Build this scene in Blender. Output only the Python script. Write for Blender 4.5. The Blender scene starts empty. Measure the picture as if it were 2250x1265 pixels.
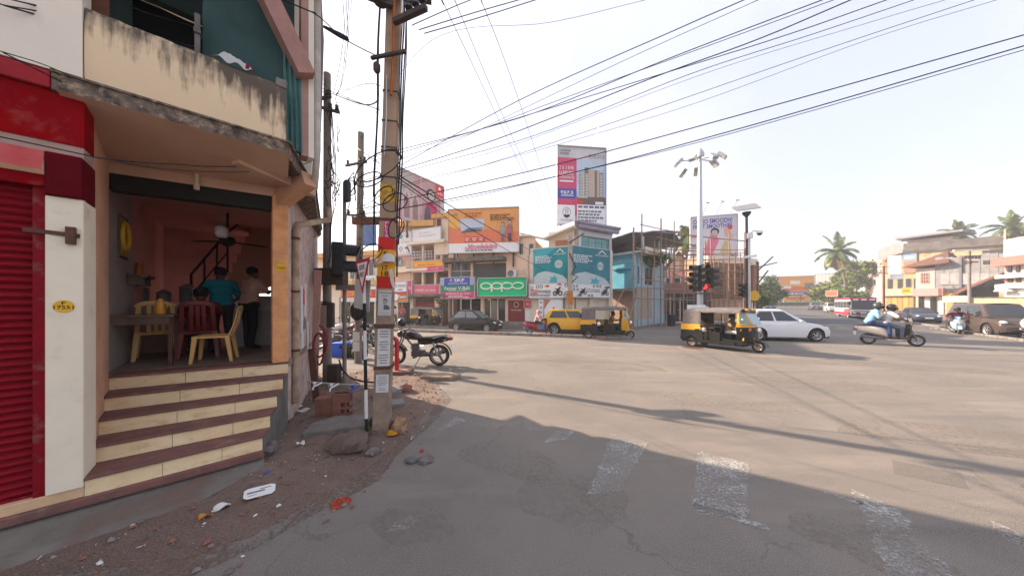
import bpy, bmesh, math, random
import numpy as np
from mathutils import Vector, Matrix, noise
random.seed(7)
SC = bpy.context.scene
COL = SC.collection
PI = math.pi
R = math.radians

# ------------------------------------------------------------------ camera
CAMH, HORIZ, FPX = 2.0, 666.0, 650.0
cam_d = bpy.data.cameras.new('camera')
cam_d.sensor_width = 36.0
cam_d.lens = 36.0 * FPX / 2250.0
cam_d.shift_y = (HORIZ - 632.5) / 2250.0
cam_d.clip_start = 0.05
cam_d.clip_end = 3000
cam = bpy.data.objects.new('camera', cam_d)
COL.objects.link(cam)
cam.location = (0, 0, CAMH)
cam.rotation_euler = (R(90), 0, 0)
SC.camera = cam

# ------------------------------------------------------------------ light
SUN_EL = R(28)
SUN_DIR = Vector((-0.865, 0.50, 0)).normalized()      # horizontal direction to the sun
world = bpy.data.worlds.new('World')
SC.world = world
world.use_nodes = True
wn = world.node_tree.nodes
wl = world.node_tree.links
wn.clear()
w_out = wn.new('ShaderNodeOutputWorld')
w_bg = wn.new('ShaderNodeBackground')
w_bg.inputs['Strength'].default_value = 0.106
sky = wn.new('ShaderNodeTexSky')
sky.sky_type = 'NISHITA'
sky.sun_disc = False
sky.sun_elevation = SUN_EL
sky.sun_rotation = math.atan2(SUN_DIR.x, SUN_DIR.y)
sky.air_density = 1.0
sky.dust_density = 3.5
sky.ozone_density = 1.0
sky.altitude = 10
# thin high haze over the whole sky plus soft cloud, from the view direction
tc = wn.new('ShaderNodeTexCoord')
cn = wn.new('ShaderNodeTexNoise')
cn.inputs['Scale'].default_value = 2.2
cn.inputs['Detail'].default_value = 5
wl.new(tc.outputs['Generated'], cn.inputs['Vector'])
cr = wn.new('ShaderNodeMapRange')
cr.inputs['From Min'].default_value = 0.42
cr.inputs['From Max'].default_value = 0.75
cr.inputs['To Min'].default_value = 0.5
cr.inputs['To Max'].default_value = 0.75
wl.new(cn.outputs['Fac'], cr.inputs['Value'])
cm = wn.new('ShaderNodeMix')
cm.data_type = 'RGBA'
wl.new(cr.outputs['Result'], cm.inputs['Factor'])
wl.new(sky.outputs['Color'], cm.inputs['A'])
cm.inputs['B'].default_value = (4.95, 4.97, 5.7, 1)
wl.new(cm.outputs['Result'], w_bg.inputs['Color'])
wl.new(w_bg.outputs['Background'], w_out.inputs['Surface'])

sun_d = bpy.data.lights.new('sun', 'SUN')
sun_d.energy = 5.0
sun_d.angle = R(0.55)
sun_d.color = (1.0, 0.80, 0.62)
sun_o = bpy.data.objects.new('sun', sun_d)
COL.objects.link(sun_o)
sd = SUN_DIR * math.cos(SUN_EL) + Vector((0, 0, math.sin(SUN_EL)))
sun_o.rotation_euler = sd.to_track_quat('Z', 'Y').to_euler()
sun_o.location = (-30, 20, 40)

SC.view_settings.view_transform = 'Standard'
SC.view_settings.look = 'None'
SC.view_settings.gamma = 1.0
SC.view_settings.exposure = 1.36
SC.view_settings.use_curve_mapping = False
SC.render.engine = 'CYCLES'
SC.cycles.max_bounces = 8
SC.cycles.transparent_max_bounces = 12

# ------------------------------------------------------------------ placing helpers
def G(px, py, z=0.0):
    """point of the photograph's ground plane (or of a level z)"""
    Y = FPX * (CAMH - z) / (py - HORIZ)
    return Vector(((px - 1125) / FPX * Y, Y, z))
def P(px, py, Y):
    return Vector(((px - 1125) / FPX * Y, Y, CAMH - (py - HORIZ) / FPX * Y))
def on_plane(A, B, px, py):
    """where the line of sight meets the vertical plane through A and B: (run along AB, height)"""
    d = Vector((B[0] - A[0], B[1] - A[1])); L = d.length; d /= L
    n = Vector((d.y, -d.x))
    rx = (px - 1125) / FPX
    Y = (A[0] * n.x + A[1] * n.y) / (rx * n.x + n.y)
    X = rx * Y
    return ((X - A[0]) * d.x + (Y - A[1]) * d.y, CAMH - (py - HORIZ) / FPX * Y)

# ------------------------------------------------------------------ materials
MATS = {}
def mat(name, col, rough=0.7, metal=0.0, var=0.0, scale=6.0, col2=None, bump=0.0, bscale=None, emit=None, es=0.0,
        spec=None, detail=5.0, dirt=None, dirt_amt=0.0, dirt_scale=1.2, trans=0.0, coat=0.0, alpha=1.0, stretch=None, lo=0.35, hi=0.65):
    """procedural material: base colour, noise variation to col2, streaky dirt, bump"""
    if name in MATS: return MATS[name]
    m = bpy.data.materials.new(name); m.use_nodes = True
    nt = m.node_tree; N = nt.nodes; L = nt.links
    b = N['Principled BSDF']
    b.inputs['Base Color'].default_value = (*col, 1)
    b.inputs['Roughness'].default_value = rough
    b.inputs['Metallic'].default_value = metal
    if spec is None and metal == 0 and rough > .45: spec = 0.2
    if spec is not None: b.inputs['Specular IOR Level'].default_value = spec
    if trans: b.inputs['Transmission Weight'].default_value = trans
    if coat: b.inputs['Coat Weight'].default_value = coat
    if alpha < 1: b.inputs['Alpha'].default_value = alpha
    if emit:
        b.inputs['Emission Color'].default_value = (*emit, 1); b.inputs['Emission Strength'].default_value = es
    co = None
    def coord():
        nonlocal co
        if co is None:
            t = N.new('ShaderNodeTexCoord'); mp = N.new('ShaderNodeMapping')
            L.new(t.outputs['Object'], mp.inputs['Vector'])
            if stretch: mp.inputs['Scale'].default_value = stretch
            co = mp.outputs['Vector']
        return co
    def nz(sc, det=detail, rgh=0.6):
        n = N.new('ShaderNodeTexNoise'); n.inputs['Scale'].default_value = sc
        n.inputs['Detail'].default_value = det; n.inputs['Roughness'].default_value = rgh
        L.new(coord(), n.inputs['Vector']); return n.outputs['Fac']
    cur = None
    if var > 0 or col2:
        mr = N.new('ShaderNodeMapRange'); L.new(nz(scale), mr.inputs['Value'])
        mr.inputs['From Min'].default_value = lo; mr.inputs['From Max'].default_value = hi
        c2 = col2 or tuple(c * (1 - var) for c in col)
        mx = N.new('ShaderNodeMix'); mx.data_type = 'RGBA'
        L.new(mr.outputs['Result'], mx.inputs['Factor'])
        mx.inputs['A'].default_value = (*col, 1); mx.inputs['B'].default_value = (*c2, 1)
        cur = mx.outputs['Result']
    if dirt:
        mr = N.new('ShaderNodeMapRange'); L.new(nz(dirt_scale, 8, 0.7), mr.inputs['Value'])
        mr.inputs['From Min'].default_value = 0.66 - 0.3 * dirt_amt; mr.inputs['From Max'].default_value = 0.80 - 0.16 * dirt_amt
        mr.inputs['To Max'].default_value = 0.85
        mx = N.new('ShaderNodeMix'); mx.data_type = 'RGBA'
        L.new(mr.outputs['Result'], mx.inputs['Factor'])
        if cur is None: mx.inputs['A'].default_value = (*col, 1)
        else: L.new(cur, mx.inputs['A'])
        mx.inputs['B'].default_value = (*dirt, 1)
        cur = mx.outputs['Result']
    if cur is not None: L.new(cur, b.inputs['Base Color'])
    if bump:
        bp = N.new('ShaderNodeBump'); bp.inputs['Strength'].default_value = bump; bp.inputs['Distance'].default_value = 0.02
        L.new(nz(bscale or scale * 5, 4), bp.inputs['Height']); L.new(bp.outputs['Normal'], b.inputs['Normal'])
    MATS[name] = m
    return m
def plain(name, col, rough=0.6, **k): return mat(name, col, rough, var=k.pop('var', 0.18), scale=k.pop('scale', 4.0), **k)

# ------------------------------------------------------------------ mesh builder
class MB:
    def __init__(s): s.v = []; s.f = []; s.mi = []
    def add(s, vs, fs, mi=0):
        o = len(s.v); s.v += [tuple(p) for p in vs]
        s.f += [tuple(i + o for i in f) for f in fs]; s.mi += [mi] * len(fs); return s
    def hexa(s, c, mi=0):          # 8 corners: 4 bottom ccw, 4 top
        return s.add(c, [(3, 2, 1, 0), (4, 5, 6, 7), (0, 1, 5, 4), (1, 2, 6, 5), (2, 3, 7, 6), (3, 0, 4, 7)], mi)
    def box(s, x0, x1, y0, y1, z0, z1, mi=0):
        return s.hexa([(x0, y0, z0), (x1, y0, z0), (x1, y1, z0), (x0, y1, z0), (x0, y0, z1), (x1, y0, z1), (x1, y1, z1), (x0, y1, z1)], mi)
    def bar(s, p0, p1, w, h, mi=0, up=(0, 0, 1)):     # rectangular bar from p0 to p1
        p0 = Vector(p0); p1 = Vector(p1); d = (p1 - p0).normalized(); u = Vector(up)
        if abs(d.dot(u)) > 0.95: u = Vector((0, 1, 0))
        sx = d.cross(u).normalized() * w / 2; sz = sx.cross(d).normalized() * h / 2
        return s.hexa([p0 - sx - sz, p0 + sx - sz, p1 + sx - sz, p1 - sx - sz, p0 - sx + sz, p0 + sx + sz, p1 + sx + sz, p1 - sx + sz], mi)
    def prism(s, poly, ext, mi=0):
        n = len(poly); e = Vector(ext); a = [Vector(p) for p in poly]
        nn = (a[1] - a[0]).cross(a[2] - a[0])
        if nn.dot(e) > 0: a = a[::-1]
        vs = a + [p + e for p in a]
        fs = [tuple(range(n)), tuple(range(2 * n - 1, n - 1, -1))] + [((i + 1) % n, i, n + i, n + (i + 1) % n) for i in range(n)]
        return s.add(vs, fs, mi)
    def quad(s, a, b, c, d, mi=0): return s.add([a, b, c, d], [(0, 1, 2, 3)], mi)
    def ring(s, c, ax, r, n, ref=None):
        ax = Vector(ax).normalized(); u = Vector(ref) if ref else (Vector((0, 0, 1)) if abs(ax.z) < 0.9 else Vector((1, 0, 0)))
        x = u.cross(ax).normalized(); y = ax.cross(x)
        return [Vector(c) + (x * math.cos(2 * PI * i / n) + y * math.sin(2 * PI * i / n)) * r for i in range(n)]
    def tube(s, pts, r, n=6, caps=True, mi=0):
        pts = [Vector(p) for p in pts]; m = len(pts); rr = r if isinstance(r, (list, tuple)) else [r] * m
        vs = []; ref = None
        for i, p in enumerate(pts):
            d = pts[min(i + 1, m - 1)] - pts[max(i - 1, 0)]
            if ref is None: ref = Vector((0, 0, 1)) if abs(d.normalized().z) < 0.9 else Vector((1, 0, 0))
            ax = d.normalized(); x = ref.cross(ax)
            if x.length < 1e-4: x = Vector((0, 1, 0)).cross(ax)
            x.normalize(); y = ax.cross(x); ref = y.copy()
            vs += [p + (x * math.cos(2 * PI * k / n) + y * math.sin(2 * PI * k / n)) * rr[i] for k in range(n)]
        fs = []
        for i in range(m - 1):
            for k in range(n):
                a = i * n + k; b = i * n + (k + 1) % n
                fs.append((a, b, b + n, a + n))
        if caps: fs += [tuple(range(n - 1, -1, -1)), tuple(range((m - 1) * n, m * n))]
        return s.add(vs, fs, mi)
    def cyl(s, p0, p1, r0, r1=None, n=12, mi=0): return s.tube([p0, p1], [r0, r0 if r1 is None else r1], n, True, mi)
    def lathe(s, prof, c=(0, 0, 0), ax=(0, 0, 1), n=16, mi=0, caps=True):   # prof: (r, h) along the axis
        vs = []; ax = Vector(ax).normalized(); m = len(prof)
        for r, h in prof: vs += s.ring(Vector(c) + ax * h, ax, max(r, 1e-4), n)
        fs = [(i * n + k, i * n + (k + 1) % n, (i + 1) * n + (k + 1) % n, (i + 1) * n + k) for i in range(m - 1) for k in range(n)]
        if caps: fs += [tuple(range(n - 1, -1, -1)), tuple(range((m - 1) * n, m * n))]
        else: fs += [((m - 1) * n + k, (m - 1) * n + (k + 1) % n, (k + 1) % n, k) for k in range(n)]
        return s.add(vs, fs, mi)
    def ell(s, c, r, nu=12, nv=8, rot=None, mi=0):
        vs = []; fs = []
        for j in range(nv + 1):
            t = PI * j / nv
            for i in range(nu):
                a = 2 * PI * i / nu
                p = Vector((r[0] * math.sin(t) * math.cos(a), r[1] * math.sin(t) * math.sin(a), -r[2] * math.cos(t)))
                if rot: p = rot @ p
                vs.append(p + Vector(c))
        for j in range(nv):
            for i in range(nu):
                fs.append((j * nu + i, j * nu + (i + 1) % nu, (j + 1) * nu + (i + 1) % nu, (j + 1) * nu + i))
        return s.add(vs, fs, mi)
    def torus(s, c, ax, r, rt, n=20, m=8, mi=0):
        pts = s.ring(c, ax, r, n); ax = Vector(ax).normalized(); vs = []; fs = []
        for p in pts:
            o = (p - Vector(c)).normalized()
            vs += [p + (o * math.cos(2 * PI * k / m) + ax * math.sin(2 * PI * k / m)) * rt for k in range(m)]
        for i in range(n):
            for k in range(m):
                fs.append((i * m + k, ((i + 1) % n) * m + k, ((i + 1) % n) * m + (k + 1) % m, i * m + (k + 1) % m))
        return s.add(vs, fs, mi)
    def grid(s, fn, nu, nv, mi=0):
        vs = [fn(i / nu, j / nv) for j in range(nv + 1) for i in range(nu + 1)]
        fs = [(j * (nu + 1) + i, j * (nu + 1) + i + 1, (j + 1) * (nu + 1) + i + 1, (j + 1) * (nu + 1) + i) for j in range(nv) for i in range(nu)]
        return s.add(vs, fs, mi)
    def wall(s, w, h, holes, depth=0.15, y=0.0, x0=0.0, z0=0.0, mi=0):
        """upright wall, front face at y looking to -y, real openings with reveals"""
        xs = sorted({x0, x0 + w, *[a for q in holes for a in (q[0], q[1])]}); zs = sorted({z0, z0 + h, *[a for q in holes for a in (q[2], q[3])]})
        inh = lambda x, z: any(q[0] < x < q[1] and q[2] < z < q[3] for q in holes)
        for i in range(len(xs) - 1):
            for j in range(len(zs) - 1):
                a, b, c, d = xs[i], xs[i + 1], zs[j], zs[j + 1]
                if not inh((a + b) / 2, (c + d) / 2):
                    s.quad((a, y, c), (b, y, c), (b, y, d), (a, y, d), mi)
                    s.quad((b, y + depth, c), (a, y + depth, c), (a, y + depth, d), (b, y + depth, d), mi)
        for a, b, c, d in holes:
            for p, q in (((a, c), (a, d)), ((b, d), (b, c)), ((a, d), (b, d)), ((b, c), (a, c))):
                s.quad((p[0], y, p[1]), (p[0], y + depth, p[1]), (q[0], y + depth, q[1]), (q[0], y, q[1]), mi)
        X1 = x0 + w; Z1 = z0 + h
        s.quad((x0, y, z0), (x0, y, Z1), (x0, y + depth, Z1), (x0, y + depth, z0), mi)
        s.quad((X1, y, z0), (X1, y + depth, z0), (X1, y + depth, Z1), (X1, y, Z1), mi)
        s.quad((x0, y, Z1), (X1, y, Z1), (X1, y + depth, Z1), (x0, y + depth, Z1), mi)
        return s
    def mesh(s, name, mats, smooth=None):
        me = bpy.data.meshes.new(name)
        me.from_pydata([tuple(p) for p in s.v], [], s.f)
        if not isinstance(mats, (list, tuple)): mats = [mats]
        for m in mats: me.materials.append(m)
        if len(mats) > 1: me.polygons.foreach_set('material_index', s.mi)
        if smooth:
            me.polygons.foreach_set('use_smooth', [True] * len(s.f))
            try: me.set_sharp_from_angle(angle=R(smooth))
            except Exception: pass
        me.update()
        return me
    def build(s, name, mats, parent=None, smooth=None, bevel=0.0, loc=None, **pr):
        o = bpy.data.objects.new(name, s.mesh(name, mats, smooth))
        COL.objects.link(o)
        if parent is not None: o.parent = parent
        if loc: o.location = loc
        if bevel:
            b = o.modifiers.new('bevel', 'BEVEL'); b.width = bevel; b.segments = 2; b.limit_method = 'ANGLE'; b.angle_limit = R(40)
        for k, v in pr.items(): o[k] = v
        return o

def tag(o, label=None, cat=None, group=None, kind=None):
    if label: o['label'] = label
    if cat: o['category'] = cat
    if group: o['group'] = group
    if kind: o['kind'] = kind
    return o
def thing(name, label, cat, loc=(0, 0, 0), rotz=0.0, group=None, scale=None):
    o = bpy.data.objects.new(name, None); COL.objects.link(o)
    o.empty_display_size = 0.2
    o.location = loc; o.rotation_euler = (0, 0, rotz)
    if scale: o.scale = (scale,) * 3 if isinstance(scale, (int, float)) else scale
    return tag(o, label, cat, group)
def dup_part(o, parent=None):
    c = o.copy(); COL.objects.link(c)
    if parent is not None: c.parent = parent
    return c
def dup(root, loc, rotz, label=None, group=None, scale=None):
    r = root.copy(); COL.objects.link(r); r.location = loc; r.rotation_euler = (0, 0, rotz)
    if label: r['label'] = label
    if group: r['group'] = group
    if scale: r.scale = (scale,) * 3
    for ch in list(root.children):
        c = ch.copy(); COL.objects.link(c); c.parent = r
        for g in list(ch.children):
            d = g.copy(); COL.objects.link(d); d.parent = c
    return r
def part_at(mesh, name, parent, loc=(0, 0, 0), rot=(0, 0, 0), scale=None, **pr):
    o = bpy.data.objects.new(name, mesh); COL.objects.link(o); o.parent = parent
    o.location = loc; o.rotation_euler = rot
    if scale: o.scale = scale
    for k, v in pr.items(): o[k] = v
    return o

# ------------------------------------------------------------------ lettering
TXT = {}
def text_mesh(s, res=2, bold=0.0):
    key = (s, bold)
    if key in TXT: return TXT[key]
    cu = bpy.data.curves.new('lettering', 'FONT'); cu.body = s; cu.resolution_u = res; cu.offset = bold
    cu.align_x = 'CENTER'; cu.align_y = 'CENTER'
    o = bpy.data.objects.new('lettering', cu); COL.objects.link(o)
    dg = bpy.context.evaluated_depsgraph_get()
    me = bpy.data.meshes.new_from_object(o.evaluated_get(dg))
    bpy.data.objects.remove(o)
    n = len(me.vertices); a = np.zeros(n * 3); me.vertices.foreach_get('co', a); a = a.reshape(-1, 3)
    lo = a.min(0); hi = a.max(0); ctr = (lo + hi) / 2
    a[:, :2] -= ctr[:2]
    sz = hi - lo
    b = np.zeros_like(a); b[:, 0] = a[:, 0] / sz[0]; b[:, 2] = a[:, 1] / sz[1]     # unit box in the xz plane
    me.vertices.foreach_set('co', b.ravel()); me.update()
    TXT[key] = (me, sz[0] / sz[1])
    return TXT[key]
def letter(s, parent, x, z, w, h, m, y=-0.01, bold=0.0, roty=0.0, rotz=0.0, name='lettering', matrix=None):
    """flat lettering of width w and height h centred at (x, y, z), facing -y of its parent"""
    me, asp = text_mesh(s, bold=bold)
    me = me.copy(); me.materials.clear(); me.materials.append(m)
    o = bpy.data.objects.new(name, me); COL.objects.link(o); o.parent = parent
    if w is None: w = h * asp
    o.location = (x, y, z); o.rotation_euler = (0, roty, rotz); o.scale = (w, 1, h)
    return o
def panel(parent, x0, x1, z0, z1, m, y=-0.008, name='print', t=0.004):
    return MB().box(x0, x1, y, y + t, z0, z1).build(name, m, parent)
def poly_panel(parent, pts, m, y=-0.012, name='print', t=0.004):
    return MB().prism([(x, y, z) for x, z in pts], (0, t, 0)).build(name, m, parent)
class Frame:
    """upright facade frame from A to B (ground points, seen from the street left to right)"""
    def __init__(s, name, label, cat, A, B, z=0.0, group=None):
        s.A = Vector((A[0], A[1])); s.B = Vector((B[0], B[1])); d = s.B - s.A
        s.w = d.length; s.z = z
        s.e = thing(name, label, cat, (A[0], A[1], z), math.atan2(d.y, d.x), group)
    def at(s, px, py, y=0.0):
        d = (s.B - s.A).normalized(); o = Vector((-d.y, d.x)) * y
        r, z = on_plane(s.A + o, s.B + o, px, py); return r, z - s.z
    def rect(s, x0, y0, x1, y1, y=0.0):       # photograph rectangle -> (x0, x1, z0, z1) on the facade
        a = s.at(x0, y1, y); b = s.at(x1, y0, y); c = s.at(x0, y0, y); d = s.at(x1, y1, y)
        return a[0], b[0], (a[1] + d[1]) / 2, (b[1] + c[1]) / 2
# ------------------------------------------------------------------ shared materials
def asphalt(name, a, b, c, dust, crack=True):
    m = bpy.data.materials.new(name); m.use_nodes = True
    N = m.node_tree.nodes; L = m.node_tree.links; bs = N['Principled BSDF']
    t = N.new('ShaderNodeTexCoord')
    def nz(sc, det=6, rg=0.6, st=None):
        n = N.new('ShaderNodeTexNoise'); n.inputs['Scale'].default_value = sc; n.inputs['Detail'].default_value = det
        n.inputs['Roughness'].default_value = rg
        if st:
            mp = N.new('ShaderNodeMapping'); mp.inputs['Scale'].default_value = st[:3]; mp.inputs['Rotation'].default_value = (0, 0, st[3])
            L.new(t.outputs['Object'], mp.inputs['Vector']); L.new(mp.outputs['Vector'], n.inputs['Vector'])
        else: L.new(t.outputs['Object'], n.inputs['Vector'])
        return n.outputs['Fac']
    def mr(v, lo, hi, tmax=1.0):
        r = N.new('ShaderNodeMapRange'); L.new(v, r.inputs['Value']); r.inputs['From Min'].default_value = lo
        r.inputs['From Max'].default_value = hi; r.inputs['To Max'].default_value = tmax; return r.outputs['Result']
    def mix(f, A, B):
        x = N.new('ShaderNodeMix'); x.data_type = 'RGBA'; L.new(f, x.inputs['Factor'])
        for s, v in (('A', A), ('B', B)):
            if isinstance(v, tuple): x.inputs[s].default_value = (*v, 1)
            else: L.new(v, x.inputs[s])
        return x.outputs['Result']
    col = mix(mr(nz(0.35, 5, 0.65), 0.38, 0.62), a, b)                    # broad patches
    col = mix(mr(nz(0.9, 6, 0.7, (0.25, 1.0, 1, R(-12))), 0.52, 0.72, 0.75), col, dust)   # dust swept along the traffic
    col = mix(mr(nz(1.0, 4, 0.5, (0.12, 1.3, 1, R(-14))), 0.56, 0.70, 0.55), col, c)      # wheel tracks, oil
    g = nz(140, 2, 0.5)
    col = mix(mr(nz(2.6, 7, 0.75), 0.55, 0.75, 0.5), col, tuple(x * .62 for x in a))      # tar patches
    col = mix(mr(nz(48, 3, 0.6), 0.52, 0.75, 0.55), col, tuple(x * 1.7 for x in a))
    col = mix(mr(g, 0.50, 0.70, 0.8), col, tuple(x * 1.9 for x in a))    # aggregate
    col = mix(mr(g, 0.50, 0.30, 0.55), col, tuple(x * 0.5 for x in a))
    if crack:
        v = N.new('ShaderNodeTexVoronoi'); v.feature = 'DISTANCE_TO_EDGE'; v.inputs['Scale'].default_value = 0.55
        mp = N.new('ShaderNodeMapping'); L.new(t.outputs['Object'], mp.inputs['Vector'])
        wv = N.new('ShaderNodeTexNoise'); wv.inputs['Scale'].default_value = 1.7; wv.inputs['Detail'].default_value = 6
        ad = N.new('ShaderNodeVectorMath'); ad.operation = 'ADD'
        L.new(t.outputs['Object'], wv.inputs['Vector']); L.new(mp.outputs['Vector'], ad.inputs[0]); L.new(wv.outputs['Color'], ad.inputs[1])
        L.new(ad.outputs['Vector'], v.inputs['Vector'])
        ck = mr(v.outputs['Distance'], 0.010, 0.0, 0.38)
        mk = N.new('ShaderNodeMath'); mk.operation = 'MULTIPLY'; L.new(ck, mk.inputs[0]); L.new(mr(nz(0.4, 3), 0.44, 0.56), mk.inputs[1])
        col = mix(mk.outputs[0], col, tuple(x * 0.35 for x in a))
    L.new(col, bs.inputs['Base Color']); bs.inputs['Roughness'].default_value = 0.88; bs.inputs['Specular IOR Level'].default_value = 0.25
    bp = N.new('ShaderNodeBump'); bp.inputs['Strength'].default_value = 0.5; bp.inputs['Distance'].default_value = 0.008
    L.new(nz(90, 3, 0.6), bp.inputs['Height']); L.new(bp.outputs['Normal'], bs.inputs['Normal'])
    MATS[name] = m
    return m
M_ROAD = asphalt('asphalt', (0.155, 0.140, 0.124), (0.212, 0.184, 0.157), (0.092, 0.087, 0.08), (0.29, 0.244, 0.203))
M_FARROAD = asphalt('asphalt_far', (0.10, 0.10, 0.105), (0.12, 0.118, 0.116), (0.08, 0.08, 0.082), (0.16, 0.15, 0.14), crack=False)
M_EARTH = asphalt('earth', (.160, .112, .087), (.122, .087, .069), (.09, .067, .055), (.26, .21, .17), crack=False)
M_LAND = mat('land', (0.22, 0.18, 0.14), 0.95, scale=0.2, col2=(0.15, 0.14, 0.10))
M_CONC = mat('concrete', (0.25, 0.235, 0.21), 0.9, scale=3, col2=(0.18, 0.165, 0.15), bump=0.3, bscale=40)
M_CONCD = mat('concrete_dark', (0.12, 0.112, 0.102), 0.9, scale=4, col2=(0.19, 0.175, 0.16), bump=0.3, bscale=40)
M_PAVE = mat('paving', (0.21, 0.19, 0.17), 0.9, scale=2, col2=(0.15, 0.135, 0.12), bump=0.25, bscale=30)
M_WOOD = mat('wood_old', (0.18, 0.12, 0.08), 0.85, scale=8, col2=(0.10, 0.07, 0.05), stretch=(1, 1, 0.15))
M_STEEL = mat('steel', (0.35, 0.35, 0.35), 0.45, 0.7, var=0.2)
M_RUST = mat('rusty_iron', (0.16, 0.07, 0.045), 0.85, scale=14, col2=(0.09, 0.05, 0.04))
M_GALV = mat('galvanised', (0.50, 0.52, 0.53), 0.45, 0.4, var=0.15)
M_BLACK = mat('black_plastic', (0.018, 0.018, 0.02), 0.45, var=0.2)
M_CABLE = mat('cable_rubber', (0.02, 0.02, 0.022), 0.6)
M_RUBBER = mat('tyre_rubber', (0.03, 0.028, 0.027), 0.85, scale=20, col2=(0.06, 0.053, 0.047))
M_WHITE = mat('white_paint', (0.78, 0.77, 0.75), 0.55, var=0.06)
M_PAPER = mat('paper', (0.66, 0.65, 0.62), 0.8, var=0.12, scale=9)
M_INK = mat('ink', (0.03, 0.03, 0.035), 0.7)
M_INKG = mat('ink_grey', (0.16, 0.16, 0.18), 0.7)
M_RED = mat('red_print', (0.60, 0.035, 0.03), 0.55, var=0.12)
M_YEL = mat('yellow_print', (0.78, 0.43, 0.03), 0.55, var=0.1)
M_BLUEP = mat('blue_print', (0.05, 0.08, 0.38), 0.55, var=0.1)
M_GREENP = mat('green_print', (0.02, 0.25, 0.13), 0.55, var=0.1)
M_PINKP = mat('magenta_print', (0.62, 0.06, 0.17), 0.55, var=0.1)
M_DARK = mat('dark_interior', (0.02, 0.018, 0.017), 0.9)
M_CHROME = mat('chrome', (0.75, 0.75, 0.76), 0.18, 1.0)
M_GLASS = mat('dark_glass', (0.03, 0.036, 0.04), 0.06, spec=0.7)
def worn_paint(name, col, lo, hi, sc, big=0):
    m = mat(name, col, 0.8, var=0.15, scale=5)
    N = m.node_tree.nodes; L = m.node_tree.links; b = N['Principled BSDF']
    t = N.new('ShaderNodeTexCoord'); n = N.new('ShaderNodeTexNoise'); n.inputs['Scale'].default_value = sc; n.inputs['Detail'].default_value = 8
    n.inputs['Roughness'].default_value = 0.75
    L.new(t.outputs['Object'], n.inputs['Vector'])
    r = N.new('ShaderNodeMapRange'); r.inputs['From Min'].default_value = lo; r.inputs['From Max'].default_value = hi
    if big:
        n2 = N.new('ShaderNodeTexNoise'); n2.inputs['Scale'].default_value = big; n2.inputs['Detail'].default_value = 4; L.new(t.outputs['Object'], n2.inputs['Vector'])
        ad = N.new('ShaderNodeMath'); ad.operation = 'MULTIPLY_ADD'; L.new(n2.outputs['Fac'], ad.inputs[0]); ad.inputs[1].default_value = .5; L.new(n.outputs['Fac'], ad.inputs[2])
        sb = N.new('ShaderNodeMath'); sb.operation = 'SUBTRACT'; L.new(ad.outputs[0], sb.inputs[0]); sb.inputs[1].default_value = .21; L.new(sb.outputs[0], r.inputs['Value'])
    else: L.new(n.outputs['Fac'], r.inputs['Value'])
    tr = N.new('ShaderNodeBsdfTransparent'); mx = N.new('ShaderNodeMixShader')
    L.new(r.outputs['Result'], mx.inputs['Fac']); L.new(tr.outputs['BSDF'], mx.inputs[1]); L.new(b.outputs['BSDF'], mx.inputs[2])
    L.new(mx.outputs['Shader'], N['Material Output'].inputs['Surface'])
    return m
M_ROADPAINT = worn_paint('worn_road_paint', (0.42, 0.41, 0.385), 0.47, 0.70, 30, 2.6)
M_ROADPAINT2 = worn_paint('very_worn_paint', (0.42, 0.41, 0.39), 0.49, 0.76, 24, 1.6)

# ------------------------------------------------------------------ ground, road, verge
def flat(name, pts, z, m, kind='structure', label=None, cat=None):
    o = MB().add([(p[0], p[1], z) for p in pts], [tuple(range(len(pts)))]).build(name, m)
    if kind: o['kind'] = kind
    return o
MB().add([(-900, -300, -0.02), (900, -300, -0.02), (900, 1600, -0.02), (-900, 1600, -0.02)], [(0, 1, 2, 3)]).build('ground', M_LAND, kind='structure')
road_edge_far = [(-60, 36.0), (-12, 25.4), (1.5, 22.4), (4.2, 21.3), (9.5, 23.0), (15, 28.5)]
pts = [(-60, -12), (60, -12), (70, 22), (58, 40), (46, 40)] + road_edge_far[::-1]
flat('road', pts, 0.0, M_ROAD)
# the long road that leads away on the right, up to the far hoardings
flat('far_road', [(15.0, 28.4), (30, 22.5), (90, 92), (110, 125), (88, 130), (70, 98)], 0.004, M_FARROAD)
flat('pavement', [(-60, 36.0), (-12, 25.4), (1.5, 22.4), (4.2, 21.3), (9.5, 23.0), (15, 28.5), (40, 60), (-40, 60)], 0.012, M_PAVE)
kb = MB()
ke = road_edge_far
for a, b in zip(ke[:-1], ke[1:]): kb.bar((*a, 0.07), (*b, 0.07), 0.18, 0.15)
kb.build('kerb', M_CONC, kind='structure')

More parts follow.
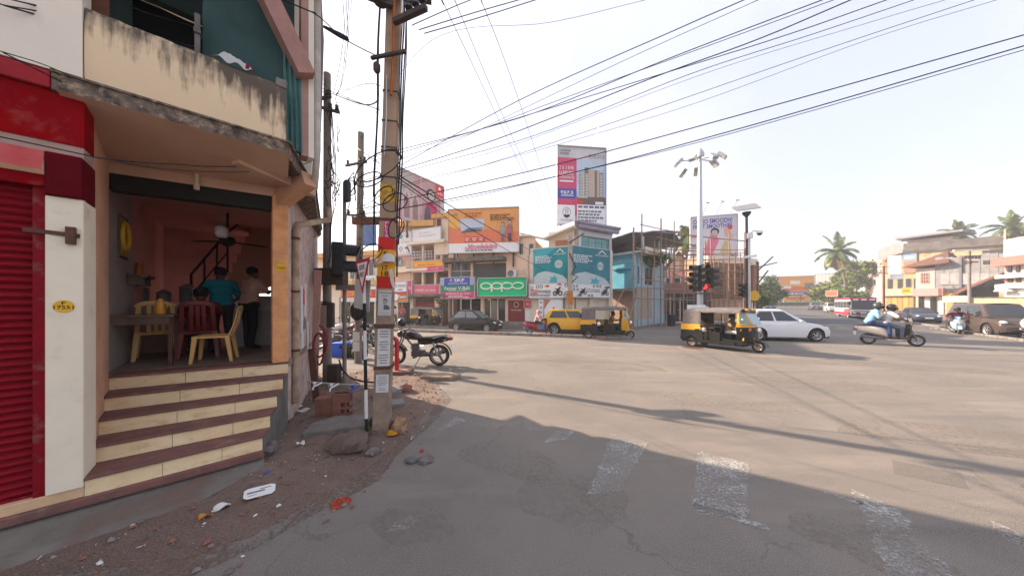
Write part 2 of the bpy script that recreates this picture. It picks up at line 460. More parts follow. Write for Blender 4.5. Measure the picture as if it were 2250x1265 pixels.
verge_px = [(-420, 1330), (380, 1236), (560, 1178), (690, 1100), (800, 1040), (868, 985), (925, 930), (972, 872), (955, 838)]
verge = [G(*p).xy for p in verge_px] + [Vector((-3.2, 9.0)), Vector((-5.4, 8.6)), Vector((-6.5, 1.2)), Vector((-6.2, 0.8))]
def inside(p, poly):
    c = False; j = len(poly) - 1
    for i in range(len(poly)):
        a, b = poly[i], poly[j]
        if (a.y > p.y) != (b.y > p.y) and p.x < (b.x - a.x) * (p.y - a.y) / (b.y - a.y) + a.x: c = not c
        j = i
    return c
def dist_edge(p, poly, n):
    d = 9.0
    for i in range(n - 1):
        a, b = poly[i], poly[i + 1]; ab = b - a; t = max(0, min(1, (p - a).dot(ab) / ab.dot(ab)))
        d = min(d, (a + ab * t - p).length)
    return d
def verge_h(p):
    q = Vector(p); e = dist_edge(q, verge, 9)
    k = min(1.0, e / 0.55); k = k * k * (3 - 2 * k)
    n = noise.fractal(Vector((q.x * 2.2, q.y * 2.2, 3.1)), 1.0, 2.0, 4)
    n2 = noise.fractal(Vector((q.x * 9, q.y * 9, 1.1)), 1.0, 2.0, 3)
    mound = 0.10 * math.exp(-((q.x + 2.9) ** 2 + (q.y - 4.4) ** 2) / 0.9)
    return 0.004 + k * (0.035 + 0.045 * n + 0.012 * n2 + mound)
vm = MB(); idx = {}
ST = 0.06
def vid(i, j):
    if (i, j) not in idx:
        p = (-6.6 + i * ST, 0.7 + j * ST); idx[(i, j)] = len(vm.v)
        ins = inside(Vector(p), verge)
        vm.v.append((p[0], p[1], verge_h(p) if ins else -0.015))
    return idx[(i, j)]
for i in range(100):
    for j in range(145):
        c = Vector((-6.6 + (i + 0.5) * ST, 0.7 + (j + 0.5) * ST))
        if inside(c, verge):
            vm.f.append((vid(i, j), vid(i + 1, j), vid(i + 1, j + 1), vid(i, j + 1))); vm.mi.append(0)
vm.build('dirt_verge', M_EARTH, smooth=60, kind='structure')
def vz(x, y): return verge_h((x, y)) if inside(Vector((x, y)), verge) else 0.0
flat('concrete_apron', [G(735, 812).xy, G(955, 836).xy, G(1008, 826).xy, G(1000, 800).xy, G(930, 778).xy, G(740, 772).xy, G(700, 790).xy], 0.006, M_PAVE)

def ragged(name, ctr, r, m, z, seed=1, sq=1.0, rot=0):
    pts = []
    for k in range(40):
        a = 2 * PI * k / 40; q = r * (1 + .35 * noise.noise(Vector((math.cos(a) * 1.6, math.sin(a) * 1.6, seed * 3.3)))); x, y = q * math.cos(a), q * math.sin(a) * sq
        pts.append((ctr[0] + x * math.cos(rot) - y * math.sin(rot), ctr[1] + x * math.sin(rot) + y * math.cos(rot)))
    return flat(name, pts, z, m)
M_PATCH = asphalt('asphalt_patch', (.13, .117, .103), (.16, .139, .118), (.095, .088, .08), (.22, .185, .155), crack=False)
M_PATCHL = worn_paint('dust_film', (.27, .23, .185), .48, .95, 16, 1.4)
M_OIL = worn_paint('oil_film', (.105, .097, .09), .44, .85, 7, 1.8)
for i, (px, py, r, sq) in enumerate(((1250, 1090, .6, .7), (1750, 840, 2.0, .3), (1300, 800, 2.4, .3), (2100, 960, 1.5, .4), (1900, 1190, .5, .6), (1120, 1010, .7, .5), (905, 1152, .4, .5), (1560, 880, 1.6, .3), (1900, 800, 3.0, .25))):
    ragged('road_dust', G(px, py).xy, r, M_PATCHL, .0022 + .00005 * i, i + 1, sq, R(-20))
flat('road_patch', [G(*p).xy for p in [(1960, 1010), (2110, 1040), (2130, 1075), (1965, 1040)]], .0014, M_PATCH)
VC = sum((v for v in verge[:9]), Vector((0, 0))) / 9
flat('dust_fringe', [v + Vector((.17 + .08 * math.sin(i * 2.1), -.14)) for i, v in enumerate(verge[:9])] + [v.copy() for v in verge[8:5:-1]] + [Vector((-4.5, 3))], .0030, worn_paint('dust_fringe', (.20, .135, .10), .47, .66, 22, 1.6))
def stripe(px, m=M_ROADPAINT, z=0.005):
    q = [G(*p) for p in px]; pts = []
    for a, b in zip(q, q[1:] + q[:1]):
        n = max(2, int((b - a).length / .05)); w = min(.05, .12 * (b - a).length)
        for k in range(n): p = a.lerp(b, k / n); pts.append(p + Vector((noise.noise(p * 9), noise.noise(p * 9 + Vector((7, 3, 0))), 0)) * w)
    o = MB().add([(p.x, p.y, z) for p in pts], [tuple(range(len(pts)))]).build('road_marking', m, kind='structure')
stripe([(1290, 1090), (1360, 1080), (1428, 968), (1345, 952)])
stripe([(1520, 1125), (1640, 1140), (1648, 1020), (1535, 990)])
stripe([(1960, 1285), (2110, 1285), (1968, 1112), (1870, 1075)])
stripe([(2215, 1190), (2300, 1235), (2290, 1190), (2170, 1140)], M_ROADPAINT2)
stripe([(1195, 975), (1245, 965), (1262, 948), (1222, 945)])
stripe([(940, 970), (985, 940), (1030, 925), (1000, 915), (960, 945)], M_ROADPAINT2)
stripe([(845, 1170), (910, 1160), (922, 1130), (880, 1140)], M_ROADPAINT2)
stripe([(1520, 1112), (1690, 1166), (1694, 1158), (1528, 1103)])
stripe([(1805, 1083), (1895, 1110), (1898, 1104), (1812, 1079)])
for a in ([(1290, 750), (1400, 754), (1402, 758), (1285, 753)], [(1300, 760), (1390, 764), (1388, 768), (1296, 763)], [(1280, 780), (1330, 783), (1328, 786), (1276, 783)],
          [(1180, 786), (1230, 790), (1228, 792), (1176, 788)], [(950, 850), (1030, 855), (1040, 862), (940, 862)], [(1165, 940), (1200, 944), (1196, 950), (1160, 945)]):
    stripe(a, M_ROADPAINT2)
# manholes and a kerbed traffic divider
mh = thing('manhole_cover', 'round iron manhole cover beside the rear wheel of the passing autorickshaw', 'manhole', G(1522, 764))
MB().lathe([(0.62, 0.004), (0.60, 0.012), (0.44, 0.012)], n=28).build('concrete_ring', M_CONC, mh)
MB().lathe([(0.43, 0.004), (0.43, 0.016), (0.2, 0.018), (0.02, 0.018)], n=28).build('lid', M_RUST, mh)
mh2 = thing('manhole_cover', 'worn concrete manhole cover at the pavement corner behind the motorbike wheel', 'manhole', G(962, 822))
MB().lathe([(0.42, 0.008), (0.42, 0.03), (0.02, 0.034)], n=26).build('lid', M_CONC, mh2)
dv = thing('road_divider', 'low stone kerb divider running in front of the black hatchback', 'divider', (0, 0, 0))
da, db = G(790, 724), G(1388, 746)
nb = 30
for i in range(nb):
    p = da.lerp(db, (i + 0.02) / nb); q = da.lerp(db, (i + 0.97) / nb)
    m_ = mat('kerb_red', (0.30, 0.13, 0.11), 0.9, scale=9, col2=(0.27, 0.22, 0.19)) if i % 5 == 2 else M_CONC
    MB().bar((p.x, p.y, 0.09), (q.x, q.y, 0.09), 0.32, 0.17 + random.uniform(-.015, .015)).build('kerb_stone', m_, dv, bevel=0.015)
dv2 = thing('road_divider', 'broken stone kerb divider along the right hand lane beside the brown van', 'divider', (0, 0, 0))
da2, db2 = G(2050, 722), G(2300, 757)
for i in range(14):
    p = da2.lerp(db2, (i + 0.02) / 14); q = da2.lerp(db2, (i + 0.96) / 14)
    MB().bar((p.x, p.y, 0.07), (q.x, q.y, 0.07), 0.3, 0.13 + random.uniform(-.02, .02)).build('kerb_stone', M_CONC, dv2, bevel=0.015)
dv3 = thing('road_divider', 'long low kerb divider along the middle of the far road before the bus', 'divider', (0, 0, 0))
da3, db3 = G(1790, 680), G(2080, 720)
for i in range(18):
    p = da3.lerp(db3, (i + 0.02) / 18); q = da3.lerp(db3, (i + 0.96) / 18)
    MB().bar((p.x, p.y, 0.06), (q.x, q.y, 0.06), 0.4, 0.12).build('kerb_stone', M_CONC, dv3)

# ------------------------------------------------------------------ corner building with the tea shop
M_PLASTER = mat('plaster_cream', (0.56, 0.46, 0.34), 0.85, scale=2.5, col2=(0.47, 0.37, 0.27), bump=0.15, bscale=25)
def stained(name, col, stain, z_top, reach):
    """plaster with mould streaks hanging from its top edge (streaks belong to the wall)"""
    m = bpy.data.materials.new(name); m.use_nodes = True; N = m.node_tree.nodes; L = m.node_tree.links; b = N['Principled BSDF']
    t = N.new('ShaderNodeTexCoord'); sp = N.new('ShaderNodeSeparateXYZ'); L.new(t.outputs['Object'], sp.inputs[0])
    mp = N.new('ShaderNodeMapping'); mp.inputs['Scale'].default_value = (9, 9, 0.9); L.new(t.outputs['Object'], mp.inputs['Vector'])
    n = N.new('ShaderNodeTexNoise'); n.inputs['Scale'].default_value = 1.0; n.inputs['Detail'].default_value = 7; n.inputs['Roughness'].default_value = 0.65
    L.new(mp.outputs['Vector'], n.inputs['Vector'])
    n2 = N.new('ShaderNodeTexNoise'); n2.inputs['Scale'].default_value = 7; n2.inputs['Detail'].default_value = 8; L.new(t.outputs['Object'], n2.inputs['Vector'])
    h = N.new('ShaderNodeMapRange'); L.new(sp.outputs['Z'], h.inputs['Value']); h.inputs['From Min'].default_value = z_top - reach; h.inputs['From Max'].default_value = z_top
    rx = N.new('ShaderNodeMapRange'); L.new(sp.outputs['X'], rx.inputs['Value']); rx.inputs['From Min'].default_value = 0.5; rx.inputs['From Max'].default_value = 1.45; rx.inputs['To Max'].default_value = 0.42
    s1 = N.new('ShaderNodeMath'); s1.operation = 'MULTIPLY_ADD'; L.new(n.outputs['Fac'], s1.inputs[0]); s1.inputs[1].default_value = 2.1; L.new(h.outputs['Result'], s1.inputs[2])
    s2 = N.new('ShaderNodeMath'); s2.operation = 'ADD'; L.new(s1.outputs[0], s2.inputs[0]); L.new(rx.outputs['Result'], s2.inputs[1])
    s3 = N.new('ShaderNodeMath'); s3.operation = 'MULTIPLY_ADD'; L.new(n2.outputs['Fac'], s3.inputs[0]); s3.inputs[1].default_value = 0.5; L.new(s2.outputs[0], s3.inputs[2])
    r = N.new('ShaderNodeMapRange'); L.new(s3.outputs[0], r.inputs['Value']); r.inputs['From Min'].default_value = 1.80; r.inputs['From Max'].default_value = 2.25; r.inputs['To Max'].default_value = 0.92
    x = N.new('ShaderNodeMix'); x.data_type = 'RGBA'; L.new(r.outputs['Result'], x.inputs['Factor']); x.inputs['A'].default_value = (*col, 1); x.inputs['B'].default_value = (*stain, 1)
    L.new(x.outputs['Result'], b.inputs['Base Color']); b.inputs['Roughness'].default_value = 0.9
    bp = N.new('ShaderNodeBump'); bp.inputs['Strength'].default_value = 0.25; bp.inputs['Distance'].default_value = 0.01; L.new(n2.outputs['Fac'], bp.inputs['Height']); L.new(bp.outputs['Normal'], b.inputs['Normal'])
    return m
M_PARAPET = stained('plaster_stained', (0.78, 0.59, 0.38), (0.055, 0.042, 0.033), 4.72, 0.62)
M_SLAB = mat('slab_weathered', (0.24, 0.18, 0.135), 0.95, scale=12, col2=(0.07, 0.055, 0.048), bump=0.5, bscale=30, dirt=(0.58, 0.44, 0.29), dirt_amt=0.5, dirt_scale=16)
M_SOFFIT = mat('soffit_peach', (0.70, 0.47, 0.33), 0.85, scale=1.5, col2=(0.58, 0.38, 0.27))
M_PEACH = mat('peach_wall', (0.70, 0.41, 0.26), 0.85, scale=2.5, col2=(0.60, 0.33, 0.21), dirt=(0.33, 0.22, 0.16), dirt_amt=0.15, dirt_scale=5)
M_ORANGE = mat('orange_post', (0.80, 0.38, 0.16), 0.75, scale=5, col2=(0.60, 0.28, 0.13), dirt=(0.25, 0.15, 0.10), dirt_amt=0.12, dirt_scale=8)
M_UPWHITE = mat('white_wall', (0.84, 0.75, 0.62), 0.8, var=0.06, scale=2, dirt=(0.5, 0.44, 0.38), dirt_amt=0.1)
M_SHUT = mat('shutter_red', (0.25, 0.008, 0.016), 0.6, spec=.08, var=0.3, scale=5, dirt=(0.30, 0.13, 0.11), dirt_amt=0.45, dirt_scale=5)
M_REDWALL = mat('red_wall', (0.30, 0.004, 0.006), 0.85, spec=.04, scale=2, col2=(0.21, 0.004, 0.008), dirt=(0.44, 0.12, 0.10), dirt_amt=0.35, dirt_scale=1.6)
M_REDCANVAS = mat('red_canvas', (0.52, 0.11, 0.10), 0.8, scale=4, col2=(0.45, 0.06, 0.06))
M_PINK = mat('pink_interior', (0.74, 0.40, 0.35), 0.8, scale=2, col2=(0.66, 0.33, 0.29), dirt=(.4, .2, .17), dirt_amt=.2)
M_TREAD = mat('tread_brown', (0.22, 0.10, 0.082), 0.8, scale=6, col2=(0.155, 0.08, 0.07), bump=0.2, dirt=(.30, .20, .155), dirt_amt=.4, dirt_scale=5)
M_RISER = mat('riser_cream', (0.84, 0.66, 0.42), 0.7, scale=3, col2=(0.74, 0.54, 0.30), dirt=(0.50, 0.34, 0.16), dirt_amt=0.42, dirt_scale=6, stretch=(1, 1, 2.2))
M_TEAL = mat('teal_wall', (0.045, 0.085, 0.082), 0.85, scale=2, col2=(0.03, 0.06, 0.055))
M_NET = mat('green_net', (0.07, 0.16, 0.15), 0.8, scale=6, col2=(0.10, 0.21, 0.20))
M_PEEL = mat('peeling_wall', (0.50, 0.36, 0.32), 0.9, scale=3, col2=(0.42, 0.27, 0.24), dirt=(0.62, 0.58, 0.54), dirt_amt=0.7, dirt_scale=5)
M_PIPE = mat('old_pipe', (0.50, 0.38, 0.26), 0.7, scale=6, col2=(0.28, 0.20, 0.14))

O0 = G(185, 1110, 0.17)
B = thing('corner_building', 'tall corner building with a red roller shutter and an open tea shop up steps', 'building', (O0.x, O0.y, 0), math.atan2(0.684, 0.73))
def bl(px, py, y):                      # photograph -> (x, z) on the building's plane at depth y
    d = Vector((0.73, 0.684)).normalized(); n = Vector((-d.y, d.x))
    A = O0.xy + n * y
    return on_plane(A, A + d, px, py)
MB().box(-6, 1.20, 0.02, 0.5, -0.05, 0.17).build('plinth', M_CONCD, B)
def skirt(u, v):
    x = -6 + 7.25 * u; e = 1 - max(0, (u - .93) / .07) * .7; n = noise.fractal(Vector((x * 2, v * 2, 4)), 1, 2, 4); p = BM0 @ Vector((x, .015 - .42 * v * e, 0)); return (x, .015 - .42 * v * e, max(.150 - .09 * v + .018 * n * v, 0) - (.07 if v > .99 else 0))
BM0 = Matrix.Translation((O0.x, O0.y, 0)) @ Matrix.Rotation(math.atan2(0.684, 0.73), 4, 'Z')
MB().grid(skirt, 120, 10).build('plinth_skirt', mat('skirt_cement', (.21, .185, .155), .95, scale=2.2, col2=(.13, .115, .10), bump=.5, bscale=30, dirt=(.20, .12, .085), dirt_amt=.5, dirt_scale=2.2), B, smooth=60)
MB().box(-6, 1.245, -0.03, 0.5, 0.17, 0.25).build('plinth_band', M_TREAD, B, bevel=0.012)
MB().box(-6, 0.0, 0.0, 0.3, 0.25, 0.34).build('shutter_sill', mat('sill_cream', (0.70, 0.47, 0.28), 0.75, var=0.2), B, bevel=0.008)
MB().box(-0.195, 0.0, -0.015, 0.32, 0.34, 2.93).build('pillar', mat('pillar_white', (0.84, 0.74, 0.57), 0.7, var=0.07, scale=3, dirt=(0.55, 0.43, 0.29), dirt_amt=0.3, dirt_scale=3), B, bevel=0.012, label='white painted pillar with a yellow number patch')
MB().box(-0.19, 0.0, -0.05, 0.3, 2.932, 3.30).build('pillar_head', mat('maroon', (0.13, 0.004, 0.010), 0.7, spec=.05, var=0.25), B, bevel=0.01)
sh = MB().box(-0.26, -0.197, 0.02, 0.14, 0.34, 3.0).build('roller_shutter', M_SHUT, B, label='red roller shutter pulled down')
slat_me = MB()
prof = [(0.0, 0.0), (-0.022, 0.012), (-0.030, 0.028), (-0.022, 0.044), (0.0, 0.052), (0.004, 0.058), (0.004, 0.064)]
slat_me.add([(x, y, z) for y, z in prof for x in (-2.0, 0.0)], [(2 * i, 2 * i + 1, 2 * i + 3, 2 * i + 2) for i in range(len(prof) - 1)])
slat_me = slat_me.mesh('slat', M_SHUT, 50)
for i in range(41): part_at(slat_me, 'slat', sh, (-0.26, 0.10 + random.uniform(-.002, .002), 0.36 + i * 0.0645))
MB().box(-2.3, -0.262, 0.06, 0.11, 0.30, 0.362).build('bottom_rail', M_SHUT, sh)
MB().box(-2.3, -0.2, 0.16, 0.2, 0.25, 3.1).build('shutter_backing', M_DARK, B)  # added dark board, keeps light from showing through the slat gaps
lk = MB().bar((-0.30, 0.02, 2.62), (-0.02, -0.03, 2.60), 0.035, 0.035).bar((-0.06, -0.04, 2.67), (-0.06, -0.04, 2.52), 0.05, 0.04).build('shutter_bolt', M_RUST, B)
# hood, canvas and red fascia above the shutter
MB().box(-3, -0.192, -0.02, 0.25, 3.0, 3.10).build('shutter_lintel', M_REDWALL, B)
MB().grid(lambda u, v: (-3 + 2.81 * u, -0.03 - 0.07 * v + 0.012 * math.sin(u * 40) * v, 3.30 - 0.18 * v), 40, 4).build('hood_canvas', M_REDCANVAS, B, smooth=60)
MB().box(-3, -0.002, 0.0, 0.25, 3.30, 3.40).build('band', mat('band_pinkgrey', (0.45, 0.30, 0.25), 0.8, var=0.2), B)
MB().box(-3, 0.002, -0.01, 0.25, 3.402, 3.84).build('fascia', M_REDWALL, B)
MB().box(-3, -0.16, -0.05, 0.3, 3.845, 3.99).build('awning_slab', mat('red_slab', (0.40, 0.02, 0.03), 0.6, var=0.3, scale=3), B, bevel=0.01)
# balcony slab, upper wall, parapet
sl = [(-0.157, -0.05), (1.47, -0.03), (2.02, 1.55), (2.70, 4.75), (2.70, 5.4), (-0.157, 5.4)]
MB().prism([(x, y, 3.83) for x, y in sl], (0, 0, 0.17)).build('balcony_slab', M_SLAB, B, bevel=0.012)
MB().prism([(x + (0.03 if i in (1, 2, 3) else 0), y - (0.02 if i < 2 else 0), 3.985) for i, (x, y) in enumerate(sl)], (0, 0, 0.02)).build('slab_lip', M_SLAB, B)
MB().box(-5, -0.004, -0.03, 0.2, 4.012, 6.4).build('upper_wall', M_UPWHITE, B, label='white painted upper wall')
def par(u, v):
    prof = [(0.0, 4.006), (-0.012, 4.2), (-0.01, 4.5), (0.0, 4.64), (0.02, 4.69), (0.06, 4.70), (0.10, 4.69), (0.115, 4.6), (0.115, 4.01)]
    k = v * (len(prof) - 1); i = min(int(k), len(prof) - 2); t = k - i
    y = prof[i][0] * (1 - t) + prof[i + 1][0] * t; z = prof[i][1] * (1 - t) + prof[i + 1][1] * t
    n = 0.014 * noise.fractal(Vector((u * 14, v * 4, 0)), 1, 2, 4)
    return (0.002 + 1.46 * u, y + n * 0.6, z + (n if 0.3 < v < 0.8 else 0))
MB().grid(par, 60, 16).quad((1.462, 0, 4.006), (1.462, .115, 4.006), (1.462, .115, 4.69), (1.462, 0, 4.69)).build('parapet', M_PARAPET, B, smooth=50, label='cream balcony parapet with black mould streaks')
MB().box(1.36, 1.47, -0.01, 0.13, 4.66, 4.76).build('parapet_cap', M_CONC, B, bevel=0.01)
# rooms of the upper floor
MB().wall(2.2, 3.4, [(0.05, 1.2, 4.35, 5.9)], 0.12, y=1.3, x0=-0.5, z0=4.0).build('balcony_wall', M_TEAL, B)
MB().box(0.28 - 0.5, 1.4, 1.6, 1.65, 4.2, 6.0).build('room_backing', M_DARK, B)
MB().wall(1.3, 2.3, [(0.05, 1.0, 4.75, 5.9)], 0.06, y=0.42, x0=-0.2, z0=4.55).build('wooden_screen', mat('brown_wood', (0.22, 0.09, 0.05), 0.7, var=0.3), B)
a0 = bl(445, 100, 0.28)[0]; a1 = bl(590, 0, 0.28); a2 = bl(660, 150, 0.28); a3 = bl(662, 330, 0.28)
MB().prism([(a0, 0.28, 4.02), (a3[0], 0.28, 4.02), (a2[0], 0.28, a2[1]), (a1[0], 0.28, a1[1]), (a1[0] - .1, 0.28, 6.4), (a0, 0.28, 6.4)], (0, 0.02, 0)).build('tarpaulin', M_TEAL, B, label='dark green tarpaulin behind the parapet')
b0 = bl(622, 200, 0.27)[0]
MB().grid(lambda u, v: (b0 + (a2[0] + 0.02 - b0) * u, 0.25 + 0.02 * math.sin(u * 25 + v * 3), 4.03 + (1.35 + .1 * math.sin(u * 4)) * v), 24, 6).build('shade_net', M_NET, B, smooth=60)
MB().box(bl(428, 60, 0.2)[0], bl(440, 60, 0.2)[0], 0.16, 0.24, 4.5, 5.2).box(bl(426, 60, 0.2)[0], bl(442, 60, 0.2)[0], 0.14, 0.26, 4.98, 5.03).build('balcony_post', M_CONCD, B)
# raked pink frame of the corner, columns and the grey sunshade
c1 = bl(585, -10, 0.2); c2 = bl(672, 170, 0.2)
MB().bar((c1[0], 0.2, c1[1]), (c2[0], 0.2, c2[1]), 0.22, 0.20).build('corner_beam', mat('pink_beam', (0.42, 0.23, 0.19), 0.8, var=0.2), B)
for (xa, xb, m_, nm) in ((662, 678, mat('pink_col', (0.45, 0.27, 0.22), 0.85, var=0.2), 'corner_column'), (678, 690, M_UPWHITE, 'corner_column')):
    p0 = bl(xa, 200, 0.25)[0]; p1 = bl(xb, 200, 0.25)[0]
    MB().box(p0, p1, 0.25, 0.45, 4.0, 6.4).build(nm, m_, B)
pcx = bl(697, 200, 0.4)[0]
MB().tube([(pcx, 0.4, 6.4), (pcx, 0.4, 4.2), (pcx - 0.01, 0.42, 3.95), (pcx + 0.02, 0.7, 3.75)], 0.045, 10).build('downpipe', mat('pipe_white', (0.62, 0.58, 0.52), 0.6, var=0.25), B, smooth=50)
g0 = bl(703, 0, 1.9); g1 = bl(712, 90, 1.9); g2 = bl(706, 290, 1.9); g3 = bl(695, 290, 1.9)
MB().prism([(g3[0], 1.9, g3[1]), (g2[0], 1.9, g2[1]), (g1[0], 1.9, g1[1]), (g0[0] - .03, 1.9, 9), (g3[0], 1.9, 9)], (0, 1.2, 0)).build('sunshade', M_CONC, B)
# the storeys above and behind, out of frame, that throw the long shadow over the junction
MB().wall(7.6, 5.0, [(-4.6, -3.4, 8.0, 9.2), (-2.4, -1.2, 8.0, 9.2), (.2, 1.4, 8.0, 9.2)], 0.2, y=0.0, x0=-5.6, z0=6.4).build('top_storey', M_UPWHITE, B)
MB().prism([(1.95, 1.4, 4.0), (2.62, 4.75, 4.0), (2.62, 5.3, 4.0), (1.3, 5.3, 4.0), (1.2, 1.4, 4.0)], (0, 0, 7.4)).build('side_storey', M_UPWHITE, B)
MB().box(-5.6, 1.2, 6.0, 6.2, 4.0, 11.4).build('back_wall', M_UPWHITE, B)
MB().box(-5.6, 2.2, -0.3, 5.4, 11.4, 11.6).build('roof', M_CONC, B)
MB().box(-5.6, -5.4, 0.2, 6.0, 0, 11.4).build('side_wall', M_UPWHITE, B)
# door line of the shop
DL, DR = Vector((-0.13, 1.41)), Vector((1.593, 1.03))
MB().prism([(-0.001, 0.02, 0.25), (DL.x, DL.y, 0.25), (DL.x - 0.2, DL.y, 0.25), (-0.17, 0.30, 0.25)], (0, 0, 3.58)).build('jamb', M_PEACH, B)
def dl(u, off=0.0):
    p = DL.lerp(DR, u); return (p.x, p.y + off)
def dbar(nm, u0, u1, z0, z1, t, m, off=0.0, **k):
    a = dl(u0, off); b = dl(u1, off)
    return MB().hexa([(a[0], a[1], z0), (b[0], b[1], z0), (b[0], b[1] + t, z0), (a[0], a[1] + t, z0), (a[0], a[1], z1), (b[0], b[1], z1), (b[0], b[1] + t, z1), (a[0], a[1] + t, z1)]).build(nm, m, B, **k)
dbar('lintel', 0.0, 1.0, 3.60, 3.828, 0.2, M_SOFFIT)
dbar('shutter_box', 0.0, 0.90, 3.40, 3.60, 0.16, mat('blackened_steel', (0.025, 0.022, 0.02), 0.6), off=0.02)
MB().grid(lambda u, v: (-0.12 + 1.6 * u + 0.1 * u * v, -0.1 + (1.5 - .35 * u) * v, 3.825 - 0.10 * math.sin(v * PI / 2) * 1), 8, 8).build('soffit', M_SOFFIT, B, smooth=60)
px0 = 1.40
MB().box(px0, 1.593, 1.02, 1.26, 1.11, 3.62).build('corner_post', M_ORANGE, B, bevel=0.012, label='orange painted corner post with a yellow number patch')
MB().bar((1.49, 1.12, 3.55), (1.78, 0.55, 3.80), 0.17, 0.22).build('bracket', M_PEACH, B)
MB().bar((1.0, 0.4, 3.78), (1.9, 1.0, 3.76), 0.12, 0.12).build('bracket', M_SOFFIT, B)
# five steps, tiled risers
for k in range(5):
    f0 = k / 4
    l0 = Vector((0.0, 0.0)).lerp(DL, f0); r0 = Vector((1.238, 0.018)).lerp(DR, f0)
    if k < 4:
        l1 = Vector((0.0, 0.0)).lerp(DL, (k + 1) / 4); r1 = Vector((1.238, 0.018)).lerp(DR, (k + 1) / 4)
    else: l1 = l0 + Vector((0, 0.25)); r1 = r0 + Vector((0, 0.25))
    zb = 0.25 + 0.172 * k; zt = zb + 0.172
    ov = 0.018
    st = MB().hexa([(l0.x + .004, l0.y - ov, zt - 0.028), (r0.x + .006, r0.y - ov, zt - 0.028), (r1.x + .006, r1.y + .03, zt - 0.028), (l1.x + .004, l1.y + .03, zt - 0.028),
                    (l0.x + .004, l0.y - ov, zt), (r0.x + .006, r0.y - ov, zt), (r1.x + .006, r1.y + .03, zt), (l1.x + .004, l1.y + .03, zt)]).build('step', M_TREAD, B, bevel=0.006)
    cuts = [0, 0.36 + 0.05 * random.random(), 0.70 + 0.05 * random.random(), 1]
    for a, b in zip(cuts[:-1], cuts[1:]):
        p = l0.lerp(r0, a + 0.0015); q = l0.lerp(r0, b - 0.0015); o_ = random.uniform(-.002, .002)
        MB().hexa([(p.x, p.y + o_, zb + .001), (q.x, q.y + o_, zb + .001), (q.x, q.y + .04, zb + .001), (p.x, p.y + .04, zb + .001), (p.x, p.y + o_, zt - .029), (q.x, q.y + o_, zt - .029), (q.x, q.y + .04, zt - .029), (p.x, p.y + .04, zt - .029)]).build('riser_tile', M_RISER, st)
    MB().hexa([(l0.x - .1, l0.y + .045, 0.0), (r0.x - .002, r0.y + .045, 0.0), (r1.x - .002, r1.y + .05, 0.0), (l1.x - .1, l1.y + .05, 0.0),
               (l0.x - .1, l0.y + .045, zt - .03), (r0.x - .002, r0.y + .045, zt - .03), (r1.x - .002, r1.y + .05, zt - .03), (l1.x - .1, l1.y + .05, zt - .03)]).build('step_core', M_CONCD, B)
# shop interior
MB().prism([(-0.45, 1.52, 1.0), (1.58, 1.10, 1.0), (2.6, 4.72, 1.0), (2.7, 6.0, 1.0), (-0.45, 6.0, 1.0)], (0, 0, 0.106)).build('shop_floor', mat('shop_floor', (0.20, 0.13, 0.105), 0.5, scale=3, col2=(0.26, 0.21, 0.18)), B)
MB().prism([(-0.45, 1.65, 3.78), (1.55, 1.25, 3.78), (2.55, 4.72, 3.78), (2.65, 6.0, 3.78), (-0.45, 6.0, 3.78)], (0, 0, 0.04)).build('shop_ceiling', M_PINK, B)
MB().box(-0.45, -0.20, 1.60, 3.0, 1.1, 3.78).build('tiled_wall', mat('wall_tile', (0.42, 0.40, 0.37), 0.35, scale=3, col2=(0.33, 0.30, 0.28)), B)
MB().box(-0.45, -0.22, 3.0, 6.0, 1.1, 3.78).build('inner_wall', M_PINK, B)
ow = [bl(560, 700, 6.0)[0], bl(600, 600, 6.0)[0]]
MB().wall(2.65, 2.7, [(ow[0], 2.1, 1.75, 2.72)], 0.15, y=6.0, x0=-0.45, z0=1.1).build('inner_wall', M_PINK, B)
MB().hexa([(1.60, 1.26, 0), (2.62, 4.75, 0), (2.45, 4.75, 0), (1.42, 1.28, 0), (1.60, 1.26, 3.83), (2.62, 4.75, 3.83), (2.45, 4.75, 3.83), (1.42, 1.28, 3.83)]).build('flank_wall', M_PEEL, B, label='peeling pink flank wall with torn posters')
MB().hexa([(1.238, 0.06, 0), (1.61, 1.26, 0), (1.42, 1.28, 0), (1.0, 0.06, 0), (1.238, 0.06, 0.24), (1.61, 1.26, 1.08), (1.42, 1.28, 1.08), (1.0, 0.06, 0.24)]).build('stair_flank', M_CONCD, B)
# stair flight inside, with its railing
n_s = 7; sx0 = bl(490, 640, 4.6); sx1 = bl(560, 500, 4.6)
pl = [(sx0[0], 4.6, sx0[1])]
for i in range(n_s):
    xx = sx0[0] + (sx1[0] - sx0[0]) * (i + 1) / n_s; zz = sx0[1] + (sx1[1] - sx0[1]) * (i + 1) / n_s; z_ = sx0[1] + (sx1[1] - sx0[1]) * i / n_s
    pl += [(xx - (sx1[0] - sx0[0]) / n_s, 4.6, zz), (xx, 4.6, zz)]
pl += [(2.3, 4.6, sx1[1]), (2.3, 4.6, bl(596, 596, 4.6)[1]), (bl(548, 648, 4.6)[0], 4.6, bl(548, 648, 4.6)[1])]
MB().prism(pl, (0, 0.8, 0)).build('stair_flight', mat('stair_peach', (0.55, 0.27, 0.19), 0.8, var=0.1), B)
rl = MB(); r0 = bl(420, 650, 4.5); r1 = bl(500, 520, 4.5)
rl.tube([(r0[0], 4.5, 1.1), (r0[0], 4.5, r0[1] + .45), (r1[0], 4.5, r1[1] + .1), (r1[0] + .2, 4.5, r1[1] + .35)], 0.025, 6)
for t in (0.35, 0.7, 1.0):
    xx = r0[0] + (r1[0] - r0[0]) * t; zz = r0[1] + .45 + (r1[1] + .1 - r0[1] - .45) * t
    rl.tube([(xx, 4.5, zz - 0.9), (xx, 4.5, zz)], 0.02, 6)
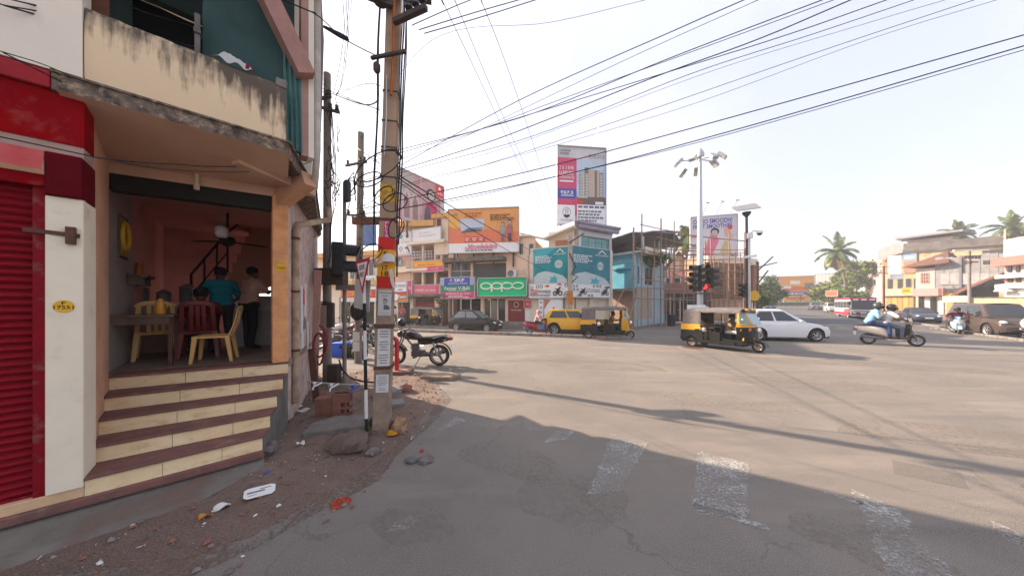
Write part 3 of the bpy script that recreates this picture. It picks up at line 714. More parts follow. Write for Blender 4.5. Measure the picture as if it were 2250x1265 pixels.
rl.tube([(r0[0], 4.5, r0[1]), (r1[0], 4.5, r1[1] - .35)], 0.015, 6)
rl.build('stair_railing', mat('railing_maroon', (0.06, 0.02, 0.02), 0.5), B)
# number patches painted on the pillar and the post
u0 = bl(140, 673, -0.02)
MB().lathe([(0.055, 0), (0.055, 0.002)], (u0[0] + .0, -0.017, u0[1]), (0, -1, 0), 20).build('number_patch', M_YEL, B)
letter('F', B, u0[0], u0[1] + .03, 0.022, 0.028, M_INK, y=-0.021, bold=0.01, name='number')
letter('17551', B, u0[0], u0[1] - .008, 0.10, 0.032, M_INK, y=-0.021, bold=0.01, name='number')
u1 = bl(618, 585, 1.01)
MB().box(u1[0] - .055, u1[0] + .055, 1.014, 1.018, u1[1] - .08, u1[1] + .04).build('number_patch', M_YEL, B)
letter('17569', B, u1[0], u1[1] - .025, 0.09, 0.035, M_INK, y=1.011, bold=0.01, name='number')
letter('Fca', B, u1[0], u1[1] + .055, 0.07, 0.04, M_YEL, y=1.013, name='number')
# drain pipe with elbow on the flank, torn posters, cable box
fx = lambda t, off: (1.60 + 1.02 * t + off * 0.96, 1.26 + 3.49 * t - off * 0.28)
pa, pb, pc = fx(0.10, 0.05), fx(0.10, 0.05), fx(0.32, 0.40)
MB().tube([(pa[0], pa[1], 0.3), (pa[0], pa[1], 3.2), (pa[0] + .03, pa[1] + .03, 3.34), (pc[0], pc[1] - .3, 3.60), (pc[0], pc[1] - .25, 3.84)], 0.055, 10).build('drainpipe', M_PIPE, B, smooth=50)
for z in (1.2, 2.2, 3.1): MB().lathe([(0.064, -.02), (0.064, .02)], (pa[0], pa[1], z), n=12).build('pipe_clamp', M_RUST, B)
for t, z0, z1, m_ in ((0.30, 1.4, 2.3, M_PAPER), (0.42, 1.7, 2.35, M_PAPER), (0.36, 2.0, 2.25, M_RED), (0.40, 1.5, 1.68, M_INKG), (0.33, 1.1, 1.4, M_PAPER), (0.5, 0.9, 1.6, M_PAPER)):
    a = fx(t, 0.004); b = fx(t + 0.07, 0.004); o_ = 0.004 * random.random()
    zs = [z0 + random.uniform(-.05, .05), z0 + random.uniform(-.05, .05), z1 + random.uniform(-.05, .05), z1 + random.uniform(-.05, .05)]
    MB().prism([(a[0] + o_, a[1], zs[0]), (b[0] + o_, b[1], zs[1]), (b[0] + o_, b[1], zs[2]), ((a[0] + b[0]) / 2 + o_, (a[1] + b[1]) / 2, zs[2] + .05), (a[0] + o_, a[1], zs[3])], (0.002, 0, 0)).build('torn_poster', m_, B)
# bulb holder under the lintel
bh = bl(432, 402, 1.15)
MB().lathe([(0.035, 0.12), (0.02, 0.10), (0.028, 0.06), (0.02, 0.03), (0.03, -0.04), (0.03, -0.09), (0.0, -0.10)], (bh[0], 1.15, bh[1]), n=12).build('bulb_holder', mat('ceramic', (0.62, 0.52, 0.36), 0.4), B, smooth=50)

# ---- things in the shop
BM = Matrix.Translation((O0.x, O0.y, 0)) @ Matrix.Rotation(math.atan2(0.684, 0.73), 4, 'Z')
BROT = math.atan2(0.684, 0.73)
def shop(x, y, z=1.106): return BM @ Vector((x, y, z))
def shop_px(px, y, z=1.106): return shop(bl(px, 700, y)[0], y, z)
def make_chair(label, m, loc, rz, group):
    t = thing('plastic_chair', label, 'chair', loc, rz, group)
    MB().grid(lambda u, v: (-.21 + .42 * u, -.21 + .42 * v, .43 - .02 * math.sin(u * PI) - .012 * math.sin(v * PI)), 8, 8).grid(lambda u, v: (.21 - .42 * u, -.21 + .42 * v, .405 - .02 * math.sin(u * PI)), 6, 6).box(-.215, .215, -.225, -.205, .40, .435).box(-.215, .215, .205, .22, .40, .435).box(-.222, -.207, -.21, .21, .40, .435).box(.207, .222, -.21, .21, .40, .435).build('seat', m, t, smooth=50)
    bk = MB()
    zz = lambda v: 0.42 + 0.46 * v
    yy = lambda v: 0.205 + 0.11 * v + 0.02 * math.sin(v * PI)
    for x in (-.19, -.075, .0, .075, .19):
        w = .05 if abs(x) > .1 else .045
        pts = [(x * (1 - .12 * v), yy(v) + (0.02 * (1 - (x / .2) ** 2)), zz(v)) for v in (0, .25, .5, .75, .95)]
        for p, q in zip(pts[:-1], pts[1:]): bk.bar(p, q, w, .016, up=(0, 1, 0))
    top = [(-.19 * math.cos(a) , yy(1) + .02 * math.sin(a), zz(.9) + .07 * math.sin(a)) for a in [PI * k / 10 for k in range(11)]]
    for p, q in zip(top[:-1], top[1:]): bk.bar(p, q, .06, .018, up=(0, 1, 0))
    bk.build('backrest', m, t, smooth=50)
    for sx in (-1, 1):
        for sy in (-1, 1):
            y1 = .25 if sy > 0 else -.23
            MB().hexa([(sx * .225 - .025, y1 - .022, 0), (sx * .225 + .025, y1 - .022, 0), (sx * .225 + .025, y1 + .022, 0), (sx * .225 - .025, y1 + .022, 0), (sx * .19 - .035, sy * .19 - .03, .42), (sx * .19 + .035, sy * .19 - .03, .42), (sx * .19 + .035, sy * .19 + .03, .42), (sx * .19 - .035, sy * .19 + .03, .42)]).build('leg', m, t, bevel=0.008)
    return t
M_CHY = mat('plastic_yellow', (0.68, 0.40, 0.13), 0.4, var=0.08)
M_CHR = mat('plastic_red', (0.17, 0.022, 0.014), 0.4, var=0.15)
GC = 'plastic chairs in the tea shop'
make_chair('yellow plastic chair at the shop threshold, turned sideways', M_CHY, shop_px(472, 1.95), BROT + R(-100), GC).scale = (.92,) * 3
make_chair('yellow plastic chair pushed behind the table at the left', M_CHY, shop_px(345, 2.9), BROT + R(185), GC)
make_chair('dark red plastic chair under the seated customer', M_CHR, shop_px(440, 2.65), BROT + R(178), GC)
tb = thing('shop_table', 'low wooden shop table at the left of the doorway', 'table', shop_px(292, 2.15), BROT)
MB().box(-.40, .42, -.32, .32, .70, .73).build('tabletop', mat('table_top', (0.16, 0.09, 0.06), 0.35, var=0.2), tb, bevel=.006)
for sx in (-.36, .38):
    for sy in (-.28, .28): MB().box(sx - .02, sx + .02, sy - .02, sy + .02, 0, .70).build('leg', M_RUST, tb)
MB().box(-.38, .40, -.30, -.28, .60, .70).build('apron', M_WOOD, tb)
jg = tag(MB().lathe([(0.05, 0), (0.055, .02), (.055, .16), (.04, .19), (.025, .21), (.025, .23)], n=12).torus((.075, 0, .12), (0, 1, 0), .035, .008, 12, 6).build('water_jug', mat('jug_orange', (0.70, 0.32, 0.03), 0.4), None, smooth=50), 'orange plastic water jug on the shop table', 'jug')
jg.location = shop_px(352, 2.15, 1.84)
ct = thing('shop_counter', 'long beige serving counter with a white edge at the back of the shop', 'counter', shop_px(395, 4.0), BROT)
MB().box(-.75, .45, -.25, .25, 0, .86).build('cabinet', mat('counter_beige', (0.33, 0.22, 0.15), 0.6, var=0.15), ct)
MB().box(-.78, .48, -.28, .28, .86, .90).build('counter_top', mat('counter_white', (0.55, 0.50, 0.45), 0.3), ct)
ct2 = thing('display_counter', 'pale glass fronted counter under the bright opening', 'counter', shop_px(575, 3.9), BROT)
MB().box(-.45, .30, -.2, .25, 0, .75).build('cabinet', mat('counter_grey', (0.42, 0.40, 0.37), 0.5, var=0.1), ct2)
MB().box(-.47, .32, -.22, .27, .75, .78).build('counter_top', M_GALV, ct2)
MB().box(-.45, .30, -.18, .0, .78, 1.05).build('display_case', mat('case_glass', (0.5, 0.52, 0.5), 0.1, spec=0.6), ct2)
for dx, hh, rr in ((-.5, .25, .13), (-.2, .18, .10), (.1, .3, .11)):
    pt = tag(MB().lathe([(rr * .9, 0), (rr, .03), (rr, hh), (rr * 1.08, hh + .01), (rr * .6, hh + .05), (.02, hh + .08)], n=14).build('cooking_pot', M_STEEL, None, smooth=50), {-.5: 'wide steel pot at the left end of the beige counter', -.2: 'short steel pot in the middle of the beige counter', .1: 'tall steel pot at the right of the beige counter'}[dx], 'pot', 'pots on the serving counter')
    pt.location = ct.location + Matrix.Rotation(BROT, 3, 'Z') @ Vector((dx, 0, .90))
# wall pictures, fan, lamp
def shop_wall_pic(label, x, y, z, w, h, m1, m2):
    t = thing('framed_picture', label, 'picture', shop(x, y, z), BROT + R(90))
    MB().box(-w / 2, w / 2, -.02, 0, -h / 2, h / 2).build('frame', M_WOOD, t)
    MB().box(-w / 2 + .03, w / 2 - .03, -.025, -.021, -h / 2 + .03, h / 2 - .03).build('image', m1, t)
    MB().torus((0, -.03, .02), (0, 1, 0), w * .42, .03, 18, 6).build('garland', m2, t)
shop_wall_pic('large framed picture with a yellow garland high on the left shop wall', -.198, 2.4, 2.95, .45, .6, mat('pic_yellow', (0.45, 0.28, 0.04), 0.5, var=.3), M_YEL)
shop_wall_pic('small framed picture on the left shop wall above the shelf', -.21, 3.4, 2.5, .3, .35, mat('pic_cream', (0.45, 0.35, 0.2), 0.5, var=.3), mat('marigold', (0.55, 0.18, 0.02), .7))
sf = tag(MB().box(-.3, .3, -.2, 0, -.02, .02).box(-.25, -.22, -.16, 0, -.14, -.02).box(.22, .25, -.16, 0, -.14, -.02).build('wall_shelf', M_WOOD, None), 'dark wooden shelf under the pictures on the left shop wall', 'shelf')
sf.location = shop(-.19, 2.9, 2.42); sf.rotation_euler = (0, 0, BROT + R(90))
fn = thing('ceiling_fan', 'dark ceiling fan hanging over the shop counter', 'fan', shop_px(500, 3.4, 3.2), BROT)
MB().lathe([(.02, .56), (.02, .10), (.10, .08), (.12, 0), (.10, -.06), (.03, -.10)], n=16).build('motor', mat('fan_brown', (0.06, 0.04, 0.035), .5), fn, smooth=50)
for k in range(3):
    a = R(20 + 120 * k); MB().bar((.12 * math.cos(a), .12 * math.sin(a), 0), (.62 * math.cos(a), .62 * math.sin(a), .0), .13, .012).build('blade', mat('fan_brown', (0, 0, 0)), fn)
lm = thing('hanging_lamp', 'white glass lamp hanging from the shop ceiling', 'lamp', shop_px(487, 2.4, 3.2), BROT)
MB().lathe([(.008, .55), (.008, .16), (.04, .15), (.04, .10)], n=10).build('lamp_rod', M_STEEL, lm)
MB().lathe([(.05, .10), (.085, .07), (.085, -.06), (.06, -.09), (0, -.095)], n=16).build('lamp_shade', mat('opal_glass', (0.75, 0.73, 0.70), .3), lm, smooth=50)

bdl = tag(MB().grid(lambda u, v: (.30 * (u - .5) + .02 * math.sin(v * 9), .14 * (v - .5), .05 + .07 * math.sin(u * PI) * math.sin(v * PI) + .02 * math.sin(u * 13 + v * 7)), 14, 8).build('cloth_bundle', mat('cloth_greywhite', (.55, .55, .53), .9, var=.2), None, smooth=60), 'crumpled grey white cloth lying on top of the parapet', 'cloth'); q_ = bl(512, 140, .06); bdl.location = shop(q_[0], .06, 4.69); bdl.rotation_euler = (.5, 0, BROT)
bd2 = tag(MB().grid(lambda u, v: (.13 * (u - .5), .10 * (v - .5), .04 + .06 * math.sin(u * PI) * math.sin(v * PI) + .01 * math.sin(u * 17)), 10, 8).build('cloth_bundle', mat('cloth_maroon', (.20, .02, .04), .9, var=.3), None, smooth=60), 'small maroon cloth beside the grey white cloth on the parapet', 'cloth'); q_ = bl(545, 150, .06); bd2.location = shop(q_[0], .05, 4.69); bd2.rotation_euler = (.5, 0, BROT)
# ------------------------------------------------------------------ street furniture at the near corner
M_POLE = mat('pole_concrete', (0.45, 0.30, 0.195), 0.9, scale=3, col2=(0.32, 0.225, 0.16), bump=0.3, bscale=30, dirt=(0.20, 0.15, 0.12), dirt_amt=0.25, dirt_scale=3)
M_POLEG = mat('pole_grey', (0.24, 0.21, 0.185), 0.9, scale=3, col2=(0.17, 0.15, 0.13), bump=0.3, bscale=30, dirt=(0.12, 0.10, 0.085), dirt_amt=0.3, dirt_scale=3)
M_IRON = mat('iron_dark', (0.06, 0.055, 0.05), 0.7, scale=9, col2=(0.10, 0.07, 0.055))
M_PORC = mat('insulator', (0.05, 0.04, 0.04), 0.25, var=0.2)
def wire_bow(p, q, sag, n=12):
    p = Vector(p); q = Vector(q)
    return [p.lerp(q, i / n) - Vector((0, 0, sag * 4 * (i / n) * (1 - i / n))) for i in range(n + 1)]

# tall square concrete pole with painted bands and pasted bills
pb = P(839, 957, 4.55); pt_ = Vector((pb.x + 0.245, pb.y + 0.02, 8.9))
pole = thing('utility_pole', 'tall square concrete electricity pole with red and yellow painted bands and pasted bills', 'utility pole', (pb.x, pb.y, 0))
PR = R(10)
def pw(z): return 0.116 - 0.0025 * z           # half width
def pc_(z): return Vector((0.028 * z, 0.002 * z, z))
def pole_ring(z, g=0.0):
    c = pc_(z); w = pw(z) + g; ca, sa = math.cos(PR), math.sin(PR)
    return [c + Vector((x * ca - y * sa, x * sa + y * ca, 0)) for x, y in ((-w, -w * .8), (w, -w * .8), (w, w * .8), (-w, w * .8))]
def pole_seg(z0, z1, g=0.0): return MB().hexa(pole_ring(z0, g) + pole_ring(z1, g))
pole_seg(-0.2, 9.0).build('shaft', M_POLE, pole, bevel=0.012)
def zpx(py): return CAMH - (py - HORIZ) / FPX * 4.45
def band(y0, y1, m, nm='painted_band', g=0.003): return pole_seg(zpx(y1), zpx(y0), g).build(nm, m, pole)
M_BRED = mat('band_red', (0.62, 0.03, 0.02), 0.7, scale=8, col2=(0.52, 0.04, 0.03), dirt=(0.40, 0.28, 0.2), dirt_amt=.1, dirt_scale=8)
M_BYEL = mat('band_yellow', (0.80, 0.40, 0.02), 0.7, scale=8, col2=(0.72, 0.36, 0.04), dirt=(0.40, 0.28, 0.2), dirt_amt=.15, dirt_scale=8)
band(520, 548, M_BRED); band(548, 606, M_BYEL, g=.0025); band(606, 633, M_BRED)
band(404, 442, worn_paint('patch_yellow', (0.75, 0.42, 0.05), .42, .5, 6), g=.002)
band(640, 962, mat('pole_base_stain', (0.36, 0.255, 0.185), .9, scale=6, col2=(0.20, 0.155, 0.125), dirt=(.42, .38, .34), dirt_amt=.3, dirt_scale=9), 'weathered_base', g=.0012)
def bill(x0, x1, y0, y1, m, nm='pasted_bill', lines=0, label=None, face=True):
    zc0, zc1 = zpx(y1), zpx(y0); o = pole_seg(zc0, zc1, .005)
    ca, sa = math.cos(PR), math.sin(PR); w = pw((zc0 + zc1) / 2)
    def at(u, z, g): c = pc_(z); x = (u * 2 - 1) * w; y = -w * .8 - g; return c + Vector((x * ca - y * sa, x * sa + y * ca, 0))
    mb = MB().hexa([at(x0, zc0, .004), at(x1, zc0, .004), at(x1, zc0, .008), at(x0, zc0, .008), at(x0, zc1, .004), at(x1, zc1, .004), at(x1, zc1, .008), at(x0, zc1, .008)])
    b = mb.build(nm, m, pole)
    if label: b['label'] = label
    for k in range(lines):
        z = zc1 - (zc1 - zc0) * (k + 1.2) / (lines + 1.4); l = random.uniform(.25, .42); cx = (x0 + x1) / 2; hh = (zc1 - zc0) / (lines + 1) * .30
        if random.random() < .12: continue
        MB().hexa([at(cx - l * (x1 - x0), z, .0085), at(cx + l * (x1 - x0), z, .0085), at(cx + l * (x1 - x0), z, .0095), at(cx - l * (x1 - x0), z, .0095), at(cx - l * (x1 - x0), z + hh, .0085), at(cx + l * (x1 - x0), z + hh, .0085), at(cx + l * (x1 - x0), z + hh, .0095), at(cx - l * (x1 - x0), z + hh, .0095)]).build('print_line', M_INKG, b)
    return at, zc0, zc1, b
def pole_text(s, at, u, z, w, h, m, bold=0.0):
    p = at(u, z, .0115); o = letter(s, pole, p.x, p.z, w, h, m, y=p.y, bold=bold, rotz=PR); return o
at_, z0, z1, _ = bill(.36, .72, 484, 522, M_PINKP, 'vertical_sticker', 0)
for i, ch in enumerate('PLOTS'): pole_text(ch, at_, .54, z1 - (i + .7) * (z1 - z0) / 5.4, .05, .036, M_WHITE)
at_, z0, z1, _ = bill(.02, .98, 548, 607, M_BYEL, 'painted_band')
for s, py, w in (('F', 557, .05), ('CA', 572, .09), ('17', 588, .08), ('18', 601, .10)): pole_text(s, at_, .5, zpx(py), w, .075, M_INK, .01)
at_, z0, z1, pb1 = bill(.12, .97, 637, 693, M_PAPER, 'pasted_bill', 0, label='white bill with a printed portrait and heading')
pole_text('Missing', at_, .55, zpx(643), .17, .035, M_INK); pole_text('Call', at_, .55, zpx(649.5), .09, .026, M_INK)
c = at_(.55, zpx(669), .010)
por = MB().prism([c + Vector((x, -.001, z)) for x, z in ((-.075, -.075), (.075, -.075), (.07, -.03), (.03, -.005), (-.03, -.005), (-.07, -.03))], (0, .001, 0)); por.build('portrait_print', M_INKG, pole)
MB().lathe([(.036, 0), (.036, .001)], c + Vector((0, -.002, .04)), (0, -1, 0), 16).build('portrait_print', mat('print_skin', (.42, .40, .38), .8), pole)
MB().lathe([(.04, 0), (.04, .001)], c + Vector((0, -.0012, .052)), (0, -1, 0), 16).build('portrait_print', M_INK, pole)
for k in range(2): pole_text('xxxxxxxxxxxx'.replace('x', 'm'), at_, .55, zpx(687 + 3.5 * k), .15, .008, M_INKG)
bill(.16, .97, 722, 805, M_PAPER, lines=13, label='tall white printed bill below the steel strap')
bill(.14, .93, 823, 862, M_PAPER, lines=9, label='torn white printed bill near the foot of the pole')
for y0, y1 in ((712, 721), (804, 812), (478, 484)):
    pole_seg(zpx(y1), zpx(y0), .012).build('steel_strap', M_RUST, pole, bevel=.003)
cl = zpx(716); MB().box(.14, .24, -.17, -.12, cl - .03, cl + .03).box(-.26, -.14, -.15, -.11, cl - .02, cl + .02).build('strap_bolt', M_RUST, pole)
# peeling cloth tied around the pole
MB().grid(lambda u, v: Vector((pc_(2.45).x + (.19 + .03 * math.sin(u * 31)) * math.cos(u * 2 * PI), pc_(2.45).y + (.17 + .03 * math.sin(u * 23 + 2)) * math.sin(u * 2 * PI), zpx(622) + .10 * v * (0.6 + .6 * math.sin(u * 17)) + .04 * math.sin(u * 9) + .28)), 40, 3).build('tied_rag', M_PAPER, pole, smooth=60)
MB().prism([Vector((.17, -.15, zpx(630) + z)) + Vector((x, 0, 0)) for x, z in ((0, .25), (.05, .27), (.10, -.05), (.06, -.02), (.03, .05))], (0, .004, 0)).build('tied_rag', M_PAPER, pole)
# orange and grey conduits up the shaft
zt = 8.8
def along(zs, dx, dy, r, m, nm):
    MB().tube([(pc_(z).x + dx + .012 * math.sin(z * 3.1 + dx * 40), pc_(z).y + dy, z) for z in zs], r, 6).build(nm, m, pole, smooth=60)
along([5.1, 5.6, 6.2, 7, 8, 9], .06, -.145, .022, mat('conduit_orange', (.45, .13, .03), .6, var=.2), 'conduit')
along([4.2, 4.8, 5.4], -.02, -.145, .014, M_GALV, 'conduit')
for dx, dy, z0, z1, r in ((.17, -.05, 2.4, 9, .012), (.19, -.02, 2.9, 9, .010), (.165, -.1, 3.4, 8, .008), (-.19, -.05, 3.2, 7.6, .010), (-.18, -.1, 3.6, 6.9, .008), (.22, -.06, 4.2, 9, .008), (-.16, -.12, 2.6, 5.8, .006)):
    along([z0 + (z1 - z0) * k / 14 for k in range(15)], dx, dy, r, M_CABLE, 'cable')
# cross arms with insulators
def crossarm(z, ang, l0, l1, ins, ends=True, w=.07):
    ca = Vector((math.cos(ang), math.sin(ang), 0)); c = pc_(z) + Vector((0, -.17, 0))
    a = MB().bar(c - ca * l0, c + ca * l1, w, w).build('cross_arm', M_IRON, pole)
    for t in ins:
        q = c + ca * t
        MB().cyl(q, q + Vector((0, 0, .10)), .012).lathe([(.03, .08), (.055, .10), (.05, .13), (.035, .15), (.05, .17), (.045, .20), (.0, .22)], q, n=12).build('insulator', M_PORC, a, smooth=50)
crossarm(zpx(18), R(24), .52, .05, (-.45, -.25, -.1)); crossarm(zpx(62), R(-22), -.10, .68, (.38, .5, .62)); crossarm(zpx(128), R(-12), .28, .30, (), w=.04); crossarm(zpx(-40), R(0), .6, .6, (-.5, .5)); crossarm(zpx(-5), R(10), -.1, .6, (.2, .45))
MB().lathe([(.10, -.06), (.12, 0), (.12, .16), (.09, .2)], pc_(zpx(10)) + Vector((-.12, -.2, 0)), n=12).build('cable_joint', M_IRON, pole, smooth=50)
for (px, py, r, sq, tilt) in ((832, 365, .30, .75, .5), (812, 395, .17, .8, .2), (868, 445, .16, 1.0, .1), (870, 500, .10, 1.7, .0), (815, 555, .14, 1.0, .1), (845, 430, .12, 1.3, .3)):
    c = P(px, py, 4.3) - Vector((pb.x, pb.y, 0)); pts = []
    for k in range(26):
        a = 2 * PI * k / 22; pts.append(c + Vector((r * math.cos(a), -.06 + .10 * math.sin(a + tilt) + .004 * k, r * sq * math.sin(a) + tilt * r * math.cos(a))))
    MB().tube(pts, .0085, 6).build('cable_coil', M_CABLE, pole, smooth=60)
MB().lathe([(.03, 0), (.05, .03), (.05, .12), (.02, .16)], P(828, 160, 4.4) - Vector((pb.x, pb.y, 0)), n=10).build('cable_clamp', M_IRON, pole)
for z in (3.9, 4.3, 4.35, 4.75, 5.2): pole_seg(z, z + .02, .008).build('wire_tie', M_IRON, pole)

def simple_pole(name, label, px, py_top, Y, w, m, lean=0.0, group=None, n=8, taper=.8, cat='utility pole'):
    b = P(px, 700, Y); zt = CAMH - (py_top - HORIZ) / FPX * Y
    t = thing(name, label, cat, (b.x, b.y, 0), 0, group)
    MB().cyl((0, 0, -.1), (lean * zt, 0, zt), w, w * taper, n).build('shaft', m, t, smooth=50)
    return t, zt
p2, z2 = simple_pole('utility_pole', 'grey round concrete pole close to the peeling flank wall', 719, 162, 7.5, .105, M_POLEG, .0)
def arm_with_bits(t, z, l, ang, m=M_IRON):
    ca = Vector((math.cos(ang), math.sin(ang), 0)); a = MB().bar(-ca * l + Vector((0, -.14, z)), ca * l + Vector((0, -.14, z)), .06, .06).build('cross_arm', m, t)
    for k in (-.8, .8, .4): MB().lathe([(.02, 0), (.05, .03), (.035, .08), (.05, .12), (.0, .16)], ca * l * k + Vector((0, -.14, z + .03)), n=10).build('insulator', M_PORC, a, smooth=50)
arm_with_bits(p2, 6.85, .35, R(30)); arm_with_bits(p2, 7.1, .22, R(-15))
for k in range(4): MB().tube([(.13 + .02 * k, -.12, 6.8), (.2 + .03 * k + .05 * math.sin(k), -.15, 5.6), (.16 + .04 * k, -.13, 4.4), (.14, -.13, 3.0 + .3 * k)], .009, 5).build('cable', M_CABLE, p2, smooth=60)
MB().box(-.16, .10, -.24, -.12, 1.35, 1.95).build('cable_box', mat('box_beige', (.34, .27, .20), .7, var=.2), p2, bevel=.01)
MB().box(.12, .26, -.20, -.10, 1.40, 2.0).build('cable_box', M_IRON, p2, bevel=.01)
for z in (1.98, 1.95, 2.02): MB().torus((0, 0, z), (0.1, .1, 1), .16, .012, 16, 5).build('wire_tie', M_CABLE, p2)
p3, z3 = simple_pole('utility_pole', 'shorter grey pole with bills on its base behind the striped sign post', 787, 292, 9.9, .125, M_POLEG, .012)
arm_with_bits(p3, 6.6, .45, R(-20)); arm_with_bits(p3, 4.9, .3, R(10))
MB().box(-.15, .95, -.12, .02, 4.62, 4.86).build('steel_bracket', M_RUST, p3)
for z0, z1 in ((.75, 1.05), (.42, .72)): MB().box(-.11, .11, -.137, -.128, z0, z1).build('pasted_bill', M_PAPER, p3)
rcb = random.Random(21)
for tp_, z_lo, z_hi, n_ in ((p2, 3.2, 7.0, 12), (p3, 3.0, 6.9, 12)):
    for k in range(n_):
        x, y, z = rcb.choice((-.16, .15, .19)), -.15, rcb.uniform(z_lo, z_hi); pts = [(x, y, z)]
        for j in range(7): pts.append((pts[-1][0] + rcb.uniform(-.10, .12), y - .05 * rcb.random(), pts[-1][2] - rcb.uniform(-.1, .42)))
        MB().tube(pts, rcb.choice((.006, .008, .011)), 5).build('cable', M_CABLE, tp_, smooth=60)
bag = tag(MB().ell((0, 0, 0), (.25, .2, .32), 14, 10).build('hanging_bag', mat('black_cloth', (.02, .018, .018), .9), None, smooth=60), 'black cloth bag hanging on the pole with bills on its base', 'bag')
for v in bag.data.vertices: v.co += Vector(v.co) * .14 * noise.noise(v.co * 6)
bag.location = P(786, 682, 9.65)
p4, z4 = simple_pole('signal_post', 'thin grey traffic signal post seen from behind near the corner building', 757, 405, 7.3, .05, M_POLEG, .0, cat='signal post')
MB().lathe([(.02, -.28), (.085, -.24), (.09, .2), (.05, .26)], (.09, -.05, 4.75), n=12).build('cable_joint', M_BLACK, p4, smooth=50)
for k in range(3): MB().tube([(.08, -.03, 5.0), (.25, -.05, 5.2 - .1 * k), (.3, -.05, 4.9 - .2 * k), (.1, -.04, 4.6)], .015, 5).build('cable', M_CABLE, p4, smooth=60)
def signal_head(name, label, loc, rz, lit=None, parent=None, n=3, group=None):
    t = thing(name, label, 'traffic light', loc, rz, group) if parent is None else parent
    m = M_BLACK
    MB().box(-.16, .16, -.09, .09, -.15 - .31 * (n - 1), .15).build('housing', mat('signal_grey', (.035, .035, .035), .7, var=.3), t, bevel=.02)
    for k in range(n):
        z = -.31 * k
        vs = MB()
        pts_o = [(.14 * math.cos(a), -.09, z + .14 * math.sin(a)) for a in [R(-25) + R(230) * i / 12 for i in range(13)]]
        pts_i = [(x * 1.0, -.36 + .05 * (1 - (zz - z) / .14), zz) for x, y, zz in pts_o]
        vs.add(pts_o + pts_i, [(i, i + 1, 14 + i, 13 + i) for i in range(12)]); vs.build('visor', m, t, smooth=60)
        lm_ = mat('lens_red_lit', (.5, .01, .01), .3, emit=(1, .02, .02), es=2.2) if lit == k else mat('lens_dark%d' % k, ((.06, .008, .008), (.06, .035, .005), (.005, .03, .015))[k % 3], .2)
        MB().lathe([(.12, 0), (.09, .02), (.0, .03)], (0, -.092, z), (0, -1, 0), 18).build('lens', lm_, t, smooth=50)
    return t
signal_head('traffic_light', 'large black traffic light seen from the side on the thin post by the shop corner', P(744, 552, 7.15), R(112), n=2).scale = (1.3,) * 3
sgb = thing('signal_bracket', 'dusty steel box and bracket below the dark traffic light', 'bracket', P(745, 630, 7.2))
MB().box(-.55, .15, -.1, .15, .05, .45).build('control_box', M_IRON, sgb, bevel=.02)
MB().box(-.05, .42, -.06, .06, -.08, .05).build('arm', M_POLEG, sgb)

# striped sign post with a GIVE WAY triangle
sp_b = P(806, 984, 4.12)
spst = thing('road_sign', 'red and white triangular GIVE WAY sign on a black and white striped post', 'road sign', (sp_b.x, sp_b.y, 0))
segs = [0, .40, .80, 1.22, 1.62, 2.0, 2.6]
for i in range(6):
    MB().cyl((-.045 * segs[i] / 2.6, 0, segs[i]), (-.045 * segs[i + 1] / 2.6, 0, segs[i + 1] - .001), .022, .022, 12).build('post', (mat('post_black', (.02, .02, .02), .6, dirt=(.2, .17, .14), dirt_amt=.1, dirt_scale=20), mat('post_white', (.62, .60, .56), .6, dirt=(.25, .2, .16), dirt_amt=.2, dirt_scale=20))[i % 2], spst, smooth=50)
SR = R(-44); sz = 2.44
def tri(s, y, z): return [(-s, y, z + s * .62), (0, y, z - s * 1.12), (s, y, z + s * .62)]
def rotz(pts, a, off): return [Vector((x * math.cos(a) - y * math.sin(a), x * math.sin(a) + y * math.cos(a), z)) + Vector(off) for x, y, z in pts]
nrm = Vector((math.sin(SR), -math.cos(SR), 0))
off = (-.05, -.03, sz)
MB().prism(rotz(tri(.27, 0, 0), SR, off), -nrm * .006).build('sign_plate', mat('sign_red', (.48, .02, .045), .5, var=.1), spst)
MB().prism(rotz(tri(.195, -.003, 0.0), SR, off), -nrm * .002).build('sign_face', M_WHITE, spst)
for s, z, w in (('GIVE', .055, .20), ('WAY', -.045, .15)):
    p = Vector(off) + nrm * .006 + Vector((0, 0, z)); letter(s, spst, p.x, p.z, w, .075, M_INK, y=p.y, rotz=SR, bold=.008)
bb = MB().prism(rotz([(-.22, 0, -.18), (.2, 0, -.24), (.24, 0, .2), (-.18, 0, .24)], R(-35), (-.15, .15, 2.12)), (.0, .01, 0)).build('back_plate', mat('plate_grey', (.48, .46, .43), .7, var=.15), spst)

# pipes, bins and things on the verge
def pipe_thing(name, label, cat, loc, rz=0): return thing(name, label, cat, loc, rz)
rp = thing('hydrant_pipe', 'bright red bent standpipe on a small brick plinth', 'standpipe', P(872, 818, 8.3).xy.to_3d())
M_HYD = mat('hydrant_red', (.50, .015, .03), .35, var=.15)
pts = [(0, 0, .1), (0, 0, .92)] + [(-.10 + .10 * math.cos(a), 0, .92 + .10 * math.sin(a)) for a in [R(20 * k) for k in range(1, 7)]] + [(-.22, 0, .98), (-.24, 0, .90)]
MB().tube(pts, .06, 12).build('pipe', M_HYD, rp, smooth=50)
MB().lathe([(.085, 0), (.085, .05)], (-.235, 0, .86), (-.3, 0, 1), 14).build('coupling', M_HYD, rp, smooth=50)
MB().box(-.30, .42, -.22, .22, 0, .13).build('plinth', mat('brick_dull', (.26, .14, .11), .9, scale=8, col2=(.18, .12, .1)), rp, bevel=.012)
bl_b = P(748, 776, 11.2)
cr_ = thing('crate', 'bright blue ribbed plastic crate standing on the pavement', 'crate', (bl_b.x, bl_b.y, .02), R(8), )
M_BLUE = mat('blue_plastic', (.012, .10, .62), .4, var=.1)
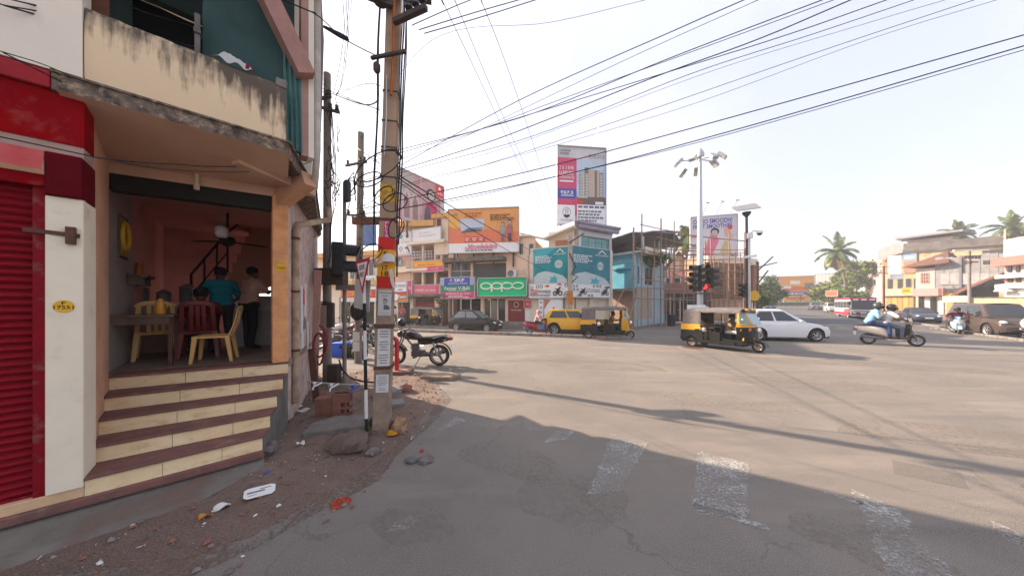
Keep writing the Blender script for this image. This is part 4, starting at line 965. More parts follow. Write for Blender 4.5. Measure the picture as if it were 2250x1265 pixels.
MB().wall(.52, .5, [(.08, .44, .30, .42)], .02, y=-.26, x0=-.26).box(-.26, .26, .24, .26, 0, .5).box(-.26, -.24, -.24, .24, 0, .5).box(.24, .26, -.24, .24, 0, .5).box(-.26, .26, -.26, .26, 0, .02).build('shell', M_BLUE, cr_, bevel=.006)
for z in (.12, .24, .47): MB().box(-.275, .275, -.275, .275, z, z + .025).build('rib', M_BLUE, cr_)
bn = tag(MB().lathe([(.17, 0), (.21, .4), (.23, .41), (.22, .44), (.19, .44), (.15, .03)], n=18).build('waste_bin', M_BLACK, None, smooth=50), 'open black plastic tub beside the blue crate', 'bin'); bn.location = P(767, 783, 10.9).xy.to_3d()
sk = tag(MB().ell((0, 0, .2), (.3, .22, .24), 14, 9).build('rubbish_sack', mat('sack_black', (.025, .022, .022), .55), None, smooth=60), 'black rubbish sack slumped at the foot of the pole with bills', 'sack')
for v in sk.data.vertices: v.co += Vector((v.co.x, v.co.y, 0)) * .22 * noise.noise(v.co * 7)
sk.location = P(790, 785, 10.6).xy.to_3d()
# water pipe with taps in front of the wall
wp = thing('tap_pipe', 'thin grey water pipe with three taps running low in front of the shop corner', 'water pipe', (0, 0, 0))
w0 = P(676, 838, 5.3); w1 = P(850, 850, 4.75)
MB().tube([P(673, 812, 5.3), w0, w0.lerp(w1, .3) + Vector((0, 0, -.01)), w0.lerp(w1, .6), w1], .014, 8).build('pipe', mat('pvc_grey', (.42, .43, .40), .5, var=.2), wp, smooth=50)
for f, m_ in ((.2, M_WHITE), (.42, M_WHITE), (.68, mat('tap_blue', (.03, .06, .45), .4))):
    q = w0.lerp(w1, f)
    tp = MB().tube([q, q + Vector((-.03, -.10, -.02)), q + Vector((-.045, -.16, -.03)), q + Vector((-.05, -.17, -.08))], .013, 8).lathe([(.012, 0), (.03, .035), (.03, .05), (0, .055)], q + Vector((-.04, -.14, -.01)), n=10).build('tap', m_, wp, smooth=50)
# hollow clay block, slabs, stones
hb = thing('hollow_block', 'reddish hollow clay block standing on end beside the concrete slab', 'block', P(745, 905, 4.95).xy.to_3d(), R(12))
M_CLAY = mat('clay', (.28, .125, .085), .9, scale=9, col2=(.21, .10, .07), bump=.2)
MB().wall(.20, .38, [(.03, .09, .05, .12), (.12, .17, .05, .12), (.03, .09, .16, .23), (.12, .17, .16, .23)], .12, x0=-.1).box(-.1, .1, .05, .12, 0, .38).build('shell', M_CLAY, hb)
hb.location.z = .1
bk2 = tag(MB().box(-.16, .12, -.09, .09, 0, .34).build('clay_block', M_CLAY, None, bevel=.01), 'plain reddish clay block leaning left of the hollow block', 'block'); bk2.location = P(722, 905, 5.05).xy.to_3d() + Vector((0, 0, .08)); bk2.rotation_euler = (.05, -.06, R(8))
sb_ = tag(MB().prism([(-.42, -.26, 0), (.38, -.20, 0), (.42, .22, 0), (-.2, .3, 0), (-.44, .1, 0)], (0, 0, .19)).build('concrete_slab', mat('slab_grey', (.20, .18, .155), .9, scale=5, col2=(.14, .125, .11), bump=.4, bscale=25), None, bevel=.02), 'broken grey concrete slab lying at the foot of the pole', 'slab'); sb_.location = P(752, 962, 4.45).xy.to_3d() + Vector((0, 0, .03)); sb_.rotation_euler = (.03, -.04, .15)
def rock(label, px, py, Y, r, m, sq=.75, seed=1, name='stone', cat='stone', group=None, sink=.25):
    o = MB().ell((0, 0, 0), (r, r * .85, r * sq), 22, 14)
    vs = []
    for v in o.v:
        q = Vector(v); n = noise.fractal(q / r * 1.3 + Vector((seed * 7, 0, 0)), .8, 2.2, 5); k = noise.cell(q / r * 1.7 + Vector((seed * 3, 1, 0))); vs.append(q * (1 + .34 * n + .10 * k))
    o.v = vs; b = o.build(name, m, None, smooth=35); tag(b, label, cat, group)
    g = P(px, py, Y); b.location = (g.x, g.y, vz(g.x, g.y) + r * sq * (1 - sink * 2)); b.rotation_euler = (0, 0, seed)
    return b
M_ROCK = mat('laterite', (.36, .22, .125), .95, scale=9, col2=(.22, .13, .08), bump=.6, bscale=22)
M_ROCKG = mat('rock_grey', (.20, .17, .15), .95, scale=7, col2=(.13, .11, .10), bump=.5, bscale=22)
rock('round yellowish brown stone leaning against the foot of the pole', 876, 940, 4.6, .155, M_ROCK, .95, 2)
rock('large grey boulder half buried in front of the pole', 765, 1014, 3.95, .27, mat('rock_earthy', (.17, .125, .10), .95, scale=6, col2=(.12, .085, .07), bump=.5, bscale=20), .5, 3, sink=.36)
rock('angular reddish stone on the rubble behind the pole', 890, 846, 6.6, .16, M_CLAY, .7, 4)
rock('grey stone at the corner of the bottom step', 590, 990, 3.75, .12, M_ROCKG, .8, 5)
rock('brown stone between the striped post and the boulder', 780, 975, 4.2, .11, M_ROCK, .7, 6)
rock('small grey stone just right of the striped post', 818, 1000, 3.9, .09, M_ROCKG, .6, 7)
rock('grey lump at the edge of the asphalt below the red flower', 935, 1012, 3.75, .11, M_ROCKG, .35, 8)
rock('flat dark stone at the edge of the asphalt left of the lump', 905, 1015, 3.75, .09, M_CONCD, .35, 9)
cb1 = tag(MB().box(-.13, .13, -.10, .10, 0, .16).build('broken_kerbstone', M_CONC, None, bevel=.015), 'broken grey kerb block tilted beside the pole', 'kerb block'); cb1.location = P(870, 880, 5.6).xy.to_3d(); cb1.rotation_euler = (.2, .1, .6)
cb2 = tag(MB().box(-.14, .14, -.4, .4, 0, .17).build('broken_kerbstone', M_CONC, None, bevel=.015), 'long grey kerb stone lying behind the pole', 'kerb block'); cb2.location = P(862, 868, 6.4).xy.to_3d(); cb2.rotation_euler = (.05, .15, -.3)
cb3 = tag(MB().prism([(-.5, -.2, 0), (.3, -.28, 0), (.55, .05, 0), (.2, .25, 0), (-.45, .2, 0)], (0, 0, .10)).build('broken_paving', mat('paving_sandy', (.34, .26, .18), .95, scale=6, col2=(.25, .2, .15)), None, bevel=.02), 'sandy broken paving lump below the manhole cover', 'paving lump'); cb3.location = P(968, 830, 7.9).xy.to_3d()
# leaning planks and red hose by the flank wall
pl1 = tag(MB().box(-.07, .07, -.02, .02, 0, 2.75).build('leaning_plank', mat('plank_pink', (.42, .24, .20), .85, scale=5, col2=(.34, .20, .16), dirt=(.5, .46, .42), dirt_amt=.35, dirt_scale=4), None, bevel=.005), 'pinkish painted board standing against the flank wall', 'board'); pl1.location = P(690, 850, 6.6).xy.to_3d(); pl1.rotation_euler = (-.03, .02, R(20))
pl2 = tag(MB().box(-.06, .06, -.03, .03, 0, 1.1).build('leaning_plank', M_RUST, None), 'short rusty post leaning in front of the pinkish board', 'post'); pl2.location = P(697, 872, 5.9).xy.to_3d(); pl2.rotation_euler = (-.02, -.10, .2)
hs = tag(MB().tube([P(702, 745, 6.4) + Vector((.18 * math.sin(t * .45) * (1 - t / 40), 0, .30 * math.cos(t * .45) - .012 * t)) for t in range(24)], .022, 6).build('red_hose', mat('hose_red', (.22, .02, .03), .6), None, smooth=60), 'dark red hose looped on the pinkish board', 'hose')
pc1 = tag(MB().tube([P(745, 790, 7.3), P(752, 812, 7.1), P(770, 830, 6.9), P(800, 838, 6.5), P(830, 840, 6.1)], .018, 6).build('ground_cable', M_CABLE, None, smooth=60), 'black cable sagging from the grey pole across the pavement', 'cable')
eb = tag(MB().box(-.13, .13, -.10, .10, 0, .5).build('dark_box', M_IRON, None, bevel=.02), 'dark iron junction box at the foot of the grey round pole', 'junction box'); eb.location = P(735, 838, 7.3).xy.to_3d()
# litter
def litter(name, label, cat, px, py, w, d, m, rz=0, lift=.012, group=None):
    g = G(px, py, .06); z = max(vz(g.x, g.y), 0)
    mb = MB().grid(lambda u, v: ((u - .5) * w, (v - .5) * d, lift * (1 + math.sin(u * 5 + v * 3 + px) + .6 * math.sin(v * 7 + py))), 8, 6)
    o = mb.build(name, m, None, smooth=60); o.location = (g.x, g.y, z + .006); o.rotation_euler = (0, 0, rz); tag(o, label, cat, group)
    s = o.modifiers.new('solid', 'SOLIDIFY'); s.thickness = .003
    return o
bd = thing('cardboard_tray', 'flattened white printed paper tray lying at the edge of the dirt', 'paper tray', (0, 0, 0))
g = G(571, 1080, .06); bd.location = (g.x, g.y, vz(g.x, g.y) + .02); bd.rotation_euler = (.10, .06, R(38))
MB().prism([(-.125, -.05, 0), (-.095, -.085, 0), (.10, -.085, 0), (.125, -.05, 0), (.125, .06, 0), (.09, .085, 0), (-.10, .085, 0), (-.125, .06, 0)], (0, 0, .006)).build('sheet', M_WHITE, bd)
MB().box(-.10, .04, -.012, .012, .0075, .0085).box(.0, .09, .03, .042, .0075, .0085).box(-.09, -.02, -.05, -.044, .0075, .0085).build('print', M_INKG, bd)
litter('paper_scrap', 'creased printed paper scrap left of the white tray', 'paper scrap', 487, 1108, .13, .07, M_PAPER, R(35), .02)
litter('dry_leaf', 'large curled orange dry leaf below the steps', 'leaf', 450, 1126, .10, .05, mat('leaf_orange', (.50, .22, .05), .8, var=.3), R(30), .016)
litter('paper_scrap', 'white paper scrap on the dirt beside the drain pipe foot', 'paper scrap', 668, 904, .17, .11, M_PAPER, .3, .02)
litter('paper_scrap', 'small white paper scrap under the concrete slab', 'paper scrap', 660, 985, .09, .06, M_PAPER, .9, .02)
litter('paper_scrap', 'white plastic scrap close to the stair flank', 'paper scrap', 627, 916, .10, .09, M_PAPER, 1.4, .03)
litter('paper_scrap', 'dirty paper scrap higher up by the flank wall', 'paper scrap', 655, 893, .12, .07, M_PAPER, .2, .02)
litter('plastic_wrapper', 'tiny blue plastic wrapper by the bottom step', 'wrapper', 585, 1042, .04, .03, M_BLUE, .2, .012)
litter('flower_head', 'small red flower fallen on the asphalt edge', 'flower', 927, 982, .045, .04, M_RED, .5, .012)
st_ = G(748, 1105); MB().lathe([(.10, 0), (.07, .001)], (st_.x, st_.y, .006), n=20).build('red_stain', worn_paint('betel_stain', (.42, .07, .03), .40, .56, 14), None, kind='structure')
MB().lathe([(.09, 0), (.07, .03), (.03, .05)], (0, 0, 0), n=10).build('marigold_heap', mat('marigold_heap', (.65, .28, .02), .8, var=.4, scale=30), None, smooth=None).location = P(862, 950, 4.45).xy.to_3d() + Vector((0, 0, .05))
tag(bpy.data.objects['marigold_heap'], 'small heap of orange marigold petals by the round stone', 'petals')
# rubble and chips that nobody could count
rnd = random.Random(3); rb = MB()
for i in range(11000):
    x = rnd.uniform(-6, -1.2); y = rnd.uniform(1.2, 8.5)
    q = Vector((x, y))
    if not inside(q, verge) and not (inside(q + Vector((-.35, .3)), verge) and rnd.random() < .35): continue
    dens = .45 + .8 * noise.noise(Vector((x * 1.8, y * 1.8, 5)))
    if rnd.random() > dens: continue
    s = rnd.choice((.003, .004, .005, .007, .010, .016, .024)) * rnd.uniform(.6, 1.4); z = vz(x, y) + s * .3
    pts = [(x + s * rnd.uniform(.6, 1.3), y, z), (x, y + s * rnd.uniform(.6, 1.3), z), (x - s * rnd.uniform(.6, 1.3), y, z), (x, y - s * rnd.uniform(.6, 1.3), z), (x + rnd.uniform(-.3, .3) * s, y, z + s * rnd.uniform(.3, .9)), (x, y, z - s * .5)]
    rb.add(pts, [(0, 1, 4), (1, 2, 4), (2, 3, 4), (3, 0, 4), (1, 0, 5), (2, 1, 5), (3, 2, 5), (0, 3, 5)], rnd.choice((0, 0, 1, 1, 1, 2)) if s < .012 or rnd.random() < .9 else 3)
rb.build('rubble', [M_ROCKG, M_CLAY, M_CONC, M_PAPER], None, kind='stuff')
lt = MB()
for i in range(4200):
    x = rnd.uniform(-6, -1.3); y = rnd.uniform(1.5, 8.5)
    if not inside(Vector((x, y)), verge): continue
    if rnd.random() > .35 + 1.5 * noise.noise(Vector((x * 1.5, y * 1.5, 9))): continue
    c = Vector((x, y, vz(x, y) + .008)); a = rnd.uniform(0, 6.3); l = rnd.uniform(.005, .022); w = rnd.uniform(.002, .007)
    d = Vector((math.cos(a), math.sin(a), rnd.uniform(-.2, .4))) * l; e = Vector((-math.sin(a), math.cos(a), rnd.uniform(-.3, .3))) * w
    lt.quad(c - d - e, c + d - e, c + d + e * rnd.uniform(.2, 1), c - d * rnd.uniform(.3, 1) + e, rnd.choice((0, 1, 1, 1, 2)))
lt.build('ground_litter', [mat('paper_dusty', (.46, .42, .37), .9), mat('dry_leaf_bits', (.27, .17, .09), .9, var=.4, scale=9), mat('plastic_dusty', (.40, .40, .38), .7)], None, kind='stuff')
# weed at the foot of the striped post
wd = thing('weed_tuft', 'small green weed growing at the foot of the striped post', 'plant', P(796, 958, 4.2).xy.to_3d() + Vector((0, 0, .1)))
M_LEAFY = mat('weed_green', (.10, .17, .03), .6, var=.4, scale=20)
for k in range(34):
    a = rnd.uniform(0, 6.3); l = rnd.uniform(.08, .2); t = rnd.uniform(.3, 1.2); d = Vector((math.cos(a) * math.cos(t), math.sin(a) * math.cos(t), math.sin(t))); s = Vector((-math.sin(a), math.cos(a), 0)) * .014
    MB().add([(0, 0, 0), d * l * .5 + s, d * l - Vector((0, 0, .02)), d * l * .5 - s], [(0, 1, 2, 3)]).build('leaf', M_LEAFY, wd)

# ------------------------------------------------------------------ overhead wires
def spline(pts, n=10):
    out = []; m = len(pts)
    for i in range(m - 1):
        p0 = pts[max(i - 1, 0)]; p1 = pts[i]; p2 = pts[i + 1]; p3 = pts[min(i + 2, m - 1)]
        for k in range(n):
            t = k / n; out.append(.5 * ((2 * p1) + (p2 - p0) * t + (2 * p0 - 5 * p1 + 4 * p2 - p3) * t * t + (3 * p1 - p0 - 3 * p2 + p3) * t ** 3))
    return out + [pts[-1]]
def wire(label, pxs, Y0, Y1, r, group, m=None):
    if group == GW:      # the fan starts at the shorter grey pole
        (ax, ay), (bx, by) = pxs[0], pxs[1]; pxs = [(790, min(470, max(310, ay + (by - ay) / (bx - ax) * (790 - ax))))] + pxs; Y0 = 9.85
    out = lambda p: p[0] < 0 or p[0] > 2250 or p[1] < 0
    x0, x1 = Vector(pxs[0]), Vector(pxs[-1]); T = (x1 - x0).length
    pts = []
    for p in pxs:
        u = (Vector(p) - x0).length / T; Y = 1 / ((1 - u) / Y0 + u / Y1); pts.append(P(p[0], p[1], Y))
    if out(pxs[-1]): pts.append(pts[-1] + (pts[-1] - pts[-2]).normalized() * 7)
    if out(pxs[0]): pts.insert(0, pts[0] + (pts[0] - pts[1]).normalized() * 5)
    o = MB().tube(spline(pts, 8), r, 5).build('overhead_wire', m or M_CABLE, None, smooth=60)
    return tag(o, label, 'wire', group)
GW = 'overhead wires fanning across the sky'
GN = 0
for pxs, Y0, Y1, r in (
    ([(888, 359), (1140, 221), (1496, 61), (1700, -28)], 12, 5.0, .0085),
    ([(1000, 311), (1042, 291), (1355, 141), (1667, 0), (1740, -32)], 12, 5.2, .005),
    ([(866, 332), (1146, 258), (1477, 126), (1900, -35)], 11, 5.4, .0095),
    ([(880, 350), (1048, 288), (1250, 212), (1606, 83), (1920, -32)], 12, 5.6, .007),
    ([(882, 372), (1054, 319), (1201, 264), (1440, 169), (1667, 86), (1950, -34)], 12, 5.4, .011),
    ([(900, 330), (1103, 270), (1434, 169), (1729, 77), (2040, -32)], 12, 5.6, .009),
    ([(930, 366), (1177, 297), (1508, 166), (1790, 74), (2110, -34)], 13, 6.0, .0075),
    ([(900, 385), (1128, 319), (1545, 163), (1913, 49), (2180, -30)], 13, 6.0, .0045),
    ([(990, 380), (1085, 356), (1410, 248), (1790, 117), (2250, -36)], 14, 6.0, .0065),
    ([(1030, 372), (1085, 357), (1483, 242), (1913, 86), (2290, -30)], 14, 6.2, .005)):
    GN += 1; wire(('first', 'second', 'third', 'fourth', 'fifth', 'sixth', 'seventh', 'eighth', 'ninth', 'tenth')[GN - 1] + ' wire from the left where the fan of wires crosses the top edge', pxs, Y0, Y1, r, GW)
wire('upper of the two thick black cables crossing low before the tall hoarding', [(866, 443), (1201, 367), (1606, 258), (2250, 77), (2330, 55)], 11, 5.5, .012, GW)
wire('lower thick black cable crossing low before the tall hoarding', [(866, 461), (1226, 387), (1606, 288), (2250, 101), (2330, 78)], 11, 5.5, .0125, GW)
wire('thin wire running just under the lower thick black cable', [(1000, 440), (1201, 393), (1545, 310), (2250, 110), (2330, 86)], 12, 5.6, .008, GW)
for lab, pxs in (('leftmost of the three steep wires descending to the roofs', [(962, -22), (971, 0), (1100, 273), (1205, 497)]), ('middle one of the three steep wires descending to the roofs', [(990, -22), (999, 0), (1128, 307), (1216, 497)]), ('rightmost of the three steep wires descending to the roofs', [(1048, -26), (1057, 0), (1140, 221), (1222, 470)])):
    wire(lab, pxs, 6, 21, .007, 'steep wires descending to the roofs')
wire('thin wire rising to the upper right above the other wires', [(944, 92), (1213, 49), (1470, -12)], 9, 7, .005, GW)
wire('dotted thin wire falling from the pole top to the corner roof', [(931, 190), (1011, 276), (1085, 356), (1158, 442), (1197, 500)], 8, 21, .004, GW)
for lab, pxs in (('upper short wire leaving the right insulators of the tall pole', [(905, 56), (1000, 14), (1080, -18)]), ('middle short wire leaving the right insulators of the tall pole', [(920, 66), (1050, 26), (1190, -14)]), ('lower short wire leaving the right insulators of the tall pole', [(932, 74), (1070, 34), (1215, -12)])):
    wire(lab, pxs, 4.5, 5.5, .007, 'short wires at the right insulators')
GH = 'wires passing in front of the corner building'
for lab, pxs, Y0, Y1, r in (
    ('wire crossing the white upper wall and the parapet from the top left', [(-60, -22), (27, 0), (183, 37), (400, 96), (564, 135), (715, 198)], 2.2, 6.8, .005),
    ('second wire crossing the white upper wall just below the first', [(-60, -8), (10, 12), (183, 44), (400, 102), (564, 140), (715, 205)], 2.2, 6.8, .005),
    ('wire crossing the dark upper window and the green tarpaulin', [(200, -20), (320, 28), (430, 62), (560, 118), (720, 190)], 3.0, 6.8, .005),
    ('higher wire crossing the dark upper window', [(270, -20), (420, 50), (560, 100), (715, 175)], 3.0, 6.8, .004),
    ('slack wire hanging over the red fascia and the lintel', [(-40, 292), (232, 349), (400, 362), (481, 366), (647, 364), (690, 352)], 2.1, 5.0, .005),
    ('second slack wire sagging just under the lintel edge', [(232, 349), (350, 370), (480, 378), (580, 376), (650, 365)], 2.5, 4.8, .004),
    ('wire running along the lower edge of the white upper wall', [(-40, 92), (0, 112), (90, 140), (180, 176), (300, 215)], 2.2, 3.0, .004),
    ('thick wire with a dark joint between the building top and the pole', [(575, -20), (690, 30), (755, 85), (835, 127)], 3.6, 4.45, .008)):
    wire(lab, pxs, Y0, Y1, r, GH)
jt = tag(MB().lathe([(.005, -.22), (.02, -.2), (.035, .05), (.03, .16), (.006, .2)], n=10).build('cable_joint', M_CABLE, None, smooth=50), 'dark tapered joint on the thick wire left of the pole', 'cable joint'); jt.location = P(740, 74, 4.2); jt.rotation_euler = (0, R(118), 0)
GV = 'bundle of wires dropping between the poles'
LV = 'thin wire dropping steeply between the grey pole and the tall pole'
for pxs, Y0, Y1, r in (
    ([(752, -20), (757, 60), (745, 150), (733, 205)], 6, 7.3, .007), ([(760, -20), (764, 90), (752, 180), (737, 210)], 6, 7.3, .006),
    ([(768, -20), (758, 120), (748, 190), (738, 212)], 6, 7.3, .006), ([(775, -20), (766, 60), (765, 170), (767, 290)], 6, 8.5, .005),
    ([(756, 100), (762, 200), (764, 300)], 7, 8.5, .004), ([(738, 215), (742, 300), (745, 420)], 7.3, 8.8, .008), ([(736, 215), (748, 260), (740, 335)], 7.3, 7.5, .005)):
    wire(LV, pxs, Y0, Y1, r, GV)
for lab, pxs, Y0, Y1, r in (
    ('wire sagging from the grey round pole to the tall square pole', [(725, 200), (780, 222), (835, 242)], 7.3, 4.5, .007),
    ('thick wire sagging from the grey round pole to the tall square pole', [(728, 205), (790, 228), (826, 225), (832, 200)], 7.3, 4.5, .010),
    ('wire rising from the grey round pole towards the tall pole clamp', [(738, 208), (800, 185), (838, 190)], 7.3, 4.5, .005),
    ('wire from the shorter grey pole to the tall square pole', [(775, 318), (806, 340), (835, 360)], 9.7, 4.6, .008),
    ('upper wire tied between the shorter grey pole and the thin post', [(725, 480), (790, 456), (850, 420)], 9, 4.5, .006),
    ('lower wire tied between the shorter grey pole and the thin post', [(725, 492), (790, 470), (850, 440)], 9, 4.5, .006),
    ('upper of the wires slanting down over the pink and orange hoardings', [(868, 378), (1000, 458), (1180, 558)], 4.6, 22, .011),
    ('middle of the wires slanting down over the pink and orange hoardings', [(868, 386), (960, 450), (1080, 530), (1200, 596)], 4.6, 22, .010),
    ('lower of the wires slanting down over the pink and orange hoardings', [(868, 394), (960, 462), (1040, 530)], 4.6, 20, .008)):
    wire(lab, pxs, Y0, Y1, r, None)
# ------------------------------------------------------------------ the far side of the junction
M_PCH = mat('wall_peach_far', (0.80, 0.57, 0.42), 0.9, scale=1.2, col2=(0.72, 0.50, 0.36), dirt=(0.34, 0.25, 0.18), dirt_amt=0.2, dirt_scale=1.2)  # peach plaster with dirt blotches, for walls across the junction
M_CRM = mat('wall_cream_far', (0.80, 0.69, 0.55), 0.9, scale=1, col2=(0.72, 0.61, 0.47), dirt=(0.38, 0.30, 0.22), dirt_amt=0.2, dirt_scale=1.1)  # cream plaster of the far side, own colour plus dirt
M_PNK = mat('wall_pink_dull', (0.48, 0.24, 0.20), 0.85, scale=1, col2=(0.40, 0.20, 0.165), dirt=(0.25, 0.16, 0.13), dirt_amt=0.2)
M_ORG = mat('slab_orange', (0.68, 0.40, 0.13), 0.8, scale=1, col2=(0.60, 0.33, 0.11))
M_SLABG = mat('slab_sooty', (0.19, 0.165, 0.14), 0.9, scale=2, col2=(0.10, 0.09, 0.08), bump=.3, bscale=10)
M_SHG = mat('shutter_grey', (0.13, 0.14, 0.145), 0.6, var=.25, stretch=(1, 1, 8))
M_FRM = mat('frame_white', (0.62, 0.60, 0.57), .6, var=.1)
M_WIN = mat('window_dark', (0.035, 0.04, 0.045), .12, spec=.6)
M_MAR = mat('maroon_board', (0.22, 0.03, 0.035), .6, var=.15)
M_OFFW = mat('board_offwhite', (0.80, 0.80, 0.80), .6, var=.08)
M_TILE = mat('roof_tile', (0.17, 0.08, 0.058), .9, scale=3, col2=(.11, .058, .045), dirt=(.12, .10, .09), dirt_amt=.4)
M_TIN = mat('tin_sheet', (0.25, 0.25, 0.255), .6, .1, scale=1.5, col2=(.18, .18, .185), dirt=(.20, .14, .10), dirt_amt=.5, dirt_scale=.9)
def fb(F, x0, y0, x1, y1, ya, yb, m, nm, ref=None, parent=None, **k):
    """box over a photograph rectangle read on the plane at local depth ref, spanning local depth ya..yb"""
    a, b, c, d = F.rect(x0, y0, x1, y1, ya if ref is None else ref)
    return MB().box(a, b, ya, yb, c, d).build(nm, m, parent or F.e, **k)
def window(F, x0, y0, x1, y1, y=-.03, nx=1, nz=1, m=M_WIN, fm=M_FRM, fw=.06, nm='window'):
    a, b, c, d = F.rect(x0, y0, x1, y1); f = MB()
    for i in range(nx + 1): x = a + (b - a) * i / nx; f.box(x - fw / 2, x + fw / 2, y - .03, y + .05, c, d)
    for j in range(nz + 1): z = c + (d - c) * j / nz; f.box(a, b, y - .025, y + .05, z - fw / 2, z + fw / 2)
    o = f.build(nm, fm, F.e)
    for i in range(nx):
        for j in range(nz): MB().box(a + (b - a) * i / nx, a + (b - a) * (i + 1) / nx, y, y + .02, c + (d - c) * j / nz, c + (d - c) * (j + 1) / nz).build('pane', m, o)
    return o
class Sign:
    def __init__(s, label, cat, xl, Yl, xr, Yr, yt, yb, m, name='sign_board', group=None, t=.12, parts=None):
        A, B_ = P(xl, yb, Yl), P(xr, yb, Yr); d = (B_ - A).xy; s.w = d.length; s.z0 = A.z
        s.h = (yb - yt) / FPX * Yl; s.k = 0
        s.e = thing(name, label, cat, (A.x, A.y, A.z), math.atan2(d.y, d.x), group)
        MB().box(0, s.w, 0, t, 0, s.h).build('board', m, s.e)
        MB().bar((-.02, .05, 0), (-.02, .05, s.h), .05, t + .04).bar((s.w + .02, .05, 0), (s.w + .02, .05, s.h), .05, t + .04).bar((0, .05, -.02), (s.w, .05, -.02), t + .04, .05).bar((0, .05, s.h + .02), (s.w, .05, s.h + .02), t + .04, .05).build('frame', M_GALV, s.e)
    def y(s): s.k += 1; return -.004 * s.k
    def r(s, u0, u1, v0, v1, m, nm='print_panel', y=None):
        y = s.y() if y is None else y
        return MB().box(u0 * s.w, u1 * s.w, y, y + .003, v0 * s.h, v1 * s.h).build(nm, m, s.e)
    def p(s, pts, m, nm='print_shape'):
        y = s.y(); return MB().prism([(u * s.w, y, v * s.h) for u, v in pts], (0, .003, 0)).build(nm, m, s.e)
    def t(s, tx, u, v, wu, hv, m, bold=0.0):
        return letter(tx, s.e, u * s.w, v * s.h, None if wu is None else wu * s.w, hv * s.h, m, y=s.y() - .002, bold=bold)
    def c(s, u, v, r, m, ri=0, nm='print_roundel'):
        y = s.y(); mb = MB()
        if ri: mb.torus((u * s.w, y, v * s.h), (0, 1, 0), (r + ri) / 2 * s.h, (r - ri) / 2 * s.h, 20, 4)
        else: mb.lathe([(r * s.h, 0), (r * s.h, .003)], (u * s.w, y, v * s.h), (0, -1, 0), 18)
        return mb.build(nm, m, s.e)
    def legs(s, m=M_IRON, n=3, drop=None, back=.6):
        drop = s.z0 if drop is None else drop
        for i in range(n):
            x = s.w * (.08 + .84 * i / max(1, n - 1)); b = MB().bar((x, .2, -drop), (x, .2, s.h), .12, .12)
            b.bar((x, .2, s.h * .8), (x, .2 + back * 2, -min(drop, 1.5)), .08, .08).build('strut', m, s.e)
    def lines(s, u0, u1, v0, v1, n, m, seed=1):
        rr = random.Random(seed); hh = (v1 - v0) / n
        for i in range(n):
            l = rr.uniform(.6, 1); v = v1 - hh * (i + .5); y = s.y(); u = u0; mb = MB()
            while u < u0 + (u1 - u0) * l:
                w = rr.uniform(.05, .16) * (u1 - u0); mb.box(u * s.w, min(u + w, u1) * s.w, y, y + .003, (v - hh * .26) * s.h, (v + hh * .26) * s.h); u += w + .03 * (u1 - u0)
            mb.build('print_text', m, s.e)
def print_mat(n, c): return mat('print_' + n, c, .55, var=.1, scale=2)
def person_print(s, u, v, sc, top, bot, skin=(.35, .2, .13)):
    """flat printed figure, plain shapes"""
    s.p([(u - .05 * sc, v), (u + .05 * sc, v), (u + .055 * sc, v + .5 * sc), (u - .055 * sc, v + .5 * sc)], bot)
    s.p([(u - .075 * sc, v + .45 * sc), (u + .075 * sc, v + .45 * sc), (u + .085 * sc, v + .85 * sc), (u + .03 * sc, v + .95 * sc), (u - .03 * sc, v + .95 * sc), (u - .085 * sc, v + .85 * sc)], top)
    s.c(u, v + 1.1 * sc, .105 * sc, print_mat('hair', (.03, .02, .02))); s.c(u, v + 1.07 * sc, .085 * sc, print_mat('skin', skin))

# --- building behind the poles, far left
F0 = Frame('shop_building', 'cream and orange two storey shop building half hidden behind the poles', 'building', P(690, 0, 31).xy, P(869, 0, 28.3).xy)
h0 = F0.at(780, 560)[1]
MB().wall(F0.w, h0, [F0.rect(745, 662, 770, 712)[:2] + (0, 2.6), F0.rect(778, 662, 822, 712)[:2] + (0, 2.6)], .3).box(0, F0.w, 3, 3.2, 0, h0).build('wall', M_CRM, F0.e)
fb(F0, 690, 618, 866, 628, -.8, .0, M_ORG, 'slab', 0); fb(F0, 690, 556, 866, 566, -.8, 3, M_ORG, 'slab', 0)
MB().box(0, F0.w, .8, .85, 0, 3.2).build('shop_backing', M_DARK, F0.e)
for a, b in ((800, 822), (770, 790), (835, 856)): window(F0, a, 575, b, 612, nx=2)
sg = Sign('red HOTEL sign with yellow letters behind the give way sign post', 'sign', 750, 29.3, 826, 28.2, 637, 662, M_RED)
sg.t('HOTEL DELUX', .46, .66, .88, .42, M_YEL, .02); sg.r(0, 1, 0, .30, M_OFFW); sg.t('RESTAURANT & COOL BAR', .45, .15, .8, .18, M_RED)
sg = Sign('green and white tea stall board above the red hotel sign', 'sign', 803, 28.4, 826, 28.1, 606, 635, M_OFFW)
sg.t('CAFE', .5, .72, .8, .25, M_GREENP, .02); sg.t('SNACKS', .5, .3, .85, .25, M_GREENP, .02)
tp = tag(MB().grid(lambda u, v: P(797 + 30 * u, 540 - 46 * v, 27 + .2 * math.sin(u * 6 + v * 4)) , 10, 8).build('blue_tarpaulin', mat('tarp_blue', (.05, .13, .36), .6, var=.3), None, smooth=60), 'blue tarpaulin hung below the roof edge left of the tall pole', 'tarpaulin')

